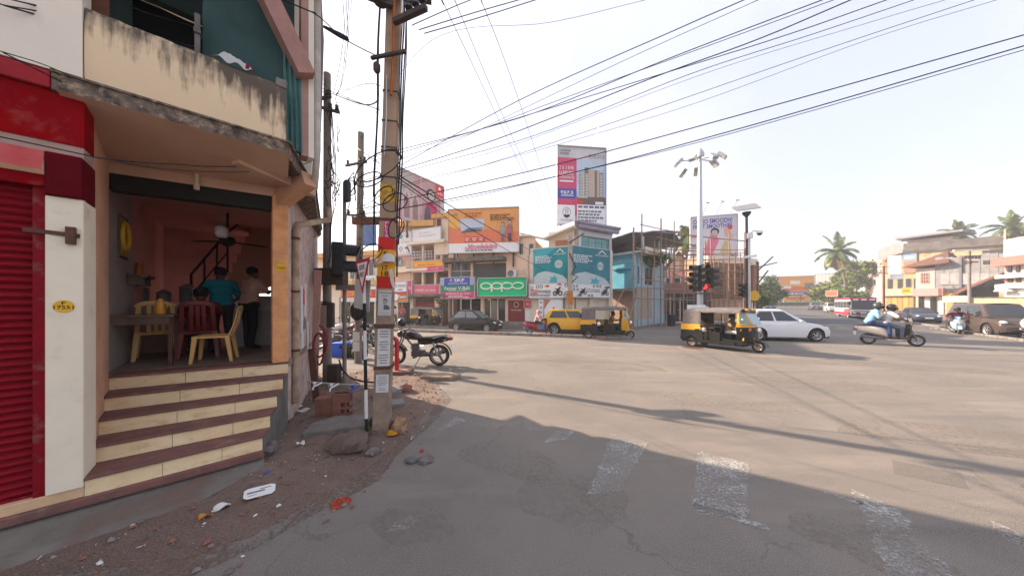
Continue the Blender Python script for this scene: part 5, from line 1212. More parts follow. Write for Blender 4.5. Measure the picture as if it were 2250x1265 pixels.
# --- peach building with stacked balconies
F1 = Frame('balcony_building', 'three storey peach building with stacked balconies under the pink saree hoarding', 'building', P(866, 0, 28.2).xy, P(986, 0, 26.0).xy)
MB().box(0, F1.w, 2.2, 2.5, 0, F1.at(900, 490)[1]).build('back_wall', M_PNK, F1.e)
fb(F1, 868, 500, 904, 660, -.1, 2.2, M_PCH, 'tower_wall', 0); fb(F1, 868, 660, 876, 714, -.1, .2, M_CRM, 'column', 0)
a = F1.rect(862, 488, 960, 500); MB().hexa([(a[0] - .3, -1.0, a[2] + .15), (a[1], -.6, a[2] - .2), (a[1], 2.5, a[2] - .2), (a[0] - .3, 2.5, a[2] + .15), (a[0] - .3, -1.0, a[3] + .1), (a[1], -.6, a[3] - .2), (a[1], 2.5, a[3] - .2), (a[0] - .3, 2.5, a[3] + .1)]).build('roof_slab', M_ORG, F1.e)
fb(F1, 904, 496, 962, 512, .0, .2, M_CRM, 'upper_wall', 0)
fb(F1, 958, 478, 987, 560, -.2, 2.2, M_CRM, 'stair_tower', 0); fb(F1, 955, 472, 990, 481, -.5, 2.2, M_ORG, 'roof_slab', 0); window(F1, 963, 482, 974, 499, y=-.25, m=M_MAR)
for y0 in (532, 590, 646): fb(F1, 904, y0, 986, y0 + 6, -.7, 2.2, M_CRM if y0 < 640 else M_SLABG, 'floor_slab', 0)
for x in (905, 928, 955, 969):
    for y0, y1 in ((538, 590), (596, 646)):
        if (x, y0) != (969, 596): fb(F1, x, y0, x + 4, y1, -.1, .15, M_CRM if x > 906 else M_PCH, 'column', 0)
fb(F1, 904, 655, 910, 712, -.2, .2, M_CRM, 'column', 0); fb(F1, 958, 655, 966, 712, -.2, .2, M_PCH, 'column', 0)
rl = MB()
for y0 in (556, 562, 568):
    q = F1.rect(870, y0, 960, y0 + 1); rl.box(q[0], q[1], -.6, -.57, q[2], q[2] + .04)
for x in range(872, 960, 6): q = F1.rect(x, 554, x + 1, 572); rl.box(q[0], q[0] + .04, -.6, -.57, q[2], q[3])
rl.build('railing', M_FRM, F1.e)
fb(F1, 868, 588, 904, 600, -.7, 0, M_CRM, 'balcony', 0); fb(F1, 872, 572, 890, 586, -.55, -.5, M_GREENP, 'cloth_on_railing', 0)
for k in range(12): fb(F1, 912, 664 + k * 3.2, 956, 667 + k * 3.2, .1 + .02 * (k % 2), .2, M_MAR if k < 3 else M_PNK, 'shutter_slat', 0)
fb(F1, 878, 664, 902, 712, .4, .5, M_DARK, 'doorway', 0)
sg = Sign('tall white sanitary ware board on the peach tower', 'sign', 869, 27.7, 904, 27.0, 512, 562, M_OFFW)
TQ = print_mat('turquoise', (.16, .42, .44)); sg.c(.35, .82, .10, TQ); sg.c(.75, .82, .09, M_INKG, .07); sg.t('LYTON', .6, .56, .5, .07, M_INKG); sg.c(.35, .28, .09, M_INKG, .06); sg.p([(.6, .34), (.78, .38), (.95, .1), (.88, .05), (.75, .24), (.6, .28)], M_INKG); sg.r(0, 1, -.08, .02, M_PINKP)
sg = Sign('long faded greyish banner along the top balcony', 'sign', 906, 26.8, 968, 25.5, 506, 533, M_OFFW); sg.lines(.25, .85, .3, .8, 2, mat('print_fade', (.55, .57, .57), .7), 3)
sg = Sign('orange, yellow and pink shop banner on the middle balcony', 'sign', 908, 26.6, 974, 25.3, 575, 598, M_PINKP)
sg.r(0, 1, .55, 1, print_mat('orange', (.80, .30, .05))); sg.r(.03, .97, .45, .82, M_YEL); sg.t('Mobile World', .45, .64, .55, .2, M_RED, .01); sg.t('CHANGE  your life', .5, .22, .7, .16, M_OFFW)
sg = Sign('pink telecom banner above the shop below the middle balcony', 'sign', 903, 26.9, 966, 25.6, 627, 650, print_mat('pink', (.62, .14, .19)))
sg.t('CHANGE  your phone', .5, .5, .72, .28, M_OFFW); sg.r(.02, .12, .1, .9, M_PINKP); sg.r(.88, .96, .1, .9, M_PINKP)
sg = Sign('small white icon board over the brown pawn shop board', 'sign', 866, 27.4, 893, 26.9, 620, 640, M_OFFW)
for u in (.15, .38, .61, .84): sg.c(u, .6, .16, M_INKG, .10)
sg.r(.3, .7, .12, .24, M_INKG)
sg = Sign('brown board with a round white emblem and the word Pawn', 'sign', 864, 27.4, 895, 26.8, 641, 663, print_mat('brown', (.42, .12, .05)))
sg.c(.18, .45, .34, M_OFFW); sg.t('Pawn', .62, .52, .58, .36, M_OFFW, .01); sg.r(.38, .95, .12, .22, M_YEL); sg.r(0, 1, .85, 1, M_RED)
sg = Sign('narrow red upright telecom sign by the balcony column', 'sign', 896, 26.9, 905, 26.7, 617, 648, M_PINKP, name='upright_sign'); sg.t('5G', .5, .5, .7, .2, M_OFFW)

# --- building with the big orange hoarding and the green shop sign
F2 = Frame('phone_shop_building', 'peach building with a grey upper shutter behind the green phone shop sign', 'building', P(985, 0, 26.0).xy, P(1167, 0, 23.9).xy)
top = F2.at(1160, 520)[1]
g_ = [F2.rect(990, 578, 1034, 612), F2.rect(1039, 578, 1112, 618), F2.rect(972 + 14, 656, 1056, 718)[:2] + (.15, F2.at(1000, 656)[1]), F2.rect(1062, 656, 1110, 718)[:2] + (.15, F2.at(1000, 656)[1])]
MB().wall(F2.w + .3, top, g_, .3).box(0, F2.w, 5.0, 5.2, 0, top).build('wall', M_PCH, F2.e)
MB().box(0, F2.w, -.25, 5.2, top, top + .12).build('roof_slab', M_CRM, F2.e)
fb(F2, 984, 568, 1113, 577, -1.0, .0, M_SLABG, 'canopy', 0)
window(F2, 990, 578, 1034, 612, y=.15, nx=2, nz=2)
a, b, c, d = g_[1]
sh2 = MB().box(a, b, .25, .3, c, d).build('roller_shutter', M_SHG, F2.e)
for i in range(22): MB().box(a, b, .2, .245, c + (d - c) * i / 22, c + (d - c) * (i + .8) / 22).build('slat', M_SHG, sh2)
for x0, x1 in ((1141, 1151), (1162, 1173)): window(F2, x0, 535, x1, 560, y=-.02)
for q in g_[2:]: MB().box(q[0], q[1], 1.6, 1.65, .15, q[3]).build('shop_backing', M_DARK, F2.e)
for x in (992, 1010, 1032, 1056): fb(F2, x, 656, x + 2.5, 716, .1, .2, M_FRM, 'shop_frame', 0)
fb(F2, 1063, 660, 1076, 714, .12, .16, M_WIN, 'shop_door', 0); fb(F2, 1078, 660, 1092, 714, .14, .18, mat('shelf_glass', (.16, .12, .09), .2, scale=14, col2=(.30, .28, .25)), 'display_window', 0); fb(F2, 1094, 660, 1110, 714, .12, .16, M_WIN, 'shop_door', 0)
for x in (1062, 1076.5, 1092.5, 1110): fb(F2, x, 656, x + 1.8, 716, .05, .16, M_CRM, 'shop_frame', 0)
fb(F2, 1117, 660, 1153, 706, -.06, .02, M_MAR, 'painted_panel', 0)
fb(F2, 1154, 676, 1166, 704, -.05, .02, M_OFFW, 'painted_panel', 0)
fb(F2, 1108, 706, 1200, 716, -1.1, .0, M_CONC, 'doorstep', 0)
mp_ = MB().torus((F2.at(1135, 669)[0], -.08, F2.at(1135, 669)[1]), (0, 1, 0), .20, .025, 18, 6).build('emblem', M_CRM, F2.e)
letter('MAGICORA', F2.e, F2.at(1135, 681)[0], F2.at(1135, 681)[1], .95, .12, M_CRM, y=-.075)
aw = MB().grid(lambda u, v: (F2.at(1113 + 50 * u, 652)[0], -.05 - .5 * v, F2.at(1113, 651)[1] - .14 * v - .05 * v * abs(math.sin(u * 22))), 40, 3).build('awning', M_OFFW, F2.e, smooth=50)
sg = Sign('small red offer board beside the maroon panel', 'sign', 1152, 23.9, 1166, 23.7, 652, 676, M_RED); sg.t('4G', .5, .35, .5, .25, M_OFFW); sg.lines(.15, .85, .6, .9, 2, M_OFFW, 2)
sk_ = Sign('blue, green and red bearing shop sign with the words V-Belt', 'sign', 968, 25.6, 1043, 24.4, 611, 655, M_PINKP)
sk_.r(0, 1, .60, 1, M_BLUEP); sk_.r(0, 1, .31, .60, M_GREENP)
sk_.t('SKF', .56, .87, .30, .16, M_OFFW, .02); sk_.c(.32, .87, .07, M_OFFW, .045); sk_.t('BEARINGS & GREASE', .52, .71, .55, .07, M_OFFW); sk_.t('Fenner V-Belt', .50, .48, .74, .17, M_OFFW, .01); sk_.t('INDUSTRIAL BELT DEALER', .5, .36, .5, .045, M_OFFW)
sk_.t('BEARINGS & OIL SEALS', .53, .22, .72, .10, M_OFFW); sk_.c(.09, .14, .09, M_OFFW, .06); sk_.lines(.25, .85, .03, .14, 2, M_OFFW, 4)
for u in (.02, .88): sk_.r(u, u + .10, .63, .97, print_mat('pale', (.55, .62, .72))); sk_.c(u + .05, .72, .06, M_BLUEP, .035); sk_.c(u + .05, .87, .06, M_BLUEP, .035)
op = Sign('bright green phone shop sign with four large raised cream letters', 'sign', 1051, 24.3, 1157, 23.3, 612, 650, mat('sign_green', (.004, .54, .21), .6, var=.06), t=.35)
om = []
for s_, u in (('o', .17), ('p', .40), ('p', .61), ('o', .83)):
    z = .56 * op.h; x = u * op.w; R_ = .17 * op.h
    mb = MB(); pts = [(x + 1.95 * R_ * math.cos(a) * .95, -.05, z + R_ * math.sin(a)) for a in [2 * PI * k / 28 for k in range(29)]]
    for p, q in zip(pts[:-1], pts[1:]): mb.bar(p, q, .10, .085, up=(0, 1, 0))
    if s_ == 'p': mb.box(x - 1.95 * R_ * .95 - .05, x - 1.95 * R_ * .95 + .06, -.10, -.0, z - 1.9 * R_, z + .2 * R_)
    mb.build('raised_letter', mat('letter_cream', (.80, .78, .70), .4), op.e)
ac = thing('air_conditioner', 'white air conditioner unit on the peach wall above the green sign', 'air conditioner', (0, 0, 0)); q = F2.rect(1119, 593, 1137, 609)
ac.matrix_world = F2.e.matrix_basis.copy(); MB().box(q[0], q[1], -.42, -.08, q[2], q[3]).build('casing', M_FRM, ac, bevel=.02); MB().lathe([(.26, 0), (.26, .01)], ((q[0] + q[1]) / 2 - .1, -.42, (q[2] + q[3]) / 2), (0, -1, 0), 18).build('fan_grille', M_INKG, ac); MB().box(q[0] - .05, q[1] + .05, -.45, 0, q[2] - .1, q[2] - .02).build('bracket', M_IRON, ac)
fb(F2, 1158, 560, 1161, 660, -.12, -.04, M_FRM, 'downpipe', 0)

# --- corner building with the glass tower
C0 = P(1250, 0, 22.4).xy; D0 = P(1346, 0, 24.7).xy; A0 = P(1165, 0, 23.8).xy
F3 = Frame('corner_showroom', 'corner showroom building with a green glass tower under a mauve cornice', 'building', C0, D0)
F3b_d = (C0 - A0); F3b_a = math.atan2(F3b_d.y, F3b_d.x)
h3 = F3.at(1300, 545)[1]
MB().wall(F3.w, h3, [F3.rect(1262, 652, 1296, 706)[:2] + (.1, 2.6), F3.rect(1302, 652, 1338, 706)[:2] + (.1, 2.6)], .3).build('wall', M_CRM, F3.e)
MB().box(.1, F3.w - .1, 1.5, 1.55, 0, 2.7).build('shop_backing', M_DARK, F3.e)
class Loc:      # left wing in its own frame, kept under the same building
    pass
LW = Frame.__new__(Frame); LW.A = A0; LW.B = C0; LW.z = 0; LW.w = F3b_d.length
inv = (Matrix.Translation((C0.x, C0.y, 0)) @ Matrix.Rotation(F3.e.rotation_euler.z, 4, 'Z')).inverted() @ Matrix.Translation((A0.x, A0.y, 0)) @ Matrix.Rotation(F3b_a, 4, 'Z')
def lwing(mb, nm, m): mb.v = [tuple(inv @ Vector(p)) for p in mb.v]; return mb.build(nm, m, F3.e)
lwing(MB().wall(LW.w, h3, [LW.rect(1196, 655, 1240, 706)[:2] + (.1, 2.5)], .3), 'side_wall', M_CRM)
lwing(MB().box(LW.w * .3, LW.w * .95, .5, .6, .1, 2.6), 'shop_shutter', M_FRM)
# tower
tw = F3.rect(1277, 500, 1345, 560); t0, t1 = tw[0], tw[1]; zt0 = F3.at(1300, 520)[1]; zt1 = F3.at(1280, 505)[1]
MB().box(t0 - .3, t1, .25, 3.5, 0, zt0).build('tower_core', M_CRM, F3.e)
for i in range(4):
    xa = t0 + (t1 - t0) * (.06 + .215 * i); xb = t0 + (t1 - t0) * (.06 + .215 * (i + 1)) - .04
    for j in range(3): MB().box(xa, xb, .16, .22, h3 - .3 + j * (zt0 - h3 + .3) / 3, h3 - .33 + (j + 1) * (zt0 - h3 + .3) / 3).build('glass_panel', mat('tower_glass', (.10, .30, .30), .12, spec=.6, var=.1), F3.e)
for x in (t0 - .1, t1 - .15): MB().box(x - .14, x + .14, .02, .4, 0 if x > t0 else h3 - .5, zt0).build('pilaster', M_GALV, F3.e)
MB().box(t0 - .25, t1, .0, 3.5, zt0, zt1).build('name_band', mat('band_grey', (.52, .52, .53), .7, var=.08), F3.e)
letter('TUANBILLOSAJ', F3.e, (t0 + t1) / 2, (zt0 + zt1) / 2, (t1 - t0) * .75, (zt1 - zt0) * .55, mat('name_letters', (.68, .68, .70), .5), y=-.03, bold=.01)
co = MB(); pf = [(-.25, 0), (-.40, .10), (-.42, .30), (-.60, .42), (-.62, .55), (.2, .75)]
co.grid(lambda u, v: (t0 - .6 + (t1 - t0 + 1.0) * u, pf[int(v * 5)][0], zt1 + pf[int(v * 5)][1] * .9), 2, 5).box(t0 - .5, t1 + .3, .2, 3.6, zt1, zt1 + .67); co.build('cornice', mat('cornice_mauve', (.36, .34, .45), .6, var=.12, scale=2), F3.e)
lwing(MB().box(LW.at(1200, 520)[0], LW.w + .2, .6, 3, h3, LW.at(1240, 503)[1]), 'upper_storey', M_CRM)
lwing(MB().box(LW.at(1216, 520)[0], LW.at(1243, 520)[0], .5, .62, LW.at(1220, 540)[1], LW.at(1240, 524)[1]), 'orange_recess', mat('wall_burnt', (.50, .22, .12), .8, var=.15))
q0 = LW.at(1142, 512); q1 = LW.at(1196, 524); q2 = LW.at(1262, 497)
lwing(MB().bar((q0[0], .3, q0[1]), (q1[0], .3, q1[1]), .5, .10).bar((q1[0], .3, q1[1]), (q2[0], .3, q2[1]), .9, .12), 'roof_edge', M_CRM)
TEAL = mat('print_teal', (.010, .30, .33), .6, scale=.6, col2=(.012, .20, .23)); TEALD = mat('print_teal_dark', (.025, .17, .21), .6, scale=.6, col2=(.05, .24, .30)); AQ = print_mat('aqua', (.06, .40, .46)); FOAM = print_mat('foam', (.50, .58, .58))
for lab, args, m_, sd_ in (('left teal builder hoarding on the corner showroom', (1172, 23.35, 1248, 22.2, 548, 624), TEAL, 1), ('right dark teal builder hoarding on the corner showroom', (1254, 22.25, 1340, 24.3, 539, 626), TEALD, 5)):
    s = Sign(lab, 'hoarding', *args, m_, name='hoarding', t=.1)
    if sd_ == 1: s.p([(0, 1), (0, .62), (.30, .74), (.62, .98), (.62, 1)], AQ)
    s.p([(.02, .0), (.97, .0), (.97, .10), (.85, .22), (.60, .30), (.35, .36), (.12, .30), (.02, .18)], FOAM); s.p([(.45, .0), (.52, .14), (.47, .2), (.58, .17), (.64, .25), (.66, .15), (.74, .17), (.68, .1), (.72, 0)], AQ)
    s.c(.74, .54, .115, FOAM); s.t('30%', .74, .54, .15, .06, TEAL); s.lines(.06, .62, .58, .80, 5, M_OFFW, sd_)
    s.p([(.66, .86), (.78, .97), (.90, .86), (.87, .86), (.78, .935), (.69, .86)], M_OFFW); s.t('BUILDERS', .78, .82, .34, .045, M_OFFW)
def moto(s, u, v, k):
    for du in (-.06, .06): s.c(u + du * k, v, .15 * k, M_INK, .09 * k)
    s.p([(u - .06 * k, v), (u - .02 * k, v + .25 * k), (u - .09 * k, v + .32 * k), (u + .02 * k, v + .30 * k), (u + .05 * k, v + .45 * k), (u + .07 * k, v + .42 * k), (u + .03 * k, v + .1 * k), (u + .0 * k, v - .05 * k)], M_INK)
s = Sign('left white motorbike parts signboard on the corner showroom', 'sign', 1163, 23.3, 1249, 22.0, 624, 654, M_OFFW)
for u, v in ((.07, .72), (.22, .8), (.32, .8), (.95, .85), (.95, .3), (.93, .12)): s.c(u, v, .13, M_INKG, .08)
s.p([(.40, .8), (.47, .9), (.54, .82), (.5, .74)], M_RED); s.p([(.70, .9), (.78, 1), (.86, .9), (.78, .88)], M_RED)
s.r(.03, .22, .28, .58, M_RED); s.t('MOTO', .125, .43, .17, .22, M_OFFW, .01); s.t('TWOWHEELER', .40, .43, .33, .22, M_INK, .01); s.r(.03, .56, .18, .22, M_INK); s.t('SPARE PARTS & ACCESSORIES', .3, .10, .5, .08, M_INK); moto(s, .74, .30, 1.1)
s = Sign('right white motorbike parts signboard on the corner showroom', 'sign', 1256, 22.1, 1341, 24.2, 622, 652, M_OFFW)
for u, v in ((.06, .8), (.13, .82), (.06, .55), (.14, .55), (.55, .85), (.64, .85), (.72, .85), (.5, .12), (.42, .12)): s.c(u, v, .10, M_INKG, .05)
s.t('MOTO', .42, .55, .12, .16, M_RED); s.t('2WHEELER', .60, .55, .22, .16, M_INKG); s.r(.36, .72, .40, .43, M_INKG); moto(s, .27, .32, .9); moto(s, .84, .30, 1.0); s.p([(.8, .8), (.95, .88), (.98, .74), (.85, .74)], M_INK); s.p([(.1, .1), (.2, .22), (.24, .08)], M_INK)
for k, (xa, xb, m_) in enumerate(((1184, 1193, M_OFFW), (1196, 1236, M_OFFW), (1238, 1246, M_OFFW))):
    s = Sign(('narrow left', 'wide middle', 'narrow right')[k] + ' white poster at street level under the left parts signboard', 'poster', xa, 23.1 - .16 * k, xb, 22.95 - (.6 if k == 1 else .16 * k), 657, 706, m_, name='poster', t=.04)
    if k == 1: s.p([(0, .98), (.35, .98), (0, .55)], print_mat('salmon', (.55, .2, .12))); s.p([(.3, .42), (.52, .66), (.74, .42), (.68, .42), (.52, .58), (.36, .42)], M_INKG); s.lines(.2, .85, .2, .38, 2, M_INKG, 8)
    else:
        for v in (.85, .62, .4, .2): s.c(.5, v, .055, M_INKG, .03)
up_ = thing('utility_pole', 'pale concrete pole with an orange band in front of the corner showroom', 'utility pole', P(1253, 0, 21.4).xy.to_3d())
MB().box(-.14, .14, -.12, .12, 0, zz_ if False else 7.0).build('shaft', mat('pole_pale', (.46, .40, .34), .9, var=.2), up_); MB().box(-.16, .16, -.14, .14, 1.9, 2.9).build('painted_band', mat('band_orange', (.60, .22, .04), .8, var=.3), up_); MB().bar((-.15, -.15, 6.3), (.95, -.2, 7.0), .09, .09).build('cross_arm', M_IRON, up_)
MB().tube([(-.1, -.2, 5.6), (.35, -.2, 4.6), (.05, -.2, 4.1), (.5, -.2, 3.9), (.1, -.2, 3.5)], .04, 5).build('cable_coil', M_CABLE, up_, smooth=60)

# --- roof hoardings
s = Sign('pink jewellery hoarding with a woman in a saree, on the roof at left', 'hoarding', 845, 24.5, 974, 30, 354, 470, print_mat('dusty_pink', (.46, .27, .29)), name='hoarding', t=.3)
ARCH = print_mat('arch', (.58, .42, .43)); s.r(0, .45, .25, 1, print_mat('greypink', (.42, .36, .35)))
for u in (.1, .33, .47): s.p([(u - .08, 0), (u - .08, .45), (u, .68), (u + .08, .45), (u + .08, 0)], ARCH); s.p([(u - .045, .05), (u - .045, .40), (u, .58), (u + .045, .40), (u + .045, .05)], print_mat('shade_pink', (.30, .18, .19)))
s.r(.56, .58, .2, 1, ARCH); SAREE = print_mat('saree', (.42, .02, .10)); s.p([(.62, .02), (.66, .44), (.74, .55), (.86, .50), (.90, .02)], SAREE); s.p([(.62, .02), (.64, .38), (.73, .42), (.76, .02)], print_mat('saree_dark', (.10, .07, .10)))
s.c(.755, .70, .13, M_INK); s.c(.757, .685, .095, print_mat('skin', (.45, .28, .2))); s.r(.84, .995, .72, .98, M_RED); s.t('Thara Rajas', .917, .80, .12, .08, M_OFFW); s.c(.917, .91, .035, M_OFFW); s.r(.93, 1, 0, .7, print_mat('greysilver', (.5, .5, .5))); s.legs(drop=1.5, n=4)
s = Sign('orange hoarding with two people and a Malayalam headline above the shops', 'hoarding', 985, 24.6, 1140, 23.9, 461, 556, print_mat('orange_warm', (.74, .33, .10)), name='hoarding', t=.25)
s.p([(0, .22), (1, .22), (1, .45), (0, .62)], print_mat('orange_deep', (.72, .20, .10))); s.p([(0, .62), (0, .95), (.25, .60), (.12, .55)], print_mat('amber', (.78, .42, .10)))
s.r(0, 1, 0, .215, M_OFFW); s.p([(.17, .78), (.52, .76), (.51, .50), (.22, .47), (.18, .46)], print_mat('lavender', (.50, .55, .68))); s.p([(.18, .46), (.46, .48), (.51, .53), (.27, .52)], print_mat('slate', (.08, .12, .14))); s.p([(.18, .46), (.20, .49), (.50, .55), (.50, .57), (.28, .56)], print_mat('slate2', (.16, .20, .22)))
for u0, u1, m_ in ((.24, .31, M_OFFW), (.335, .42, M_OFFW), (.44, .52, M_OFFW)): s.r(u0, u1, .25, .36, M_RED); s.lines(u0 + .01, u1, .26, .35, 2, m_, int(u0 * 100))
s.t('പിട്ടായില്ലിനി', .47, .135, .45, .12, print_mat('mal_red', (.62, .03, .12)), .01); s.lines(.25, .70, .02, .07, 1, M_INKG, 12); s.lines(.60, .97, .74, .86, 3, print_mat('darkbrown', (.10, .04, .02)), 9); s.t('ഇനി അടക്കാം സമ്മാനം', .78, .725, .34, .05, M_INK); s.lines(.25, .53, .80, .92, 2, print_mat('rust', (.45, .12, .04)), 5); s.t('LEO', .11, .87, .07, .06, M_INK)
person_print(s, .78, .235, .36, print_mat('greyblue', (.28, .32, .38)), M_INKG); person_print(s, .875, .235, .40, print_mat('plum', (.40, .14, .18)), print_mat('darkplum', (.12, .06, .08)), (.28, .16, .1)); s.legs(drop=1.2, n=4)
s = Sign('tall apartment hoarding standing high above the corner showroom', 'hoarding', 1224, 25.0, 1330, 25.5, 321, 492, print_mat('silver', (.60, .60, .62)), name='hoarding', t=.4)
s.r(.0, .40, .35, .86, M_PINKP); s.r(0, .42, .33, .46, M_BLUEP); s.r(.40, 1, .26, .83, print_mat('skyblue', (.48, .60, .74))); s.r(.0, .40, .20, .33, M_PINKP)
s.t('2 & 3 BHK', .2, .73, .30, .045, M_OFFW); s.t('LUXURY', .2, .66, .30, .05, M_OFFW, .02); s.t('RESIDENCES', .2, .605, .30, .035, M_OFFW); s.r(.05, .33, .545, .565, M_OFFW); s.t('₹67.5', .2, .41, .26, .045, M_OFFW, .02); s.r(.08, .34, .365, .375, M_OFFW)
for u0, u1, v1, m_ in ((.45, .53, .67, 'slate3'), (.52, .56, .71, 'yellowpale'), (.56, .66, .74, 'slate3'), (.64, .78, .72, 'beige'), (.77, .83, .71, 'taupe'), (.82, .88, .71, 'beige'), (.87, .95, .68, 'slate3')):
    s.r(u0, u1, .36, v1, print_mat(m_, {'slate3': (.16, .16, .19), 'yellowpale': (.55, .52, .36), 'beige': (.50, .40, .33), 'taupe': (.22, .16, .13)}[m_]))
for k in range(15):
    for u in (.455, .575, .88): s.r(u, u + .06, .37 + .02 * k, .378 + .02 * k, M_OFFW, y=-.075)
s.r(.40, 1, .255, .36, print_mat('podium', (.14, .11, .10))); s.r(.42, .62, .345, .365, print_mat('yellowpale', (.5, .5, .4))); s.r(.40, .53, .26, .31, M_RED); s.r(.78, .95, .265, .30, M_OFFW)
s.r(0.0, .36, 0, .245, M_OFFW); s.c(.19, .155, .055, M_INK, .050); s.p([(.12, .10), (.19, .075), (.26, .10), (.22, .13), (.19, .115), (.16, .13)], M_INK); s.c(.19, .165, .022, M_INK, .016); s.t('DLOFCAN', .19, .05, .24, .025, M_INKG); s.r(.36, .40, .12, .35, M_PINKP); s.r(.40, 1, .0, .255, M_OFFW)
for k in range(5): s.r(.42 + .115 * k, .51 + .115 * k, .215, .24, print_mat('navy', (.09, .10, .2)))
s.lines(.42, .95, .03, .19, 4, M_INKG, 6); s.lines(.06, .32, .88, .96, 2, M_INKG, 7); s.t('90 744 444 05', .8, .895, .32, .022, M_INK); s.t('90 744 444 16', .8, .87, .32, .022, M_INK); s.legs(drop=5, n=3, m=M_GALV); MB().bar((s.w * .75, .1, s.h), (s.w * .8, -.6, s.h + 1.5), .05, .05).build('lamp_arm', M_GALV, s.e)
s = Sign('white smoothie hoarding with a laughing person in pink behind the mast', 'hoarding', 1517, 37.5, 1620, 36, 478, 568, print_mat('lilacwhite', (.60, .57, .62)), name='hoarding', t=.3)
s.t('OH SO SMOODH!', .48, .88, .84, .12, M_BLUEP, .03); s.t('FRUIT SMOOTHIES', .48, .755, .84, .105, M_BLUEP, .03)
PK = print_mat('hotpink', (.60, .16, .28)); s.p([(.28, .0), (.36, .36), (.44, .55), (.56, .56), (.62, .40), (.50, .1), (.46, 0)], PK); s.c(.53, .62, .09, print_mat('hair', (.03, .02, .02))); s.c(.525, .595, .065, print_mat('skin', (.35, .2, .13))); s.c(.85, .70, .05, M_RED)
s.p([(.72, .68), (.80, .70), (.92, .50), (.86, .42), (.76, .5)], print_mat('mango', (.62, .38, .28))); s.p([(.64, .14), (.74, .40), (.84, .34), (.88, .1), (.7, .05)], print_mat('pear', (.46, .44, .22))); s.t('90', .08, .30, .10, .09, M_INK); s.r(.02, .14, .50, .56, PK); s.r(.86, .98, .03, .06, M_INK); s.legs(drop=3, n=4)
for k in range(3): MB().bar((s.w * (.25 + .3 * k), .1, s.h), (s.w * (.3 + .3 * k), -1.4, s.h + 1.3), .06, .06).bar((s.w * (.3 + .3 * k) - .2, -1.4, s.h + 1.3), (s.w * (.3 + .3 * k) + .2, -1.4, s.h + 1.25), .2, .08).build('lamp_arm', M_GALV, s.e)

# --- blue house
M_SKYB = mat('house_blue', (.13, .42, .55), .8, scale=1, col2=(.10, .35, .48), dirt=(.25, .42, .48), dirt_amt=.3); M_PALEB = mat('house_pale', (.42, .58, .62), .8, var=.1)
A4, B4, C4 = P(1346, 0, 26.8).xy, P(1398, 0, 25.0).xy, P(1458, 0, 28.6).xy
F4 = Frame('blue_house', 'blue two storey house with a covered roof terrace behind the scaffolding', 'house', B4, C4)
W4 = Frame.__new__(Frame); W4.A = A4; W4.B = B4; W4.z = 0; W4.w = (B4 - A4).length
inv = (Matrix.Translation((B4.x, B4.y, 0)) @ Matrix.Rotation(F4.e.rotation_euler.z, 4, 'Z')).inverted() @ Matrix.Translation((A4.x, A4.y, 0)) @ Matrix.Rotation(math.atan2((B4 - A4).y, (B4 - A4).x), 4, 'Z')
def w4(mb, nm, m): mb.v = [tuple(inv @ Vector(p)) for p in mb.v]; return mb.build(nm, m, F4.e)
zb4 = W4.at(1395, 634)[1]; zt4 = W4.at(1395, 557)[1]
w4(MB().box(-3.5, W4.w, 0, .25, zb4, zt4), 'side_wall', M_SKYB); w4(MB().box(-3.5, W4.w, -.03, .2, zt4, zt4 + .12), 'string_course', M_FRM)
w4(MB().box(-3.5, W4.w, .1, .3, 0, zb4), 'lower_wall', mat('wall_dirty_pink', (.42, .30, .25), .9, var=.25)); w4(MB().box(-1.0, W4.w, -1.0, .1, zb4 - .25, zb4), 'sunshade', M_CONC)
w4(MB().box(W4.at(1347, 0)[0], W4.at(1387, 0)[0], -.25, .0, zb4 + (zt4 - zb4) * .58, zb4 + (zt4 - zb4) * .62), 'ledge', M_SKYB)
letter('SAJ PROVISION', F4.e, *((inv @ Vector((W4.w * .45, 0, 0))).x, zb4 + (zt4 - zb4) * .80), W4.w * .8, .35, M_PALEB, y=(inv @ Vector((W4.w * .45, -.02, 0))).y, rotz=math.atan2((B4 - A4).y, (B4 - A4).x) - F4.e.rotation_euler.z)
MB().wall(F4.w, zt4, [F4.rect(1417, 590, 1434, 626), F4.rect(1399, 585, 1405, 623)], .25).build('front_wall', M_PALEB, F4.e); window(F4, 1417, 590, 1434, 626, y=.1, nx=2, nz=2, fm=M_INKG); window(F4, 1399, 585, 1405, 623, y=.1, fm=M_INKG)
fb(F4, 1399, 634, 1432, 700, -.02, .1, mat('tile_face', (.50, .42, .34), .8, var=.2), 'lower_front', 0)
MB().box(-.4, F4.w + .4, -1.0, 4, zt4, zt4 + .16).build('terrace_slab', M_PALEB, F4.e); MB().box(-.4, F4.w + .4, -1.0, -.9, zt4 - .1, zt4 + .4).build('terrace_parapet', M_CRM, F4.e)
MB().box(F4.w, F4.w + .3, 0, 4, 0, zt4).build('end_wall', M_SKYB, F4.e)
for x, y in ((-.2, -.7), (F4.w, -.7), (F4.w * .5, -.7), (-.2, 3.5), (-3, 3.0)): MB().box(x - .05, x + .05, y - .05, y + .05, zt4, zt4 + 1.3).build('terrace_post', M_GALV, F4.e)
w4(MB().box(-3.0, W4.w, .6, .7, zt4 + .1, zt4 + 1.0), 'terrace_wall', mat('terrace_dark', (.10, .085, .07), .8, var=.3)); w4(MB().box(-1.6, -.7, .45, .6, zt4 + .1, zt4 + .7), 'terrace_door', M_FRM)  # terrace wall is plain dark brown
rz_ = F4.at(1450, 508)[1]; xr = F4.w * .55
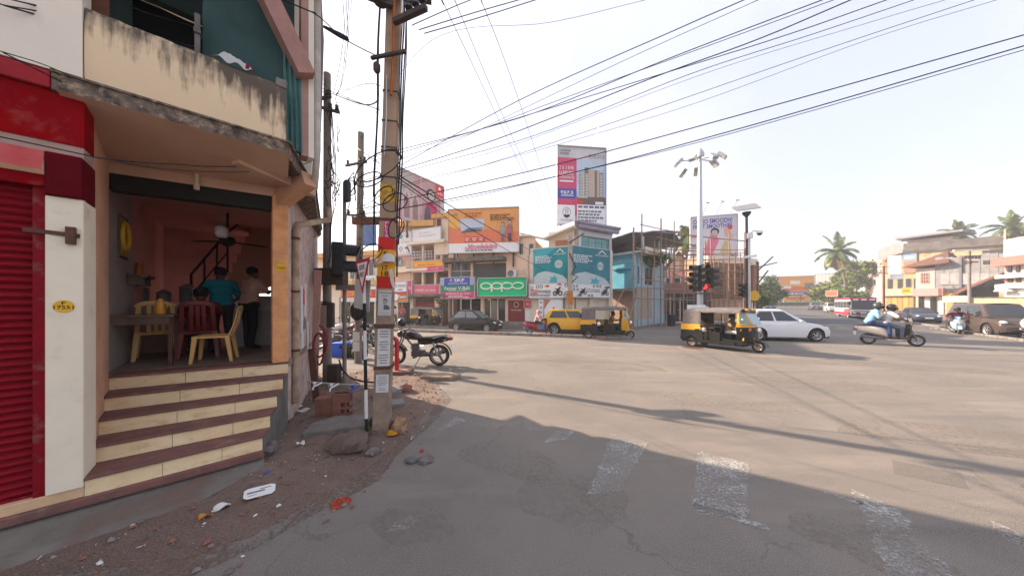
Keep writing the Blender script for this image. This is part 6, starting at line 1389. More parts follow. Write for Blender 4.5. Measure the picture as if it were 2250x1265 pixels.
w4(MB().hexa([(-4, -.8, zt4 + .85), (W4.w + .2, -1.0, zt4 + 1.55), (W4.w + 2, 3.0, zt4 + 1.75), (-4, 3.2, zt4 + 1.1), (-4, -.8, zt4 + .93), (W4.w + .2, -1.0, zt4 + 1.63), (W4.w + 2, 3.0, zt4 + 1.83), (-4, 3.2, zt4 + 1.18)]), 'roof_sheet', M_TIN)
MB().prism([(-.3, -1.5, zt4 + 1.6), (F4.w * .68, -1.5, zt4 + 2.25), (F4.w + .9, -1.5, zt4 + 1.3), (F4.w + .9, -1.5, zt4 + 1.22), (F4.w * .68, -1.5, zt4 + 2.15), (-.3, -1.5, zt4 + 1.52)], (0, 6, 0)).build('roof_sheet', M_TIN, F4.e)
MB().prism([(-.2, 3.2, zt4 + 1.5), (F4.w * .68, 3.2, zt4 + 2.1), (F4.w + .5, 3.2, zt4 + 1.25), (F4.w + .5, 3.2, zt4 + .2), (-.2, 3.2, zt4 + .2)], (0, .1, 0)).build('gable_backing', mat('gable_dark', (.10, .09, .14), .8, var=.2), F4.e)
# --- gabled and tan houses beyond
F5 = Frame('gabled_house', 'small peach house with a tiled gable behind the scaffolding', 'house', P(1455, 0, 37).xy, P(1528, 0, 35).xy)
g5 = F5.rect(1462, 590, 1522, 600); ap = F5.at(1492, 556)
MB().prism([(0, 0, 0), (F5.w, 0, 0), (F5.w, 0, g5[2]), (ap[0], 0, ap[1]), (0, 0, g5[2])], (0, 8, 0)).build('wall', M_PCH, F5.e)
for sgn in (-1, 1):
    e = -.6 if sgn < 0 else F5.w + .6; MB().hexa([(e, -.5, g5[2] - .4), (ap[0], -.5, ap[1]), (ap[0], 8, ap[1]), (e, 8, g5[2] - .4), (e, -.5, g5[2] - .22), (ap[0], -.5, ap[1] + .2), (ap[0], 8, ap[1] + .2), (e, 8, g5[2] - .22)]).build('roof', M_TILE, F5.e)
fb(F5, 1457, 600, 1508, 640, -1.6, -1.5, M_PNK, 'lean_to_wall', 0); MB().hexa([(-.3, -3, g5[2] - 2.2), (F5.w * .8, -3, g5[2] - 3.4), (F5.w * .8, 0, g5[2] - 2.4), (-.3, 0, g5[2] - 1.0), (-.3, -3, g5[2] - 2.1), (F5.w * .8, -3, g5[2] - 3.3), (F5.w * .8, 0, g5[2] - 2.3), (-.3, 0, g5[2] - .9)]).build('lean_to_roof', M_TILE, F5.e)
for x in (1466, 1486): window(F5, x, 612, x + 12, 634, y=-1.66)
F6 = Frame('tan_house', 'tan flat roofed house under the smoothie hoarding', 'house', P(1548, 0, 33).xy, P(1652, 0, 36).xy)
M_TAN = mat('wall_tan', (.48, .31, .19), .85, scale=.8, col2=(.42, .27, .165), dirt=(.28, .20, .14), dirt_amt=.25)
z6 = F6.at(1600, 566)[1]; MB().wall(F6.w, z6, [], .3).box(0, F6.w, .3, 6, 0, z6 - .1).build('wall', M_TAN, F6.e); fb(F6, 1546, 566, 1655, 580, -.5, 0, M_CRM, 'parapet', 0)
for x in (1570, 1600, 1630): fb(F6, x, 585, x + 5, 655, -.12, 0, M_CRM, 'column', 0)
for x in (1578, 1608): window(F6, x, 600, x + 16, 640, y=-.02, nx=2)
fb(F6, 1648, 575, 1662, 660, -.3, 5, mat('brick_wall', (.36, .17, .11), .9, scale=4, col2=(.28, .13, .09)), 'brick_end', 0)
gt = Frame('compound_gate', 'tall dark steel gate with rivets below the gabled house', 'gate', P(1433, 0, 29.5).xy, P(1515, 0, 29.5).xy)
gz = gt.at(1470, 645)[1]
for i in range(4):
    x0 = gt.w * i / 4 + .03; x1 = gt.w * (i + 1) / 4 - .03; l = MB().box(x0, x1, 0, .06, .15, gz).build('gate_leaf', mat('gate_dark', (.05, .06, .06), .5, var=.2), gt.e)
    for j in range(6): MB().box(x0 + .2 + (x1 - x0 - .4) * (j % 2), x0 + .28 + (x1 - x0 - .4) * (j % 2), -.02, 0, .5 + .8 * (j // 2), .58 + .8 * (j // 2)).build('rivet', M_FRM, l)
MB().box(-.2, gt.w + 2.2, .1, .4, gz, gz + 1.0).build('gate_header', M_PNK, gt.e); MB().box(gt.w, gt.w + 2.2, .0, .3, 0, gz).build('gate_wall', mat('wall_darkstone', (.12, .11, .10), .9, var=.3), gt.e)
sgt = Frame('small_gate', 'low barred iron gate left of the tall dark gate', 'gate', P(1401, 0, 27).xy, P(1431, 0, 28).xy); sz_ = sgt.at(1415, 680)[1]
for i in range(12): MB().box(sgt.w * i / 11 - .015, sgt.w * i / 11 + .015, 0, .03, .1, sz_).build('bar', M_INKG, sgt.e)
for z in (.1, sz_ * .5, sz_): MB().box(0, sgt.w, -.01, .04, z - .03, z + .03).build('rail', M_INKG, sgt.e)
dr = tag(MB().lathe([(.3, 0), (.38, .9), (.42, .92), (.42, .98), (.36, .98), (.3, .1)], n=16).build('waste_drum', M_BLACK, None, smooth=50), 'black waste drum on the pavement before the tall dark gate', 'drum'); dr.location = P(1475, 0, 26).xy.to_3d()

# --- bamboo scaffolding
sc_ = thing('bamboo_scaffolding', 'scaffolding of lashed bamboo poles in front of the blue and tan houses', 'scaffolding', (0, 0, 0))
M_BAM = mat('bamboo', (.34, .24, .18), .8, scale=4, col2=(.26, .18, .14)); M_BAM2 = mat('bamboo_pink', (.42, .24, .19), .8, var=.2)
rs = random.Random(11)
def sY(px): return 23.2 + (px - 1385) * .030
ups = [(1392, 500, 716), (1409, 470, 715), (1437, 527, 712), (1452, 480, 710), (1464, 505, 712), (1480, 486, 712), (1502, 545, 706), (1549, 530, 700), (1562, 522, 700), (1590, 572, 698), (1602, 512, 698), (1615, 555, 698), (1637, 545, 696), (1634, 510, 600), (1535, 580, 700), (1424, 620, 712)]
for px, y0, y1 in ups:
    Y = sY(px) + rs.uniform(-.2, .2); l = rs.uniform(-2, 2)
    MB().tube([P(px, y1, Y).xy.to_3d(), P(px + l * .5, (y0 + y1) / 2, Y), P(px + l, y0, Y)], rs.uniform(.045, .065), 6).build('bamboo_pole', rs.choice((M_BAM, M_BAM2)), sc_, smooth=50)
for (xa, ya, xb, yb) in ((1406, 493, 1500, 512), (1398, 545, 1462, 560), (1395, 560, 1640, 556), (1385, 610, 1545, 628), (1396, 632, 1650, 640), (1390, 655, 1650, 662), (1440, 520, 1530, 540), (1500, 515, 1642, 530), (1505, 545, 1642, 550), (1500, 572, 1650, 566), (1460, 590, 1650, 598), (1545, 610, 1650, 615), (1440, 545, 1540, 552), (1478, 600, 1560, 640), (1400, 640, 1380, 710), (1396, 583, 1340, 700), (1560, 640, 1640, 655)):
    MB().tube([P(xa, ya, sY(xa) - .1), P((xa + xb) / 2, (ya + yb) / 2 + 1, (sY(xa) + sY(xb)) / 2 - .1), P(xb, yb, sY(xb) - .1)], rs.uniform(.035, .055), 6).build('bamboo_ledger', rs.choice((M_BAM, M_BAM2)), sc_, smooth=50)

for k in range(15):
    xa = 1462 + 12 * k + rs.uniform(-4, 4); ya = rs.uniform(545, 600); MB().tube([P(xa, ya, sY(xa) + .6), P(xa + rs.uniform(-3, 3), 690, sY(xa) + .6)], .045, 6).build('bamboo_pole', rs.choice((M_BAM, M_BAM2)), sc_, smooth=50)
for k in range(9):
    xa, xb, ya = rs.uniform(1440, 1500), rs.uniform(1580, 1655), 560 + 12 * k; MB().tube([P(xa, ya, sY(xa) + .5), P(xb, ya + rs.uniform(-6, 6), sY(xb) + .5)], .04, 6).build('bamboo_ledger', rs.choice((M_BAM, M_BAM2)), sc_, smooth=50)

for xa, xb, y0, y1 in ((1548, 1596, 585, 656), (1600, 1648, 578, 658)):
    MB().grid(lambda u, v: P(xa + (xb - xa) * u, y1 + (y0 - y1) * v, sY(xa) + 1.6 + .08 * math.sin(u * 9 + v * 5)), 14, 8).build('jute_screen', mat('jute', (.30, .19, .115), .9, var=.4, scale=2), sc_, smooth=60)

# --- masts, lights and signals on the island
ms = thing('floodlight_mast', 'tall tapered floodlight mast with a ring of lamps', 'light mast', P(1538, 0, 18.5).xy.to_3d()); zm = CAMH - (345 - HORIZ) / FPX * 18.5
MB().lathe([(.28, 0), (.28, .06), (.18, .08), (.165, zm * .5), (.09, zm + .5), (.02, zm + .55)], n=16).build('shaft', mat('mast_white', (.58, .60, .62), .45, .2, var=.08), ms, smooth=40)
MB().lathe([(.18, zm - .1), (.24, zm), (.24, zm + .22), (.15, zm + .4), (.05, zm + .5)], n=12).build('lamp_ring', M_GALV, ms)
for k in range(7):
    a = R(15 + 51 * k); d = Vector((math.cos(a), math.sin(a), 0)); e = Vector((0, 0, zm - .15)); q = e + d * (1.05 + .1 * (k % 2)) - Vector((0, 0, .15 * (k % 3)))
    ar = MB().bar(e + d * .2, q, .05, .05).build('lamp_arm', M_GALV, ms)
    MB().bar(q - d * .12 + Vector((0, 0, .1)), q + d * .28 - Vector((0, 0, .28)), .36, .16).build('floodlight', mat('lamp_body', (.40, .42, .42), .4, .3), ar, bevel=.02); MB().bar(q - d * .05 - Vector((0, 0, .03)), q + d * .22 - Vector((0, 0, .36)), .30, .02).build('lamp_glass', M_FRM, ar)
sl_ = thing('street_light', 'dark pole carrying a tilted pale panel lamp', 'street light', P(1643, 0, 20).xy.to_3d()); zs = CAMH - (468 - HORIZ) / FPX * 20
MB().cyl((0, 0, 0), (-.08, 0, zs), .10, .075, 10).build('shaft', M_IRON, sl_, smooth=50); MB().lathe([(.06, -.3), (.24, -.06), (.26, .05), (.06, .1)], (-.08, 0, zs), n=12).build('head', M_BLACK, sl_, smooth=50)
MB().hexa([(-.85, -.25, zs + .08), (.72, -.25, zs + .30), (.72, -.15, zs + .28), (-.85, -.15, zs + .06), (-.85, .25, zs + .50), (.72, .25, zs + .76), (.72, .35, zs + .74), (-.85, .35, zs + .48)]).build('panel', mat('panel_cream', (.62, .55, .48), .6, var=.08), sl_)
cc = thing('camera_post', 'white post with a dome security camera on a curved arm', 'camera post', P(1647, 0, 19.4).xy.to_3d()); zc = CAMH - (512 - HORIZ) / FPX * 19.4
MB().cyl((0, 0, 0), (-.02, 0, zc), .075, .06, 10).build('shaft', M_FRM, cc, smooth=50); MB().tube([(0, 0, zc - .5)] + [(.35 - .35 * math.cos(a), 0, zc - .3 + .45 * math.sin(a)) for a in [R(15 * k) for k in range(7)]] + [(.6, 0, zc + .12)], .035, 8).build('arm', M_FRM, cc, smooth=50)
MB().lathe([(.1, .18), (.17, .1), (.18, 0), (.17, -.04)], (.66, 0, zc + .02), n=14).build('camera_housing', M_OFFW, cc, smooth=50); MB().ell((.66, 0, zc - .03), (.14, .14, .13), 12, 8).build('dome', M_BLACK, cc, smooth=60); MB().bar((-.45, -.08, zc - 1.6), (.35, -.08, zc - 1.5), .14, .14).build('camera_bracket', M_OFFW, cc); MB().box(-.12, .12, -.14, .1, zc - .35, zc).build('camera_box', M_OFFW, cc)
GS = 'traffic lights on the island'
signal_head('traffic_light', 'left traffic light of the island cluster, seen from the side', P(1531, 590, 18.2), R(-78), None, group=GS, n=4).scale = (1.3,) * 3
signal_head('traffic_light', 'middle traffic light of the cluster with its red lamp lit', P(1546, 588, 18.0), R(0), 3, group=GS, n=4).scale = (1.25,) * 3
signal_head('traffic_light', 'right traffic light of the island cluster with visors pointing right', P(1562, 596, 18.1), R(76), None, group=GS, n=3).scale = (1.3,) * 3
signal_head('traffic_light', 'separate dark traffic light at the left of the camera post', P(1636, 628, 19.2), R(-80), None, group=GS, n=3).scale = (.95,) * 3
ip = thing('signal_post', 'thin dark signal post inside the island cluster beside the mast', 'signal post', P(1549, 0, 18.1).xy.to_3d()); MB().cyl((0, 0, 0), (0, 0, 4.3), .07, .06, 8).bar((-.5, .1, 3.9), (.5, .1, 3.9), .06, .06).bar((-.5, .1, 2.6), (.5, .1, 2.6), .06, .06).build('shaft', M_IRON, ip)
wb = tag(MB().box(-.45, .45, -.2, .2, 0, 1.9).box(-.3, .6, -.25, -.2, 1.3, 1.8).build('signal_cabinet', M_OFFW, None, bevel=.02), 'white signal control cabinet at the foot of the mast', 'cabinet'); wb.location = P(1530, 0, 17.8).xy.to_3d()
ys = thing('road_sign', 'round yellow sign beside the camera post', 'road sign', P(1656, 0, 24).xy.to_3d()); MB().cyl((0, 0, 0), (0, 0, 2.6), .05, None, 8).build('post', M_IRON, ys); MB().lathe([(.42, 0), (.42, .03)], (0, -.06, 2.6), (0, -1, 0), 18).build('sign_face', M_YEL, ys)
# ------------------------------------------------------------------ vehicles
def lerp_tab(tab, x):
    if x <= tab[0][0]: return tab[0][1]
    for (a, u), (b, v) in zip(tab[:-1], tab[1:]):
        if x <= b:
            t = (x - a) / (b - a); t = t * t * (3 - 2 * t) * .5 + t * .5; return u + (v - u) * t
    return tab[-1][1]
def wheel_meshes(r, w, rim_m, spokes=5, key=None):
    q = .80 if spokes == 3 else .62
    t = MB().lathe([(r * q, -w * .42), (r * max(.80, q + .03), -w * .5), (r * .95, -w * .46), (r, -w * .28), (r, w * .28), (r * .95, w * .46), (r * max(.80, q + .03), w * .5), (r * q, w * .42)], ax=(0, 1, 0), n=28, caps=False).mesh('tyre', M_RUBBER, 40)
    m = MB()
    m.lathe([(r * (q - .10), -w * .30), (r * (q + .02), -w * .46), (r * (q + .04), -w * .30), (r * (q + .04), w * .3), (r * (q + .02), w * .46), (r * (q - .10), w * .3)], ax=(0, 1, 0), n=24, caps=False)
    for s in (-1, 1):
        m.lathe([(r * .16, 0), (r * .15, w * .36), (r * .05, w * .40)], ax=(0, s, 0), n=12)
        for k in range(spokes):
            a = 2 * PI * k / spokes; d = Vector((math.cos(a), 0, math.sin(a)))
            m.bar(d * r * .1 + Vector((0, s * w * .34, 0)), d * r * (q - .02) + Vector((0, s * w * .30, 0)), r * .17, w * .06, up=(0, 1, 0))
    return t, m.mesh('rim', rim_m, 40)
WHC = {}
def add_wheel(parent, loc, r, w, rim_m, spokes=5, back=M_DARK):
    k = (round(r, 3), round(w, 3), rim_m.name, spokes)
    if k not in WHC: WHC[k] = wheel_meshes(r, w, rim_m, spokes)
    t, m = WHC[k]; o = part_at(t, 'wheel', parent, loc); part_at(m, 'rim', o)
    return o
def paint(n, c, **k): return mat('paint_' + n, c, .30, var=.05, scale=1.5, coat=.2, spec=.35, dirt=(.25, .2, .16), dirt_amt=.03, dirt_scale=3, **k)
RIMG = mat('rim_silver', (.42, .42, .43), .35, .6, var=.1)
def make_car(name, label, cat, loc, rz, L, W, H, pm, top, gh, wb, wr=.30, scale=1, group=None, rim=None, nside=2, clad=None, gname=M_GLASS):
    """top: (x, z) belt and bonnet line; gh: (rear base x, rear roof x, front roof x, front base x, belt z)"""
    rim = rim or RIMG; t = thing(name, label, cat, loc, rz, group, scale)
    xf, xr = wb / 2 + .05, -wb / 2 + .05; N = 64; zb = .20; ra = wr + .07
    hw = lambda x: W / 2 * (1 - .16 * abs(x / (L / 2)) ** 4 - (.12 if abs(x) > L / 2 - .03 else 0))
    def bot(x):
        z = zb + .10 * max(0, abs(x) / (L / 2) - .85) / .15
        for xw in (xf, xr):
            if abs(x - xw) < ra: z = max(z, wr + math.sqrt(ra * ra - (x - xw) ** 2))
        return z
    xs = sorted({-L / 2 + L * i / N for i in range(N + 1)} | {xw + s * ra * k for xw in (xf, xr) for s in (-1, 1) for k in (.999, .97, .85)})
    rows = [0, .12, .3, .5, .7, .86, .95, 1.0]
    def side(x, k, s):
        b = bot(x); tp = max(lerp_tab(top, x), b + .03); f = rows[k]; z = b + (tp - b) * f
        bulge = 1 - .14 * ((z - .55) / .6) ** 2 - (.035 if f > .94 else 0); return (x, s * hw(x) * bulge, z)
    m = MB(); n = len(xs); R_ = len(rows)
    for s in (1, -1):
        vs = [side(x, k, s) for x in xs for k in range(R_)]
        fs = [(i * R_ + k, (i + 1) * R_ + k, (i + 1) * R_ + k + 1, i * R_ + k + 1) for i in range(n - 1) for k in range(R_ - 1)]
        m.add(vs, [f if s < 0 else f[::-1] for f in fs])
    C_ = 7
    vs = []
    for x in xs:
        a = side(x, R_ - 1, 1)
        for c in range(C_): u = 1 - 2 * c / (C_ - 1); vs.append((x, a[1] * u, a[2] + .045 * (1 - u * u)))
    m.add(vs, [(i * C_ + c, i * C_ + c + 1, (i + 1) * C_ + c + 1, (i + 1) * C_ + c) for i in range(n - 1) for c in range(C_ - 1)])
    for x in (xs[0], xs[-1]):
        col = [side(x, k, 1) for k in range(R_)] + [side(x, k, -1) for k in range(R_ - 1, -1, -1)]; m.add(col, [tuple(range(len(col)))] if x < 0 else [tuple(range(len(col)))[::-1]])
    m.build('body', pm, t, smooth=38)
    MB().box(-L / 2 + .12, L / 2 - .12, -W / 2 + .12, W / 2 - .12, .17, .62).build('underbody', M_DARK, t)
    a, b, c, d, zg = gh; wb_, wr_ = W / 2 * .90, W / 2 * .70
    base = lambda u, v, s: Vector(((a + (d - a) * u) * (1 - v) + (b + (c - b) * u) * v, s * (wb_ * (1 - v) + wr_ * v) * (1 - .06 * (2 * u - 1) ** 2), zg + (H - .05 - zg) * v))
    g = MB()
    for s in (1, -1): g.grid(lambda u, v: base(u if s < 0 else 1 - u, v, s), 10, 4)
    for e in (0, 1): g.grid(lambda u, v: base(e, v, (1 - 2 * u) if e == 1 else (2 * u - 1)) + Vector(((.07 if e else -.05) * (1 - (2 * u - 1) ** 2), 0, 0)), 8, 4)
    g.grid(lambda u, v: base(u, 1, 2 * v - 1) + Vector((0, 0, .055 * (1 - (2 * v - 1) ** 2))) + Vector(((.07 * u - .05 * (1 - u)) * (1 - (2 * v - 1) ** 2), 0, 0)), 10, 8)
    g.build('cabin', pm, t, smooth=35)
    def pane(nm, f, nu=4, nv=2, out=.006):
        vs = [f(i / nu, j / nv) for j in range(nv + 1) for i in range(nu + 1)]; o = MB().add(vs, [(j * (nu + 1) + i, j * (nu + 1) + i + 1, (j + 1) * (nu + 1) + i + 1, (j + 1) * (nu + 1) + i) for j in range(nv) for i in range(nu)]).build(nm, gname, t, smooth=60)
        return o
    cuts = {2: [(.10, .49), (.53, .90)], 3: [(.06, .28), (.31, .58), (.61, .90)]}[nside]
    for s in (1, -1):
        for u0, u1 in cuts: pane('window', lambda u, v: base(u0 + (u1 - u0) * u, .10 + .78 * v, s) + Vector((0, s * .008, .002)))
    pane('windscreen', lambda u, v: base(1, .08 + .84 * v, .88 * (1 - 2 * u)) + Vector((.012 + .07 * (1 - (.88 * (1 - 2 * u)) ** 2), 0, .006)), 6)
    pane('rear_window', lambda u, v: base(0, .22 + .66 * v, .84 * (2 * u - 1)) + Vector((-.012 - .05 * (1 - (.84 * (2 * u - 1)) ** 2), 0, .006)), 6)
    for xw in (xf, xr):
        for s in (1, -1): add_wheel(t, (xw, s * (W / 2 - .12), wr), wr, .19, rim)
    hl = mat('headlight_glass', (.62, .64, .66), .1, spec=.8); tl = mat('tail_red', (.35, .01, .012), .2)
    zh = lerp_tab(top, L / 2 - .25) - .06
    for s in (1, -1):
        MB().ell((L / 2 - .22, s * W / 2 * .70, zh), (.20, .13, .085), 12, 8).build('headlight', hl, t, smooth=60)
        MB().ell((-L / 2 + .10, s * W / 2 * .74, lerp_tab(top, -L / 2 + .1) - .14), (.10, .10, .13), 10, 7).build('tail_light', tl, t, smooth=60)
        MB().ell((d - .38, s * (W / 2 + .05), zg + .06), (.06, .11, .065), 10, 7).build('mirror', pm, t, smooth=60)
        for k in range(2): xk = a + (d - a) * (.40 if k == 0 else .72) - .1; MB().box(xk, xk + .14, s * W / 2 * .985 - .012, s * W / 2 * .985 + .012, zg - .12, zg - .09).build('door_handle', pm, t)
    MB().box(L / 2 - .02, L / 2 + .012, -W * .28, W * .28, .30, .42).build('grille', M_BLACK, t, bevel=.01); MB().box(L / 2 - .01, L / 2 + .02, -.24, .24, .44, .54).build('number_plate', M_WHITE, t)
    if clad:
        for s in (1, -1): MB().box(xr + ra, xf - ra, s * W / 2 * .955 - .03, s * W / 2 * .955 + .03, .19, .36).build('side_cladding', clad, t, bevel=.01)
        for xw in (xf, xr):
            for s in (1, -1):
                pts = [(xw + (ra + .02) * math.cos(q), s * W / 2 * .955, wr + (ra + .02) * math.sin(q)) for q in [R(-15 + 210 * k / 14) for k in range(15)]]; MB().tube(pts, .035, 6).build('arch_trim', clad, t, smooth=60)
    else:
        for s in (1, -1): MB().box(xr + ra + .1, xf - ra - .1, s * W / 2 * .988 - .012, s * W / 2 * .988 + .012, .52, .56).build('side_moulding', pm, t)
    return t
HATCH = [(-1.92, .62), (-1.86, .86), (-1.5, .94), (.5, .91), (.7, .90), (1.45, .80), (1.82, .62), (1.92, .48)]
def hatch(label, loc, rz, pm, scale, **k): return make_car('hatchback', label, 'car', loc, rz, 3.84, 1.68, 1.53, pm, HATCH, (-1.80, -1.05, .02, .92, .91), 2.42, scale=scale, **k)
hatch('black hatchback driving in front of the blue bearing shop sign', (-2.65, 21.6, 0), R(-20), paint('black', (.010, .010, .012)), 1.0, gname=mat('pale_glass', (.15, .165, .17), .08, spec=.7))
hatch('white hatchback passing behind the nearest autorickshaw', (14.55, 16.4, 0), R(-10), paint('white', (.74, .75, .76)), 1.10)
make_car('compact_suv', 'bright yellow compact SUV half hidden behind the middle autorickshaw', 'car', (4.05, 19.4, 0), R(-10), 4.2, 1.78, 1.62, paint('yellow', (.72, .40, .01)), [(-2.1, .55), (-2.06, 1.0), (-1.6, 1.04), (.8, 1.02), (1.0, 1.02), (1.8, .92), (2.05, .7), (2.1, .5)], (-1.9, -1.5, .35, 1.15, 1.02), 2.6, .34, clad=mat('cladding', (.05, .05, .05), .7))
VAN = [(-2.2, .6), (-2.15, 1.02), (-1.6, 1.06), (.9, 1.02), (1.2, 1.0), (1.95, .88), (2.2, .65), (2.25, .5)]
make_car('people_carrier', 'dusty brown people carrier parked along the right hand lane', 'car', (30.4, 18.7, 0), R(-124), 4.5, 1.78, 1.78, paint('brown', (.075, .055, .048)), VAN, (-2.12, -1.85, .55, 1.3, 1.03), 2.75, .34, scale=1.12, nside=3)
make_car('saloon_car', 'dark blue saloon car standing in front of the yellow shops', 'car', (42.6, 31, 0), R(-128), 4.3, 1.7, 1.47, paint('navy', (.05, .06, .09)), [(-2.15, .6), (-2.1, .90), (-1.4, .94), (.8, .90), (1.8, .78), (2.1, .6), (2.15, .5)], (-1.6, -1.0, .15, 1.0, .90), 2.55, scale=1.08)
make_car('saloon_car', 'silver car cut off by the right edge of the picture', 'car', (29.0, 15.3, 0), R(-118), 4.3, 1.7, 1.47, paint('silver', (.42, .43, .44)), [(-2.15, .6), (-2.1, .90), (-1.4, .94), (.8, .90), (1.8, .78), (2.1, .6), (2.15, .5)], (-1.6, -1.0, .15, 1.0, .90), 2.55)
make_car('people_carrier', 'dark grey car far up the road beside the orange hoarding', 'car', (64.5, 63, .62), R(-128), 4.3, 1.75, 1.6, paint('grey', (.09, .10, .11)), VAN, (-2.12, -1.85, .55, 1.3, 1.03), 2.75, .34, nside=3)
make_car('jeep', 'pale grey jeep behind the dark grey car up the road', 'jeep', (56.2, 52, .42), R(-128), 4.0, 1.7, 1.75, paint('palegrey', (.45, .45, .44)), [(-2, .6), (-1.98, 1.05), (.8, 1.05), (1.9, .95), (2, .6)], (-1.95, -1.9, .5, .75, 1.03), 2.5, .36)
hatch('small blue car at the far end of the road beside the camera post', (62.0, 71, .6), R(-130), paint('bluecar', (.04, .07, .16)), 1.15)

# --- autorickshaws
M_VINYL = mat('canopy_vinyl', (.19, .165, .158), .5, scale=5, col2=(.14, .12, .115), bump=.3, bscale=9); M_ATB = mat('auto_black', (.013, .013, .013), .42, var=.2, spec=.3, dirt=(.14, .12, .10), dirt_amt=.06, dirt_scale=4); M_ATY = mat('auto_yellow', (.74, .36, .015), .38, var=.08, coat=.3); M_SEATR = mat('seat_red', (.30, .012, .018), .6, var=.2)
def make_auto(label, loc, rz, scale, front=None, group='autorickshaws at the junction'):
    front = front or M_ATB
    t = thing('autorickshaw', label, 'autorickshaw', loc, rz, group, scale); W = .64
    # canopy: arched shell over ribs, with rear curtain and quarters
    def can(u, v):
        x = -1.18 + 2.08 * u; a = PI * v; wy = W * (1 if u > .12 else .90 + .8 * u); hz = 1.70 - .10 * (1 - u) ** 3 - .05 * max(0, u - .8) / .2
        c, s = math.cos(a), math.sin(a); return (x, wy * math.copysign(abs(c) ** .45, c), 1.50 + (hz - 1.50) * abs(s) ** .5 + .008 * math.sin(u * 25))
    MB().grid(can, 20, 20).grid(lambda u, v: tuple(Vector(can(u, 1 - v)) - Vector((0, 0, .012))), 20, 20).build('canopy', M_VINYL, t, smooth=50)
    MB().tube([(.90, W * .99, 1.46), (.92, W * .9, 1.62), (.92, 0, 1.66), (.92, -W * .9, 1.62), (.90, -W * .99, 1.46)], .022, 6).build('canopy_hem', M_VINYL, t, smooth=60)
    for s in (1, -1): MB().hexa([(-1.20, s * W - .012, .98), (-.52, s * W - .012, .98), (-.52, s * W + .012, .98), (-1.20, s * W + .012, .98), (-1.17, s * W - .012, 1.53), (-.50, s * W - .012, 1.53), (-.50, s * W + .012, 1.53), (-1.17, s * W + .012, 1.53)]).build('side_curtain', M_VINYL, t)
    MB().hexa([(-1.22, -W, .98), (-1.19, -W, .98), (-1.19, W, .98), (-1.22, W, .98), (-1.19, -W * .92, 1.6), (-1.16, -W * .92, 1.6), (-1.16, W * .92, 1.6), (-1.19, W * .92, 1.6)]).build('rear_curtain', M_VINYL, t)
    for s in (1, -1):
        MB().prism([(-1.27, s * W - .02, .62), (-1.24, s * W - .02, .98), (-.48, s * W - .02, .98), (-.46, s * W - .02, .80), (-.70, s * W - .02, .78), (-.72, s * W - .02, .62)], (0, .04, 0)).build('side_panel', M_ATY, t, bevel=.01)
        MB().prism([(-1.28, s * W - .025, .40), (-1.27, s * W - .025, .74), (-.40, s * W - .025, .74), (-.36, s * W - .025, .26), (-.55, s * W - .025, .26)] + [(-.86 + .27 * math.cos(a), s * W - .025, .22 + .27 * math.sin(a)) for a in [R(20 + 20 * k) for k in range(8)]], (0, .05, 0)).build('side_panel', M_ATB, t)
        for z in (.50, .56, .62): MB().box(-.70, -.44, s * W + .02, s * W + .03, z, z + .02).build('louvre', M_ATY, t)
        for x in (-.50, .28): MB().cyl((x, s * W * .98, .3), (x, s * W * .97, 1.55), .016, None, 8).build('upright_bar', M_ATB if x > 0 else M_FRM, t)
        MB().box(-.5, .28, s * W - .03, s * W + .0, .90, .94).build('side_rail', M_ATB, t)
        if s > 0: MB().box(-.5, .9, s * W - .03, s * W + .01, .26, .62).build('side_skirt', M_ATB, t)
        else: MB().box(-.42, .75, s * W - .03, s * W + .01, .24, .36).box(-.10, .25, s * W - .03, s * W + .012, .36, .72).build('side_skirt', M_ATB, t)
        MB().lathe([(.09, 0), (.09, .02), (.02, .03)], (-.34, s * (W + .01), .78), (0, s, 0), 14).build('side_lamp', M_CHROME, t)
    MB().box(-1.28, -1.20, -W, W, .40, .98).build('rear_panel', M_ATY, t, bevel=.01); MB().box(-1.30, -1.26, -W, W, .30, .46).build('bumper', M_ATB, t)
    MB().box(-1.25, 1.0, -W + .03, W - .03, .22, .30).build('floor', M_ATB, t)
    MB().box(-1.15, -.62, -.56, .56, .50, .66).box(-1.19, -1.02, -.56, .56, .66, 1.28).build('passenger_seat', M_SEATR, t, bevel=.03); MB().box(.12, .50, -.30, .30, .30, .66).box(.08, .16, -.32, .32,   .62, .98).build('driver_seat', M_BLACK, t, bevel=.02)
    MB().box(.0, .04, -W + .05, W - .05, .62, 1.0).build('partition', M_ATB, t)
    # front cowl: rings narrowing to the nose
    def cowl(u, v):
        a = -PI / 2 + PI * v; z = .42 + .64 * u; wy = (.52 + .12 * math.sin(u * PI * .5)) ; fx_ = .46 - .06 * u; return (.78 + fx_ * abs(math.cos(a)) ** .62 * (1.05 - .12 * u), wy * math.sin(a), z)
    MB().grid(cowl, 10, 18).build('front_cowl', front, t, smooth=50)
    MB().grid(lambda u, v: Vector(cowl(.83 + .19 * u, v)) + Vector((.006, 0, 0)), 3, 18).build('cowl_band', M_ATY, t, smooth=50)
    MB().tube([cowl(.98, k / 14) for k in range(15)], .03, 6).build('cowl_rim', M_ATY, t, smooth=60)
    for s in (1, -1):
        MB().bar((.86, s * .62, 1.02), (.84, s * .60, 1.54), .07, .07).bar((1.20, s * .40, 1.04), (.98, s * .46, 1.54), .05, .05).build('screen_pillar', M_ATY, t)
        MB().prism([(.88, s * .615, 1.06), (1.18, s * .42, 1.07), (.98, s * .475, 1.50), (.87, s * .60, 1.50)], (0, s * .012, 0)).build('quarter_glass', mat('auto_glass', (.20, .32, .32), .08, spec=.8), t)
        MB().tube([(.92, s * .63, 1.20), (1.02, s * .74, 1.24)], .012, 6).ell((1.04, s * .78, 1.24), (.03, .09, .06), 10, 6).build('mirror', M_CHROME, t, smooth=60)
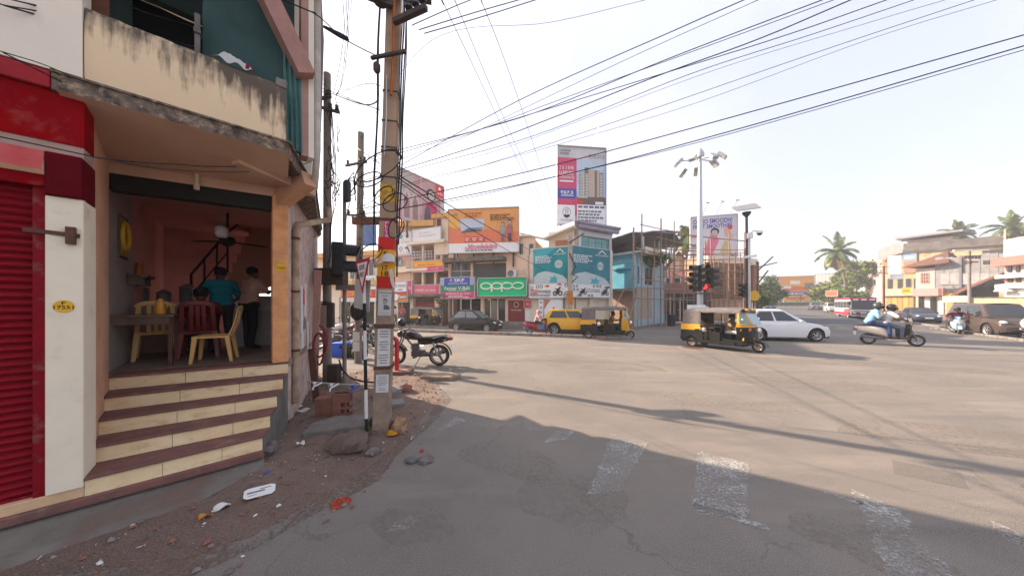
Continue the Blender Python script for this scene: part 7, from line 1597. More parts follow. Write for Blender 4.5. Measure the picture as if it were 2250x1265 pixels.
    MB().hexa([(1.22, -.40, 1.06), (1.24, -.40, 1.06), (1.24, .40, 1.06), (1.22, .40, 1.06), (1.00, -.46, 1.50), (1.02, -.46, 1.50), (1.02, .46, 1.50), (1.00, .46, 1.50)]).build('windscreen', mat('auto_glass', (0, 0, 0)), t)
    MB().bar((.99, -.52, 1.545), (.99, .52, 1.545), .09, .09).build('screen_header', M_ATB, t); MB().grid(lambda u, v: (.80 + .28 * u, -.56 + 1.12 * v, 1.64 - .10 * u * u - .06 * (2 * v - 1) ** 2), 6, 8).build('peak', M_VINYL, t, smooth=60)
    for s in (1, -1): MB().box(.98, 1.05, s * .28 - .12, s * .28 + .12, 1.58, 1.66).build('roof_lamp', M_ATY, t)
    MB().lathe([(.11, 0), (.12, .05), (.09, .10), (.0, .11)], (1.26, 0, .82), (1, 0, 0), 18).build('headlight', M_CHROME, t, smooth=50)
    MB().box(1.12, 1.16, -.46, -.30, .82, .92).box(1.12, 1.16, .30, .46, .82, .92).build('indicator', mat('amber_lens', (.6, .22, .01), .2), t)
    MB().box(1.15, 1.22, -.24, .24, .44, .56).build('number_plate', M_YEL, t)
    MB().box(.95, 1.0, -.535, -.525, .44, .62).lathe([(.045, 0), (.045, .012)], (.90, -.60, .86), (0, -1, 0), 12).build('badge', M_YEL, t)
    for s in (1, -1): MB().box(.28, .98, s * .60 - .03, s * .60 + .02, .24, .46).build('side_skirt', M_ATB, t)
    MB().grid(lambda u, v: (1.28 + .30 * math.cos(PI * (.05 + .75 * u)) * 1.0, -.12 + .24 * v, .20 + .27 * math.sin(PI * (.05 + .75 * u)) - .02 * (2 * v - 1) ** 2), 10, 4).build('mudguard', front, t, smooth=60)
    MB().bar((1.28, -.07, .22), (1.10, -.07, .52), .04, .04).bar((1.28, .07, .22), (1.10, .07, .52), .04, .04).build('fork', M_RUST, t)
    rm = mat('rim_auto', (.40, .36, .30), .6, .2, var=.2)
    add_wheel(t, (1.28, 0, .21), .21, .10, rm, 8); add_wheel(t, (-.86, -.56, .21), .21, .10, rm, 8); add_wheel(t, (-.86, .56, .21), .21, .10, rm, 8)
    return t
AU = [((9.30, 13.2, 0), R(-57), 1.07, M_ATB), ((5.40, 17.2, 0), R(-14), 1.08, M_ATY), ((-7.35, 25.6, 0), R(-14), 1.0, M_ATB)]
make_auto('nearest black and yellow autorickshaw crossing the junction with a passenger', *AU[0][:3])
make_auto('middle autorickshaw with an orange yellow front at the end of the divider', *AU[1][:3], front=M_ATY)
make_auto('small distant autorickshaw before the balcony building', *AU[2][:3])

# --- scooters and motorbikes
def ring_loft(secs, n=14, e=.7):
    m = MB(); vs = []
    for (x, cy, cz, ry, rz) in secs:
        for k in range(n):
            a = 2 * PI * k / n; c, s = math.cos(a), math.sin(a); vs.append((x, cy + ry * math.copysign(abs(c) ** e, c), cz + rz * math.copysign(abs(s) ** e, s)))
    q = len(secs); fs = [(i * n + k, i * n + (k + 1) % n, (i + 1) * n + (k + 1) % n, (i + 1) * n + k) for i in range(q - 1) for k in range(n)]
    m.add(vs, [f[::-1] for f in fs] + [tuple(range(n)), tuple(range((q - 1) * n, q * n))[::-1]]); return m
def make_scooter(label, loc, rz, scale, pm, pm2=None, group='scooters on the road'):
    t = thing('scooter', label, 'scooter', loc, rz, group, scale); pm2 = pm2 or pm
    ring_loft([(-.98, 0, .66, .05, .05), (-.90, 0, .64, .13, .10), (-.62, 0, .60, .19, .15), (-.30, 0, .54, .18, .18), (-.12, 0, .46, .14, .18), (-.06, 0, .40, .10, .12)]).build('rear_body', pm, t, smooth=60)
    ring_loft([(-.88, 0, .76, .10, .03), (-.60, 0, .77, .15, .055), (-.25, 0, .73, .15, .055), (-.06, 0, .70, .09, .04)]).build('seat', M_BLACK, t, smooth=60)
    MB().box(-.12, .34, -.17, .17, .25, .30).build('footboard', M_BLACK, t, bevel=.015); ring_loft([(-.15, 0, .22, .16, .04), (.2, 0, .22, .15, .04), (.36, 0, .26, .12, .05)]).build('lower_panel', pm, t, smooth=60)
    def apron(u, v): z = .26 + .62 * u; w = (.14 + .10 * math.sin(PI * min(1, u * .9 + .1))); a = 2 * v - 1; return (.36 + .13 * u - .10 * u * u * .5 + .06 * (1 - a * a), w * a, z)
    MB().grid(apron, 10, 8).grid(lambda u, v: Vector(apron(u, 1 - v)) - Vector((.03, 0, 0)), 10, 8).build('front_apron', pm, t, smooth=60)
    MB().grid(lambda u, v: Vector(apron(.1 + .8 * u, .9 - .8 * v)) - Vector((.034, 0, 0)), 8, 6).build('inner_panel', M_BLACK, t, smooth=60)
    ring_loft([(.28, 0, .98, .13, .05), (.36, 0, .99, .14, .08), (.44, 0, .97, .12, .08), (.50, 0, .94, .08, .05)]).build('handlebar_cowl', pm2, t, smooth=60)
    MB().lathe([(.075, 0), (.07, .03), (0, .05)], (.47, 0, .95), (1, 0, .1), 14).build('headlight', mat('headlight_glass', (0, 0, 0)), t, smooth=60)
    MB().tube([(.28, -.36, 1.0), (.33, -.14, .99), (.33, .14, .99), (.28, .36, 1.0)], .018, 8).build('handlebar', M_BLACK, t, smooth=60)
    for s in (1, -1): MB().tube([(.31, s * .22, 1.0), (.30, s * .30, 1.18)], .008, 6).ell((.30, s * .33, 1.20), (.015, .06, .04), 10, 6).build('mirror', M_BLACK, t, smooth=60); MB().ell((.46, s * .16, .80), (.03, .05, .03), 8, 6).build('indicator', mat('amber_lens', (0, 0, 0)), t, smooth=60)
    MB().grid(lambda u, v: (.62 + .27 * math.cos(PI * (.1 + .75 * u)), -.07 + .14 * v, .22 + .27 * math.sin(PI * (.1 + .75 * u))), 10, 3).build('mudguard', pm, t, smooth=60); MB().bar((.62, .06, .22), (.42, .06, .75), .04, .04).bar((.62, -.06, .22), (.42, -.06, .75), .04, .04).build('fork', M_INKG, t)
    MB().tube([(-.30, -.16, .28), (-.60, -.18, .30), (-.86, -.19, .34)], [.03, .055, .06], 10).build('exhaust', M_INKG, t, smooth=60); MB().box(-.55, -.15, .04, .16, .20, .38).build('engine', M_INKG, t, bevel=.03)
    MB().box(-1.0, -.95, -.10, .10, .56, .63).build('tail_light', mat('tail_red', (0, 0, 0)), t); MB().box(-1.0, -.98, -.10, .10, .36, .50).build('number_plate', M_WHITE, t)
    MB().tube([(-.98, -.12, .70), (-.80, -.14, .82), (-.70, -.12, .78)], .014, 6).tube([(-.98, .12, .70), (-.80, .14, .82), (-.70, .12, .78)], .014, 6).build('grab_rail', M_INKG, t, smooth=60)
    for x in (-.62, .62): add_wheel(t, (x, 0, .22), .22, .10, RIMG, 5)
    return t
SC1 = ((18.15, 14.15, 0), R(-32), 1.22); SC2 = ((1.75, 19.0, 0), R(-12), 1.0); SC3 = ((29.5, 19.6, 0), R(-140), 1.08)
make_scooter('cream scooter carrying two helmeted riders across the right lane', *SC1, paint('cream', (.80, .70, .58)))
make_scooter('red scooter with a hooded rider beside the yellow SUV', *SC2, paint('scred', (.38, .015, .04)), mat('scooter_dark', (.03, .03, .035), .4))
make_scooter('blue and white scooter coming head on beside the brown people carrier', *SC3, paint('scblue', (.45, .62, .70)), paint('scblue2', (.04, .16, .40)))
M_BKB = mat('bike_black', (.014, .014, .016), .25, var=.1, coat=.5)
def make_bike(label, loc, rz, scale, pm, group=None):
    t = thing('motorbike', label, 'motorbike', loc, rz, group, scale)
    ring_loft([(-.10, 0, .80, .10, .06), (.02, 0, .84, .13, .11), (.20, 0, .88, .14, .13), (.34, 0, .86, .11, .11), (.42, 0, .84, .06, .06)]).build('fuel_tank', pm, t, smooth=60)
    ring_loft([(-.86, 0, .84, .06, .03), (-.74, 0, .84, .11, .05), (-.40, 0, .80, .13, .05), (-.10, 0, .79, .10, .05), (-.02, 0, .80, .07, .04)]).build('seat', M_BLACK, t, smooth=60)
    ring_loft([(-1.0, 0, .80, .03, .03), (-.86, 0, .76, .09, .06), (-.50, 0, .70, .12, .07), (-.15, 0, .68, .11, .09), (-.02, 0, .70, .06, .05)]).build('side_panel', pm, t, smooth=60)
    MB().tube([(-.95, .13, .84), (-.80, .15, .88), (-.5, .14, .80)], .012, 6).tube([(-.95, -.13, .84), (-.80, -.15, .88), (-.5, -.14, .80)], .012, 6).build('grab_rail', M_STEEL, t, smooth=60)
    MB().tube([(.40, 0, .85), (.10, 0, .50), (-.12, 0, .30), (-.30, 0, .34)], .025, 8).tube([(.38, 0, .90), (.0, 0, .76), (-.5, 0, .74), (-.92, 0, .80)], .02, 8).tube([(-.2, .10, .36), (-.62, .10, .31)], .02, 6).tube([(-.2, -.10, .36), (-.62, -.10, .31)], .02, 6).build('frame', M_INKG, t, smooth=60)
    MB().box(-.20, .16, -.13, .13, .26, .44).box(-.02, .16, -.09, .09, .44, .64).build('engine', mat('engine_grey', (.12, .115, .11), .5, .3, var=.3), t, bevel=.03)
    for k in range(5): MB().box(-.04, .18, -.105, .105, .46 + .036 * k, .475 + .036 * k).build('cooling_fin', M_INKG, t)
    MB().tube([(.12, -.10, .46), (.20, -.13, .34), (.05, -.16, .24), (-.35, -.17, .28), (-.85, -.18, .40)], [.02, .02, .03, .05, .055], 10).build('exhaust', mat('exhaust_dark', (.06, .055, .05), .4, .5), t, smooth=60)
    for s in (1, -1):
        MB().tube([(.66, s * .085, .30), (.50, s * .085, .68), (.40, s * .08, .95)], .024, 8).build('fork', M_INKG, t, smooth=60); MB().tube([(-.62, s * .13, .32), (-.50, s * .13, .68)], .03, 8).build('shock_absorber', M_STEEL, t, smooth=60)
        MB().tube([(.34, s * .26, 1.02), (.40, s * .34, 1.24)], .008, 6).ell((.40, s * .37, 1.26), (.02, .07, .045), 10, 6).build('mirror', M_BLACK, t, smooth=60); MB().ell((-.86, s * .16, .74), (.04, .03, .025), 8, 6).build('indicator', mat('amber_lens', (0, 0, 0)), t, smooth=60)
    MB().tube([(.26, -.38, .98), (.36, -.20, 1.03), (.38, 0, 1.0), (.36, .20, 1.03), (.26, .38, .98)], .016, 8).build('handlebar', M_BLACK, t, smooth=60)
    ring_loft([(.40, 0, .94, .10, .09), (.50, 0, .92, .12, .11), (.58, 0, .90, .09, .08)]).build('headlight', pm, t, smooth=60)
    MB().grid(lambda u, v: (.66 + .345 * math.cos(PI * (.10 + .80 * u)), -.07 + .14 * v, .30 + .345 * math.sin(PI * (.10 + .80 * u))), 12, 3).build('mudguard', pm, t, smooth=60); MB().grid(lambda u, v: (-.64 + .36 * math.cos(PI * (.25 + .75 * u)), -.08 + .16 * v, .30 + .36 * math.sin(PI * (.25 + .75 * u))), 12, 3).build('mudguard', M_BLACK, t, smooth=60)
    MB().box(-1.03, -.96, -.09, .09, .74, .82).build('tail_light', mat('tail_red', (0, 0, 0)), t); MB().bar((-1.02, 0, .66), (-1.08, 0, .46), .17, .012, up=(1, 0, 0)).build('number_plate', M_OFFW, t)
    MB().tube([(-.12, .12, .26), (-.02, .28, .02)], .012, 6).build('side_stand', M_INKG, t); MB().box(.0, .06, -.25, .25, .24, .27).build('footrest', M_BLACK, t); MB().tube([(-.1, -.16, .55), (.15, -.28, .5), (.2, -.26, .25), (.0, -.2, .22)], .014, 6).build('leg_guard', M_CHROME, t, smooth=60)
    add_wheel(t, (.66, 0, .30), .30, .085, mat('rim_dark', (.22, .19, .17), .5, .3), 3); add_wheel(t, (-.64, 0, .30), .30, .11, mat('rim_dark', (0, 0, 0)), 3)
    return t
bk = P(918, 0, 9.55)
bike = make_bike('black motorbike parked at the pavement corner behind the red standpipe', (bk.x, bk.y, .008), R(176), 1.10, M_BKB)
hm = thing('helmet', 'black open helmet hanging on the mirror of the parked black motorbike', 'helmet', (bk.x - .42, bk.y - .25, 1.40), R(120))
hs_ = MB().ell((0, 0, 0), (.15, .13, .14), 16, 12); hs_.f = [f for f in hs_.f if not (sum(hs_.v[i][0] for i in f) / len(f) > .03 and sum(hs_.v[i][2] for i in f) / len(f) < .04)]
sh_ = hs_.build('shell', M_BKB, hm, smooth=60); sm = sh_.modifiers.new('solid', 'SOLIDIFY'); sm.thickness = .018; MB().tube([(.0, .12, -.08), (.03, .05, -.2), (.03, -.05, -.2), (.0, -.12, -.08)], .008, 5).build('chin_strap', M_BLACK, hm)
GB = 'motorbikes parked behind the poles'
for i, (px, Y, rz, lab, m_) in enumerate(((735, 13.5, 60, 'motorbike with a white tank nearest the grey round pole', paint('bkwhite', (.55, .55, .55))), (775, 14.5, 70, 'dark red motorbike seen between the thin post and the bills pole', paint('bkred', (.18, .02, .03))), (812, 13.0, 100, 'black motorbike seen between the striped post and the tall pole', M_BKB), (705, 15.5, 40, 'grey motorbike by the flank wall far end', paint('bkgrey', (.2, .2, .2))))):
    make_bike(lab, P(px, 0, Y).xy.to_3d(), R(rz), 1.05, m_, GB)
# --- bus
bs = thing('bus', 'white and maroon bus with a large windscreen coming down the far road', 'bus', (44.6, 38.6, .06), R(-127), None, .88); M_BUSW = paint('buswhite', (.66, .64, .62)); M_BUSR = paint('busred', (.36, .02, .07))
MB().box(-4.2, 4.2, -1.2, 1.2, .45, 1.35).box(-4.2, 4.15, -1.2, 1.2, 1.35, 2.75).build('body', M_BUSW, bs, bevel=.12); MB().box(-4.22, 4.1, -1.22, 1.22, 2.68, 2.98).build('roof', M_BUSR, bs, bevel=.10); MB().box(3.9, 4.30, -1.15, 1.15, 2.5, 2.95).build('destination_peak', M_BUSR, bs, bevel=.06)
MB().hexa([(4.20, -1.08, 1.40), (4.22, -1.08, 1.40), (4.22, 1.08, 1.40), (4.20, 1.08, 1.40), (4.12, -1.08, 2.5), (4.19, -1.08, 2.5), (4.19, 1.08, 2.5), (4.12, 1.08, 2.5)]).build('windscreen', M_GLASS, bs)
for y in (-.75, .0, .75): MB().box(4.30, 4.32, y - .25, y + .25, 2.58, 2.80).build('destination_panel', M_OFFW, bs)
for s in (1, -1):
    for i in range(5): MB().box(-3.9 + 1.6 * i, -2.45 + 1.6 * i, s * 1.205 - .012, s * 1.205 + .012, 1.55, 2.45).build('window', M_GLASS, bs)
    for i in range(3): MB().prism([(.6 + .8 * i, s * 1.205, .5), (1.2 + .8 * i, s * 1.205, .5), (2.0 + .8 * i, s * 1.205, 1.4), (1.4 + .8 * i, s * 1.205, 1.4)], (0, s * .01, 0)).build('stripe', M_BUSR, bs)
    MB().ell((4.2, s * .85, .85), (.08, .2, .14), 10, 7).build('headlight', mat('headlight_glass', (0, 0, 0)), bs, smooth=60)
    MB().tube([(4.2, s * 1.1, 2.5), (4.5, s * 1.35, 2.4)], .03, 6).box(4.46, 4.52, s * 1.35 - .1, s * 1.35 + .1, 2.0, 2.4).build('mirror', M_BLACK, bs)
    for x in (-2.4, 2.7): add_wheel(bs, (x, s * 1.05, .48), .48, .26, RIMG, 6)
MB().box(4.18, 4.24, -.9, .9, 1.05, 1.12).box(4.18, 4.24, -.6, .6, .62, .75).build('bumper', M_BLACK, bs); MB().box(-4.23, 4.0, -1.225, 1.225, .55, .95).build('side_band', M_BUSR, bs); MB().box(4.2, 4.23, -1.1, -.3, .62, .98).box(4.2, 4.23, .3, 1.1, .62, .98).build('front_panel', M_BUSR, bs)
# ------------------------------------------------------------------ people
def make_person(label, loc, rz, J, cols, scale=1.0, helmet=None, hair=True, group=None, slim=1.0, hood=None, sleeve='short', bare_feet=False):
    """J: joints in metres, x forward. cols: skin, shirt, trousers, hair, shoes"""
    V_ = Vector; J = {k: V_(v) for k, v in J.items()}
    SK, SH, TR, SO = 0, 1, 2, 3; pr = []
    def cap(a, b, r0, r1, mi): pr.append((V_(a), V_(b), r0 * slim if mi in (1, 2) else r0, r1 * slim if mi in (1, 2) else r1, mi))
    hd = J['head']; nk = J['neck']; ch = J['chest']; pv = J['pelvis']; fw = J.get('face', V_((1, 0, 0))).normalized(); sd = V_((0, 0, 1)).cross(fw)
    cap(nk - V_((0, 0, .02)), hd - V_((0, 0, .06)), .055, .055, SK)
    cap(hd + V_((0, 0, .03)) - fw * .015, hd + V_((0, 0, -.02)) + fw * .012, .096, .082, SK); cap(hd + V_((0, 0, -.07)) + fw * .035, hd + V_((0, 0, -.05)) + fw * .03, .055, .06, SK)
    cap(hd + fw * .09 + V_((0, 0, .0)), hd + fw * .108 + V_((0, 0, -.03)), .012, .018, SK)
    for s in (1, -1): cap(hd + sd * s * .088 + V_((0, 0, .01)), hd + sd * s * .090 - V_((0, 0, .025)), .02, .016, SK)
    sh = [J['shl'], J['shr']]; hp = [J['hipl'], J['hipr']]
    cap(sh[0].lerp(sh[1], .12), sh[0].lerp(sh[1], .88), .085, .085, SH); cap(ch + (sh[0] - sh[1]) * .22, ch - (sh[0] - sh[1]) * .22, .125, .125, SH)
    md = ch.lerp(pv, .55); cap(md + (sh[0] - sh[1]) * .17, md - (sh[0] - sh[1]) * .17, .122, .122, SH); lo_ = ch.lerp(pv, .88); cap(lo_ + (hp[0] - hp[1]) * .35, lo_ - (hp[0] - hp[1]) * .35, .128, .128, SH)
    cap(hp[0], hp[1], .118, .118, TR); cap(nk, ch, .07, .10, SH)
    for q in 'lr':
        s, e, w = J['sh' + q], J['el' + q], J['wr' + q]
        if sleeve == 'long': cap(s, e, .066, .052, SH); cap(e, w, .052, .042, SH)
        else: m = s.lerp(e, .72); cap(s, m, .068, .062, SH); cap(m, e, .045, .040, SK); cap(e, w, .040, .028, SK)
        d = (w - e).normalized(); cap(w, w + d * .075, .028, .034, SK)
        h, k, a, t = J['hip' + q], J['kn' + q], J['an' + q], J['to' + q]
        cap(h, k, .095, .070, TR); cap(k, a, .066, .050, TR); cap(a - V_((0, 0, .03)), t, .042, .036, SK if bare_feet else SO)
    m = MB()
    for a, b, r0, r1, mi in pr:
        ax = b - a; L = ax.length; n = 12; R_ = ax.to_track_quat('Z', 'Y').to_matrix() if L > 1e-5 else Matrix.Identity(3); rings = []
        for t in (-80, -50, -25, 0): rings.append((r0 * math.cos(R(t)), r0 * math.sin(R(t))))
        for t in (0, 25, 50, 80): rings.append((r1 * math.cos(R(t)), L + r1 * math.sin(R(t))))
        vs = [a + R_ @ V_((rr * math.cos(2 * PI * k / n), rr * math.sin(2 * PI * k / n), z)) for rr, z in rings for k in range(n)]
        m.add(vs, [(i * n + k, i * n + (k + 1) % n, (i + 1) * n + (k + 1) % n, (i + 1) * n + k) for i in range(7) for k in range(n)] + [tuple(range(n - 1, -1, -1)), tuple(range(7 * n, 8 * n))])
    tmp = m.build('tmp_body', M_DARK); rm = tmp.modifiers.new('r', 'REMESH'); rm.mode = 'VOXEL'; rm.voxel_size = .019; s_ = tmp.modifiers.new('s', 'SMOOTH'); s_.iterations = 4; s_.factor = .5
    dg = bpy.context.evaluated_depsgraph_get(); me = bpy.data.meshes.new_from_object(tmp.evaluated_get(dg)); bpy.data.objects.remove(tmp)
    co = np.zeros(len(me.vertices) * 3); me.vertices.foreach_get('co', co); co = co.reshape(-1, 3)
    fs = [tuple(p.vertices) for p in me.polygons]; ctr = np.array([co[list(f)].mean(0) for f in fs])
    best = np.full(len(fs), 9.0); mi_ = np.zeros(len(fs), int)
    for a, b, r0, r1, mi in pr:
        a_, b_ = np.array(a), np.array(b); ab = b_ - a_; t = np.clip(((ctr - a_) @ ab) / max(ab @ ab, 1e-9), 0, 1); dd = np.linalg.norm(ctr - a_ - t[:, None] * ab, axis=1) - (r0 + (r1 - r0) * t); k = dd < best; best[k] = dd[k]; mi_[k] = mi
    b = MB(); b.v = [tuple(p) for p in co]; b.f = fs; b.mi = [int(x) for x in mi_]; bpy.data.meshes.remove(me)
    for q in 'lr':       # five bent fingers on each hand
        w = J['wr' + q]; d = (w - J['el' + q]).normalized(); up = V_((0, 0, 1)); sdv = d.cross(up); sdv = sdv.normalized() if sdv.length > .1 else V_((0, 1, 0)); dn = sdv.cross(d).normalized()
        if dn.z > 0: dn = -dn
        for k, ln in enumerate((.062, .075, .072, .055)):
            o = w + d * .085 + sdv * (.027 - .018 * k); b.tube([o, o + d * ln * .5 + dn * .012, o + d * ln * .7 + dn * .042], [.0095, .009, .007], 6, True, 0)
        th = 1 if q == 'l' else -1; o = w + d * .03 + sdv * th * .028; b.tube([o, o + d * .03 + sdv * th * .022, o + d * .055 + sdv * th * .015 + dn * .02], [.011, .010, .008], 6, True, 0)
    t = thing('person', label, 'person', loc, rz, group, scale)
    b.build('body', [mat('skin_' + str(cols[0]), cols[0], .6, var=.08), mat('cloth_' + str(cols[1]), cols[1], .85, var=.15, scale=9, bump=.4, bscale=14), mat('cloth_' + str(cols[2]), cols[2], .85, var=.15, scale=9, bump=.4, bscale=14), mat('shoe_' + str(cols[4]), cols[4], .6)], t, smooth=75)
    rot = fw.to_track_quat('X', 'Z').to_matrix()
    for s in (1, -1): MB().ell(hd + fw * .093 + sd * s * .032 + V_((0, 0, .008)), (.008, .013, .008), 8, 6, rot).build('eye', M_DARK, t, smooth=60)
    MB().ell(hd + fw * .098 + V_((0, 0, -.058)), (.008, .024, .006), 8, 6, rot).build('mouth', mat('lips', (.22, .07, .06), .5), t, smooth=60)
    if helmet:
        hm_ = MB().ell(hd + V_((0, 0, .03)) - fw * .01, (.145, .135, .15), 18, 12, rot); hm_.f = [f for f in hm_.f if (lambda c: not (c.dot(fw) > .03 and -.14 < c.z < .045) and c.z > -.10)(sum((V_(hm_.v[i]) for i in f), V_()) / len(f) - hd - V_((0, 0, .03)))]
        o = hm_.build('helmet', helmet, t, smooth=60); so = o.modifiers.new('solid', 'SOLIDIFY'); so.thickness = .02
        MB().grid(lambda u, v: hd + V_((0, 0, .05 - .10 * v)) + rot @ V_((.152 * math.cos((u - .5) * 1.9), .142 * math.sin((u - .5) * 1.9), 0)), 8, 3).build('visor', M_GLASS, t, smooth=60)
    elif hood:
        ho = MB().ell(hd + V_((0, 0, .01)) - fw * .012, (.135, .125, .155), 18, 12, rot); ho.f = [f for f in ho.f if (lambda c: not (c.dot(fw) > .06 and -.03 < c.z < .06))(sum((V_(ho.v[i]) for i in f), V_()) / len(f) - hd)]; o = ho.build('head_wrap', hood, t, smooth=60); so = o.modifiers.new('solid', 'SOLIDIFY'); so.thickness = .012
    elif hair:
        ha = MB().ell(hd + V_((0, 0, .045)) - fw * .022, (.108, .101, .098), 16, 10, rot); vs = []
        for v in ha.v: q = V_(v); n = noise.noise(q * 30); vs.append(q + (q - hd).normalized() * .008 * n)
        ha.v = vs; ha.build('hair', mat('hair_' + str(cols[3]), cols[3], .7), t, smooth=60)
    return t
def stand(lean=0, arms=((.05, .32, .98), (.05, -.32, .98)), hands=((.12, .30, .74), (.12, -.30, .74)), stride=.05, look=0):
    return dict(head=(.02 + lean * 1.3, 0, 1.60), neck=(lean * 1.1, 0, 1.45), chest=(lean * .8, 0, 1.26), pelvis=(0, 0, .96), face=(math.cos(look), math.sin(look), -.12), shl=(lean, .185, 1.40), shr=(lean, -.185, 1.40), ell=(arms[0][0] + lean, *arms[0][1:]), elr=(arms[1][0] + lean, *arms[1][1:]), wrl=hands[0], wrr=hands[1], hipl=(0, .095, .93), hipr=(0, -.095, .93), knl=(stride, .10, .50), knr=(.02, -.10, .50), anl=(stride, .11, .09), anr=(-stride, -.11, .09), tol=(stride + .16, .13, .035), tor=(-stride + .16, -.13, .035))
def ride(px=-.22, pz=.82, lean=.10, hand=(.28, .34, 1.0), foot=(.20, .14, .34), knee=(.22, .15, .68), chest=.30, look=0, el=None):
    hx, hy, hz = hand; ex = el or ((px + lean + hx) / 2 - .02, hy + .05, pz + .28)
    return dict(head=(px + lean * 1.9 + .03, 0, pz + .64), neck=(px + lean * 1.55, 0, pz + .49), chest=(px + lean, 0, pz + chest), pelvis=(px, 0, pz + .02), face=(math.cos(look), math.sin(look), -.1), shl=(px + lean * 1.4, .19, pz + .44), shr=(px + lean * 1.4, -.19, pz + .44), ell=ex, elr=(ex[0], -ex[1], ex[2]), wrl=(hx - .07, hy - .02, hz + .01), wrr=(hx - .07, -hy + .02, hz + .01), hipl=(px + .02, .10, pz + .02), hipr=(px + .02, -.10, pz + .02), knl=knee, knr=(knee[0], -knee[1], knee[2]), anl=foot, anr=(foot[0], -foot[1], foot[2]), tol=(foot[0] + .17, foot[1] + .01, foot[2] - .05), tor=(foot[0] + .17, -foot[1] - .01, foot[2] - .05))
SKN = (.16, .075, .045); SKL = (.26, .14, .09); BLK = (.02, .017, .015)
make_person('standing man in a peach checked shirt and black trousers at the shop counter', shop_px(547, 3.15), BROT + R(35), stand(.05, ((.12, .26, 1.16), (.14, -.26, 1.18)), ((.36, .12, 1.20), (.36, -.1, 1.22)), .04), (SKN, (.58, .34, .26), (.025, .022, .022), BLK, (.03, .025, .02)), .93)
make_person('man in a teal shirt with his back turned at the shop counter', shop_px(487, 3.1), BROT + R(100), stand(.06, ((.14, .32, 1.15), (.1, -.30, 1.1)), ((.38, .28, 1.10), (.32, -.2, 1.02)), .03), (SKN, (.015, .20, .24), (.05, .04, .04), BLK, (.03, .025, .02)), .90)
make_person('customer in a dark red shirt sitting on the red chair', shop_px(440, 2.6), BROT + R(90), ride(-.06, .46, .10, (.36, .20, .76), (.38, .12, .09), (.40, .13, .50)), (SKN, (.16, .015, .015), (.05, .035, .035), BLK, (.03, .03, .03)), .95)
def on(v, dx=0, dy=0, dz=0):
    return Vector(v[0]) + Matrix.Rotation(v[1], 3, 'Z') @ (Vector((dx, dy, dz)) * v[2])
def pd(v, label, J, cols, **k): return make_person(label, v[0], v[1], J, cols, v[2], **k)
pd(SC1, 'scooter driver in a white shirt, blue jeans and a black helmet', ride(-.20, .80, .10), (SKN, (.66, .65, .63), (.12, .15, .20), BLK, (.3, .25, .2)), helmet=M_BKB, bare_feet=True)
pd(SC1, 'pillion rider in a light blue and dark blue top with a grey helmet', ride(-.60, .86, .12, (-.20, .20, .98), (-.10, .19, .36), (-.12, .20, .74), el=(-.42, .30, 1.02)), (SKN, (.22, .42, .58), (.03, .06, .16), BLK, (.15, .08, .05)), helmet=mat('helmet_grey', (.05, .06, .06), .3), bare_feet=True)
pd(SC2, 'rider in a pink jacket and head wrap on the red scooter', ride(-.22, .80, .08), (SKL, (.58, .36, .36), (.06, .06, .06), BLK, (.1, .1, .1)), hood=mat('wrap_pink', (.58, .40, .38), .85, var=.1), sleeve='long')
bg = tag(MB().box(-.12, .12, -.06, .06, 0, .34).tube([(-.08, 0, .34), (-.05, 0, .46), (.05, 0, .46), (.08, 0, .34)], .008, 5).build('shopping_bag', mat('bag_blue', (.02, .22, .48), .6, var=.2), None, bevel=.015), 'bright blue bag hanging between the knees of the red scooter rider', 'bag'); bg.location = on(SC2, .24, -.16, .34); bg.rotation_euler = (0, 0, SC2[1])
pd(SC3, 'rider in a maroon top on the blue and white scooter', ride(-.22, .80, .14), (SKN, (.10, .015, .025), (.03, .04, .08), BLK, (.05, .05, .05)), helmet=mat('helmet_maroon', (.06, .02, .02), .4), sleeve='long')
SIT = lambda px, py_: ride(px, .66, .05, (px + .42, .24, .95), (px + .40, .14, .36), (px + .42, .15, .70))
for v, lab, c in ((AU[0], 'autorickshaw driver in a khaki shirt in the nearest autorickshaw', (.34, .24, .12)), (AU[1], 'autorickshaw driver in an ochre shirt in the middle autorickshaw', (.40, .22, .05)), (AU[2], 'driver in a khaki shirt in the small distant autorickshaw', (.32, .24, .14))):
    pd(v, lab, SIT(.30, 0), (SKN, c, (.62, .58, .55) if v is AU[0] else (.10, .08, .07), BLK, (.1, .07, .05)), bare_feet=True)
make_person('passenger in a patterned tan top on the back seat of the nearest autorickshaw', on(AU[0], 0, -.25, 0), AU[0][1], SIT(-.80, 0), (SKN, (.42, .30, .16), (.30, .24, .16), BLK, (.1, .07, .05)), AU[0][2], sleeve='long', bare_feet=True)
make_person('passenger in a red top in the middle autorickshaw', on(AU[1], 0, -.2, 0), AU[1][1], SIT(-.82, 0), (SKN, (.30, .06, .06), (.1, .07, .1), BLK, (.1, .07, .05)), AU[1][2])
make_person('man in a white shirt and dark trousers standing by the concrete pole on the right', P(2134, 0, 44).xy.to_3d(), R(-150), stand(0, stride=.1), (SKN, (.55, .53, .52), (.03, .03, .035), BLK, (.03, .03, .03)), 1.05)
make_person('person with an orange head covering outside the balcony building', P(884, 0, 26.6).xy.to_3d(), R(-80), stand(0), (SKN, (.42, .12, .12), (.12, .1, .1), BLK, (.05, .04, .04)), 1.05, hood=mat('wrap_orange', (.70, .25, .02), .8))
make_person('pedestrian in a white shirt on the pavement left of the distant autorickshaw', P(868, 0, 27).xy.to_3d(), R(30), stand(0, stride=.12), (SKN, (.55, .54, .55), (.1, .09, .1), BLK, (.05, .04, .04)), 1.0)

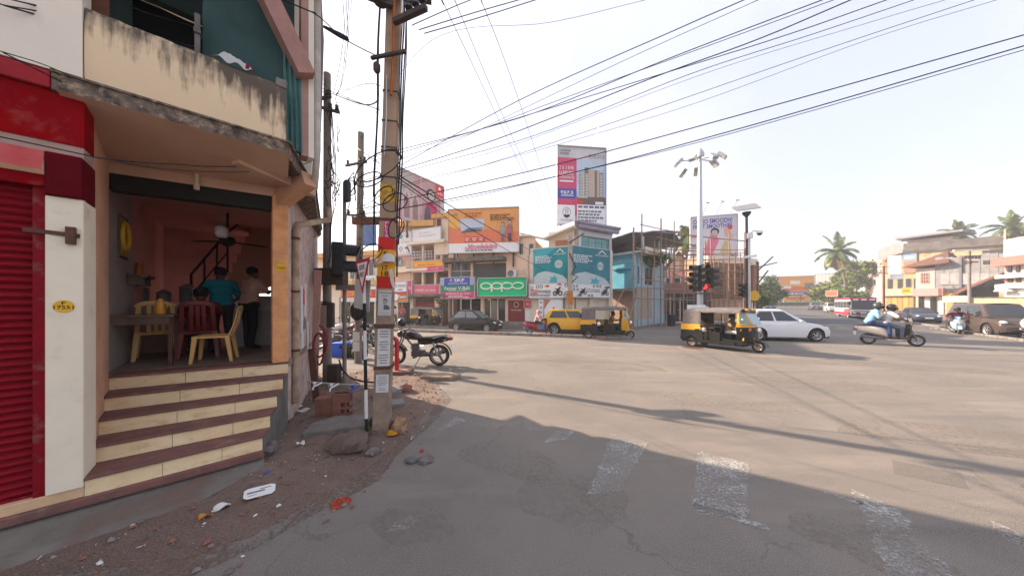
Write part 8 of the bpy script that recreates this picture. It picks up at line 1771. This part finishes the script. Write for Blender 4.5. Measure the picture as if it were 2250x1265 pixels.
# ------------------------------------------------------------------ right hand side and the far road
def sheet(nm, pts, m): return MB().add([tuple(p) for p in pts], [tuple(range(len(pts)))]).build(nm, m, None, kind='structure')
FR = bpy.data.objects['far_road'].data
for v in FR.vertices: v.co.z = .006 + max(0, (v.co.y - 27) * .014)
sheet('roadside_slope', [(40, 26, -.01), (160, 26, -.01), (230, 140, 1.5), (75, 140, 1.5), (60, 92, .85)], M_LAND)
R1 = Frame('pink_block', 'pale pink three storey block with narrow slit windows', 'building', P(1902, 0, 80).xy, P(1938, 0, 74).xy); M_CRM2 = mat('wall_cream_old', (.52, .44, .35), .9, scale=.5, col2=(.44, .37, .29), dirt=(.25, .21, .17), dirt_amt=.3, dirt_scale=.7); M_PKP = mat('wall_palepink', (.50, .41, .375), .9, var=.08, scale=.5)
z1 = R1.at(1920, 556)[1]; MB().box(0, R1.w, 0, 9, 0, z1).build('wall', M_PKP, R1.e); MB().box(-.1, R1.w + .1, -.1, 9, z1 * .62, z1 * .62 + .2).build('string_course', M_CRM2, R1.e); MB().hexa([(-4, .2, 0), (-.01, .2, 0), (-.01, 8, 0), (-4, 8, 0), (-4, .2, z1 * .55), (-.01, .2, z1 * .55), (-.01, 8, z1 * .55), (-4, 8, z1 * .55)]).build('side_wing', M_OFFW, R1.e)
for x, y0, y1 in ((1911, 580, 594), (1925, 578, 592), (1909, 617, 636), (1921, 615, 626)): window(R1, x, y0, x + 3, y1, y=-.03, fm=M_PNK)
R2 = Frame('long_building', 'long yellow three storey building with a sooty terrace parapet', 'building', P(1937, 0, 66).xy, P(2222, 0, 52).xy); M_YLW = mat('wall_yellow', (.52, .39, .23), .9, scale=.6, col2=(.42, .31, .19), dirt=(.20, .14, .09), dirt_amt=.55, dirt_scale=.6)
zz = R2.at(2100, 545)[1]; MB().box(0, R2.w, .2, 9, 0, zz).build('wall', M_YLW, R2.e); a = R2.at(1988, 553); b_ = R2.at(2215, 535); MB().hexa([(a[0], -.6, a[1]), (b_[0], -.6, b_[1] - .2), (b_[0], .2, b_[1] - .2), (a[0], .2, a[1]), (a[0], -.6, R2.at(1988, 536)[1]), (b_[0], -.6, R2.at(2215, 517)[1]), (b_[0], .2, R2.at(2215, 517)[1]), (a[0], .2, R2.at(1988, 536)[1])]).build('terrace_parapet', mat('parapet_sooty', (.085, .075, .07), .9, scale=1.2, col2=(.16, .145, .135)), R2.e)
MB().box(R2.at(1972, 530)[0], R2.at(2120, 530)[0], -1, 6, R2.at(2000, 524)[1], R2.at(2000, 520)[1]).build('roof_sheet', M_TIN, R2.e); fb(R2, 1992, 524, 2090, 538, .5, 4, M_CRM2, 'roof_room', 0)
fb(R2, 1986, 556, 2015, 600, .0, .2, mat('brick_orange', (.40, .23, .15), .9, var=.3, scale=2), 'brick_face', 0); fb(R2, 1940, 570, 1950, 600, .0, .2, mat('brick_orange', (0, 0, 0)), 'brick_face', 0)
MB().grid(lambda u, v: (R2.at(1932 + 55 * u, 560)[0], -.8 + .6 * v, R2.at(1932 + 55 * u, 572 - 17 * u)[1] + 2.6 * math.sin(v * PI / 2)), 8, 6).build('metal_hood', M_TIN, R2.e, smooth=60)
for x in (1950, 1972, 1990, 2008): fb(R2, x, 612, x + 8, 634, .0, .22, M_WIN, 'window', 0)
fb(R2, 1938, 634, 2010, 650, -.5, .2, M_CRM2, 'balcony', 0)
for i in range(5): fb(R2, 1948 + 12 * i, 652, 1959 + 12 * i, 690, .0, .22, (mat('shop_orange', (.50, .28, .11), .7, var=.2), mat('shop_yellow', (.56, .38, .10), .8, var=.2))[i % 2], 'shop_shutter', 0)
for x in (2075, 2085): fb(R2, x, 555, x + 7, 563, .05, .22, M_WIN, 'window', 0)
fb(R2, 2158, 548, 2210, 562, .0, .22, M_WIN, 'window_band', 0); fb(R2, 2209, 505, 2214, 560, -.9, -.5, M_CRM2, 'column', 0)
s = Sign('large white board with faint lines on the long building', 'sign', 1950, 63, 1980, 61.5, 563, 603, M_OFFW); s.lines(.15, .85, .2, .8, 4, mat('faint', (.5, .5, .52), .7), 3)
s = Sign('small blue board beside the large white board', 'sign', 1984, 61, 2012, 59.5, 560, 573, print_mat('boardblue', (.10, .30, .52))); s.lines(.1, .9, .2, .8, 2, M_OFFW, 2)
Sign('plain cream board under the large white board', 'sign', 1956, 62, 1986, 61, 603, 613, M_OFFW); s = Sign('yellow shop board over the orange shutters', 'sign', 1982, 60, 2002, 59, 632, 646, M_YEL); s.lines(.15, .85, .3, .7, 1, M_RED, 2)
R3 = Frame('tiled_house', 'old pink house with a tiled hip roof beside grey tin walls', 'house', P(2010, 0, 50).xy, P(2220, 0, 42).xy)
fb(R3, 2012, 590, 2054, 634, 0, 5, M_PKP, 'wall', 0); fb(R3, 2012, 634, 2080, 692, .1, 5, M_CRM2, 'lower_wall', 0); window(R3, 2024, 600, 2040, 622, y=-.03, nx=3, nz=3, fm=M_PNK, fw=.12)
e0, e1, ap = R3.at(1988, 588), R3.at(2092, 576), R3.at(2066, 555)
MB().add([(e0[0], -1.0, e0[1]), (e1[0], -1.0, e1[1]), (ap[0], 2.5, ap[1] + .4), (e0[0], 6, e0[1]), (e1[0], 6, e1[1])], [(0, 1, 2), (1, 4, 2), (3, 0, 2), (4, 3, 2)]).add([(e0[0], -1.0, e0[1] - .15), (e1[0], -1.0, e1[1] - .15), (e1[0], -1.0, e1[1]), (e0[0], -1.0, e0[1])], [(0, 1, 2, 3)]).build('roof', M_TILE, R3.e)
for i in range(8): fb(R3, 2054 + 20 * i, 562 + (3 if i < 5 else -6), 2073.5 + 20 * i, 634, .05 + .03 * (i % 2), .3, M_TIN, 'tin_panel', 0)
for i in range(6): fb(R3, 2066 + 22 * i, 600, 2087 + 22 * i, 625, -.06, .0, mat('tin_white', (.36, .36, .365), .7, var=.3, scale=2), 'painted_panel', 0)
l0, l1 = R3.at(2100, 640), R3.at(2214, 596); MB().hexa([(l0[0], -2.2, l0[1] - 1.0), (l1[0], -2.2, l1[1] - .6), (l1[0], 0, l1[1]), (l0[0], 0, l0[1]), (l0[0], -2.2, l0[1] - .85), (l1[0], -2.2, l1[1] - .45), (l1[0], 0, l1[1] + .15), (l0[0], 0, l0[1] + .15)]).build('lean_to_roof', M_TILE, R3.e)
fb(R3, 2108, 632, 2196, 660, -.4, -.2, mat('shade_void', (.07, .055, .045), .9), 'lean_to_void', 0); fb(R3, 2108, 562, 2114, 634, -.15, .0, M_INKG, 'downpipe', 0)  # dark box: shade of the opening under the lean-to put into its colour
for x in (2120, 2160, 2188): fb(R3, x, 572, x + 14, 580, -.02, .1, M_WIN, 'window', 0)
fb(R3, 2012, 634, 2078, 650, -1.0, 0, mat('awning_pink', (.58, .30, .28), .8, var=.15), 'awning', 0)
for x, m_ in ((2018, M_DARK), (2032, M_FRM), (2046, M_DARK), (2062, M_FRM)): fb(R3, x, 652, x + 11, 692, .0, .2, m_, 'shop_bay', 0)
fb(R3, 2076, 645, 2102, 658, -.6, .1, M_YEL, 'shop_canopy', 0); fb(R3, 2080, 658, 2098, 692, .0, .2, mat('door_ochre', (.48, .34, .16), .8, var=.2), 'door', 0)
cw = Frame('compound_wall', 'weathered yellow compound wall behind the brown people carrier', 'wall', P(2100, 0, 45).xy, P(2330, 0, 36).xy); hcw = cw.at(2180, 655)[1]
MB().box(0, cw.w, 0, .3, 0, hcw).build('wall', M_YLW, cw.e); MB().box(0, cw.w, -.08, .38, hcw, hcw + .15).build('coping', M_SLABG, cw.e); fb(cw, 2078, 650, 2135, 664, -.5, -.3, M_CRM2, 'painted_band', 0)
R4 = Frame('ornate_house', 'pink and white ornamental house at the right edge', 'house', P(2196, 0, 42).xy, P(2330, 0, 36).xy)
for y0, y1, d_, m_, nm in ((517, 560, .0, M_PKP, 'upper_wall'), (560, 580, -1.2, mat('tile_pinkred', (.42, .17, .14), .8, var=.25), 'tiled_eave'), (580, 600, .1, M_PKP, 'wall'), (600, 608, -.8, M_WHITE, 'ledge'), (608, 622, .1, M_PNK, 'wall'), (622, 632, -.8, M_WHITE, 'ledge'), (632, 660, .1, M_OFFW, 'lower_wall')): fb(R4, 2205, y0, 2330, y1, d_, 4, m_, nm, 0)
for x in (2214, 2232): fb(R4, x, 584, x + 8, 598, -.02, .1, M_WIN, 'window', 0); fb(R4, x, 610, x + 10, 620, -.02, .1, M_WIN, 'window', 0)
MB().prism([(R4.at(2206, 640)[0], -1, R4.at(2206, 640)[1]), (R4.at(2222, 628)[0], -1, R4.at(2222, 626)[1]), (R4.at(2238, 640)[0], -1, R4.at(2238, 640)[1])], (0, .6, 0)).build('porch_gable', M_WHITE, R4.e)
def elec(label, px, Y, yt, w, m): 
    b = P(px, 0, Y).xy.to_3d(); z = CAMH - (yt - HORIZ) / FPX * Y; t = thing('utility_pole', label, 'utility pole', b); MB().cyl((0, 0, 0), (0, 0, z), w, w * .75, 8).build('shaft', m, t, smooth=50)
    return t, z
t, z = elec('pale concrete pole with crossed arms and a transformer bracket in front of the tin walls', 2130, 40, 548, .17, M_CONC)
for dz, l in ((-.2, 2.6), (-1.0, 1.3), (-1.8, .8)): MB().bar((-l, -.3, z + dz), (l * .8, -.3, z + dz + .1), .16, .16).build('cross_arm', M_RUST if dz < -.5 else M_OFFW, t)
for k in range(5): MB().lathe([(.08, 0), (.14, .1), (.08, .3)], (-1 + .45 * k, -.35, z - 1.3), n=8).build('insulator', M_PORC, t)
t, z = elec('thin brown pole beside the pink block', 1942, 50, 585, .16, M_RUST); MB().bar((-2.2, -.2, z - .2), (.8, -.2, z - .1), .10, .10).bar((-1.2, -.2, z - 1.1), (.6, -.2, z - 1.3), .08, .08).build('cross_arm', M_IRON, t)
t, z = elec('dark pole with slanting cross arms right of the camera post', 1663, 30, 575, .12, M_IRON)
for (x0, z0, x1, z1_) in ((-.2, z - .6, 1.9, z - .1), (-.1, z - 1.0, 1.5, z + .5), (0, z - 2.2, 1.0, z - .9), (.0, z - 1.6, 1.1, z - 1.5)): MB().bar((x0, -.15, z0), (x1, -.15, z1_), .09, .09).build('cross_arm', M_IRON, t)
s = Sign('orange hoarding with a blue band at the end of the far road', 'hoarding', 1708, 96, 1790, 92, 608, 648, print_mat('orange_far', (.80, .36, .06)), name='hoarding', t=.4)
s.r(0, .9, .2, .45, print_mat('orange_far2', (.72, .18, .05))); s.r(.1, 1, -.02, .16, M_BLUEP); s.lines(.16, .95, .0, .13, 1, M_OFFW, 3); s.r(.35, .62, .58, .76, M_OFFW); s.r(.12, .38, .35, .48, M_OFFW); s.r(.74, .97, .32, .62, M_INKG); s.r(0, .12, .2, .9, print_mat('salmonfar', (.75, .35, .28))); s.legs(n=4)
s = Sign('long low yellow shop board under the orange hoarding', 'sign', 1722, 95, 1782, 93, 650, 661, M_YEL); s.lines(.1, .9, .2, .8, 1, M_RED, 5); s.legs(n=3)
s = Sign('grey back of a long hoarding reaching towards the palm', 'hoarding', 1790, 90, 1856, 84, 603, 624, mat('hoard_back', (.40, .41, .42), .7, var=.1), name='hoarding', t=.3)
for k in range(8): s.r(.02 + .12 * k, .03 + .12 * k, 0, 1, M_INKG)
s.r(0, 1, .12, .18, M_INKG); s.legs(n=4)
s = Sign('red board among the green trees beside the bus', 'sign', 1815, 60, 1840, 58, 639, 651, mat('boardred', (.58, .12, .06), .6, var=.2)); s.legs(n=2)
fe = thing('roadside_fence', 'pale fence with posts at the far end of the road', 'fence', P(1700, 0, 90).xy.to_3d() + Vector((0, 0, .9)), R(5))
for k in range(14): MB().box(-.12 + k * .9, .12 + k * .9, -.1, .1, 0, 1.7).build('post', M_CONC, fe)
MB().box(-.2, 12, -.03, .03, .3, 1.4).build('rail', mat('fence_dark', (.12, .14, .11), .8, var=.3), fe)

# ------------------------------------------------------------------ trees and palms
LG = [mat('leaf_%d' % i, c, .55, var=.35, scale=3) for i, c in enumerate(((.095, .155, .03), (.15, .22, .04), (.06, .105, .025), (.22, .27, .06)))]
rt = random.Random(5)
def tree(label, loc, h, rx, rz_, n, leaf, mats, trunk=.18, group=None, holes=.35, name='tree'):
    t = thing(name, label, 'tree', loc, 0, group); c = Vector((0, 0, h - rz_)); T = MB()
    T.tube([(0, 0, -.3), (.1, 0, (h - rz_) * .5), (0, .1, h - rz_ * .8)], [trunk, trunk * .8, trunk * .55], 8); m = MB(); cl = []
    for k in range(int(18 + rx * 3)):
        u = Vector((rt.gauss(0, 1), rt.gauss(0, 1), rt.gauss(0, 1))).normalized() * rt.uniform(.45, 1) ** .5; q = c + Vector((u.x * rx, u.y * rx, u.z * rz_)) * rt.uniform(.75, 1.05); cl.append((q, rt.uniform(.16, .34) * rx, rt.randrange(len(mats))))
        if k % 3 == 0: T.tube([(0, 0, (h - rz_) * rt.uniform(.6, 1)), c.lerp(q, .5) - Vector((0, 0, rz_ * .15)), q], [trunk * .4, trunk * .25, trunk * .08], 5)
    T.build('trunk', M_WOOD, t, smooth=60)
    for i in range(n):
        q, r, mi = cl[rt.randrange(len(cl))]; u = Vector((rt.gauss(0, 1), rt.gauss(0, 1), rt.gauss(0, .8))).normalized() * r * rt.uniform(.3, 1.05); p = q + u; l = leaf * rt.uniform(.6, 1.4)
        d = Vector((rt.uniform(-1, 1), rt.uniform(-1, 1), rt.uniform(-.7, .5))).normalized() * l; e = d.cross(Vector((rt.uniform(-1, 1), rt.uniform(-1, 1), rt.uniform(-1, 1)))).normalized() * l * .42
        m.add([p - d, p + e, p + d, p - e], [(0, 1, 2, 3)], mi if rt.random() < .75 else rt.randrange(len(mats)))
    m.build('crown', mats, t); return t
def palm(label, loc, h, fr, n, lean=(0, 0), group='coconut palms', up=0.0):
    t = thing('coconut_palm', label, 'palm tree', loc, rt.uniform(0, 6), group); a = -t.rotation_euler.z; lx, ly = lean[0] * math.cos(a) - lean[1] * math.sin(a), lean[0] * math.sin(a) + lean[1] * math.cos(a)
    top = Vector((lx, ly, h)); pts = [Vector((lx * k * k, ly * k * k, h * k)) for k in [i / 8 for i in range(9)]]
    MB().tube(pts, [.26 - .10 * i / 8 for i in range(9)], 8).build('trunk', mat('palm_trunk', (.24, .20, .165), .9, scale=3, col2=(.16, .13, .11), stretch=(.3, .3, 5)), t, smooth=60)
    for k in range(n):
        az = 2.4 * k + rt.uniform(-.3, .3); el = R(78 - 118 * (k / n) + rt.uniform(-8, 8) + up); L = fr * rt.uniform(.72, 1.15); m = MB(); rc = []; d = Vector((math.cos(az) * math.cos(el), math.sin(az) * math.cos(el), math.sin(el))); p = top.copy(); S = 14
        for i in range(S + 1):
            rc.append(p.copy()); p = p + d * L / S; d = (d + Vector((rt.uniform(-.03, .03), rt.uniform(-.03, .03), -.14 - .04 * (1 - abs(el))))).normalized()
        m.tube(rc, [.045 * (1 - .8 * i / S) for i in range(S + 1)], 4)
        for i in range(2, S * 2 + 1):
            q = rc[i // 2].lerp(rc[min(i // 2 + 1, S)], .5 * (i % 2)); dd = (rc[min(i // 2 + 1, S)] - rc[max(i // 2 - 1, 0)]).normalized(); sd = dd.cross(Vector((0, 0, 1))); sd = sd.normalized() if sd.length > .05 else Vector((1, 0, 0)); f = i / (S * 2); ln = fr * .26 * math.sin(PI * min(1, .12 + f * .86)) ** .6
            for s in (1, -1):
                tip = q + sd * s * ln * .75 + dd * ln * .5 - Vector((0, 0, ln * rt.uniform(.25, .7))); w = dd * fr * .022; m.add([q - w, q + w, tip.lerp(q, .4) + w, tip, tip.lerp(q, .4) - w], [(0, 1, 2, 3, 4)], 0)
        m.build('frond', mat('frond_%d' % (k % 3 if k < n * .8 else 3), ((.13, .175, .05), (.10, .145, .045), (.18, .22, .06), (.34, .27, .11))[k % 3 if k < n * .8 else 3], .5, var=.25), t)
    m = MB()
    for k in range(9): a_ = 2 * PI * k / 9; m.ell(top + Vector((.32 * math.cos(a_), .32 * math.sin(a_), -.35 - .1 * (k % 2))), (.15, .15, .19), 8, 6)
    m.build('coconut_cluster', mat('coconut', (.34, .24, .06), .6, var=.3), t, smooth=60); return t
palm('tall coconut palm rising above the grey hoarding back', P(1862, 0, 76).xy.to_3d(), CAMH + (666 - 556) / 650 * 76, 5.0, 34, (-2.6, 0))
palm('coconut palm behind the roof room of the long building', P(2105, 0, 74).xy.to_3d(), CAMH + (666 - 515) / 650 * 74, 4.3, 26, (0, 0), up=14)
palm('coconut palm at the right end of the long building', P(2222, 0, 60).xy.to_3d(), CAMH + (666 - 505) / 650 * 60, 4.0, 26, (0, 0), up=14)
palm('coconut palm half hidden behind the smoothie hoarding', P(1506, 0, 44).xy.to_3d(), CAMH + (666 - 522) / 650 * 44, 3.4, 24, (.3, 0))
for lab, px, Y, h_, rx, rz_, n, ms_, lf in (
    ('bright green bushy tree right of the tall palm', 1882, 80, 13.5, 4.6, 3.8, 3800, (LG[1], LG[3], LG[0]), .42), ('yellowish green tree under the grey hoarding back', 1828, 76, 7.2, 4.4, 2.6, 3200, (LG[3], LG[1]), .40), ('thin straggly tree behind the tall palm', 1846, 92, 14, 3.6, 3.4, 1300, (LG[3], LG[1]), .40), ('dark tree left of the orange hoarding', 1690, 70, 7.6, 3.6, 3.0, 3000, (LG[2], LG[0]), .36), ('green shrubby tree beside the yellow round sign', 1668, 44, 4.6, 1.5, 1.6, 1800, (LG[0], LG[1], LG[2]), .24), ('feathery dark tree far behind the camera post', 1702, 110, 9, 4.0, 2.6, 1600, (LG[2],), .4), ('low green tree between the bus and the pink block', 1872, 62, 5.0, 3.0, 2.2, 2200, (LG[1], LG[0]), .34), ('dark green tree beside the lean-to of the gabled house', 1522, 31.5, 4.8, 1.3, 2.0, 2000, (LG[2], LG[0]), .22), ('round tree far behind the far hoarding', 1760, 150, 12.5, 9, 4, 2200, (LG[2], LG[0]), .8)):
    tree(lab, P(px, 0, Y).xy.to_3d(), h_, rx, rz_, n, lf, list(ms_))
st2 = tree('small street tree with a bare trunk before the bearing shop', P(971, 0, 24.3).xy.to_3d(), 2.6, .5, .5, 120, .10, [LG[2]], .09)
tree('terrace plants along the blue house parapet', P(1432, 0, 26.2).xy.to_3d() + Vector((0, 0, 5.2)), 1.2, 1.5, .5, 900, .12, [LG[0], LG[2]], .04, name='terrace_plants')
FAR = MB()
for k in range(1100):
    x = rt.uniform(-40, 330); y = 190 + rt.uniform(0, 40); r = rt.uniform(2.5, 5); hh = rt.uniform(3, 9) + 3 * noise.noise(Vector((x * .03, 0, 0)))
    for j in range(7):
        d = Vector((rt.uniform(-1, 1), rt.uniform(-.5, .5), rt.uniform(-.6, .6))) * r; e = Vector((rt.uniform(-1, 1), rt.uniform(-.5, .5), rt.uniform(-1, 1))) * r * .5; p = Vector((x + rt.uniform(-r, r), y, hh * rt.uniform(.1, 1))); FAR.add([p - d * .5, p + e * .5, p + d * .5, p - e * .5], [(0, 1, 2, 3)], k % 2)
FAR.build('far_trees', [LG[2], LG[0]], None, kind='stuff')
# ------------------------------------------------------------------ air
hz_m = bpy.data.materials.new('haze'); hz_m.use_nodes = True; hn = hz_m.node_tree.nodes; hn.remove(hn['Principled BSDF'])
hv = hn.new('ShaderNodeVolumePrincipled'); hv.inputs['Color'].default_value = (.93, .93, .96, 1); hv.inputs['Density'].default_value = .0019; hv.inputs['Anisotropy'].default_value = .3
hz_m.node_tree.links.new(hv.outputs['Volume'], hn['Material Output'].inputs['Volume'])
MB().box(-1000, 1000, -400, 1700, -1.1, 32).build('haze', hz_m, None, kind='stuff')
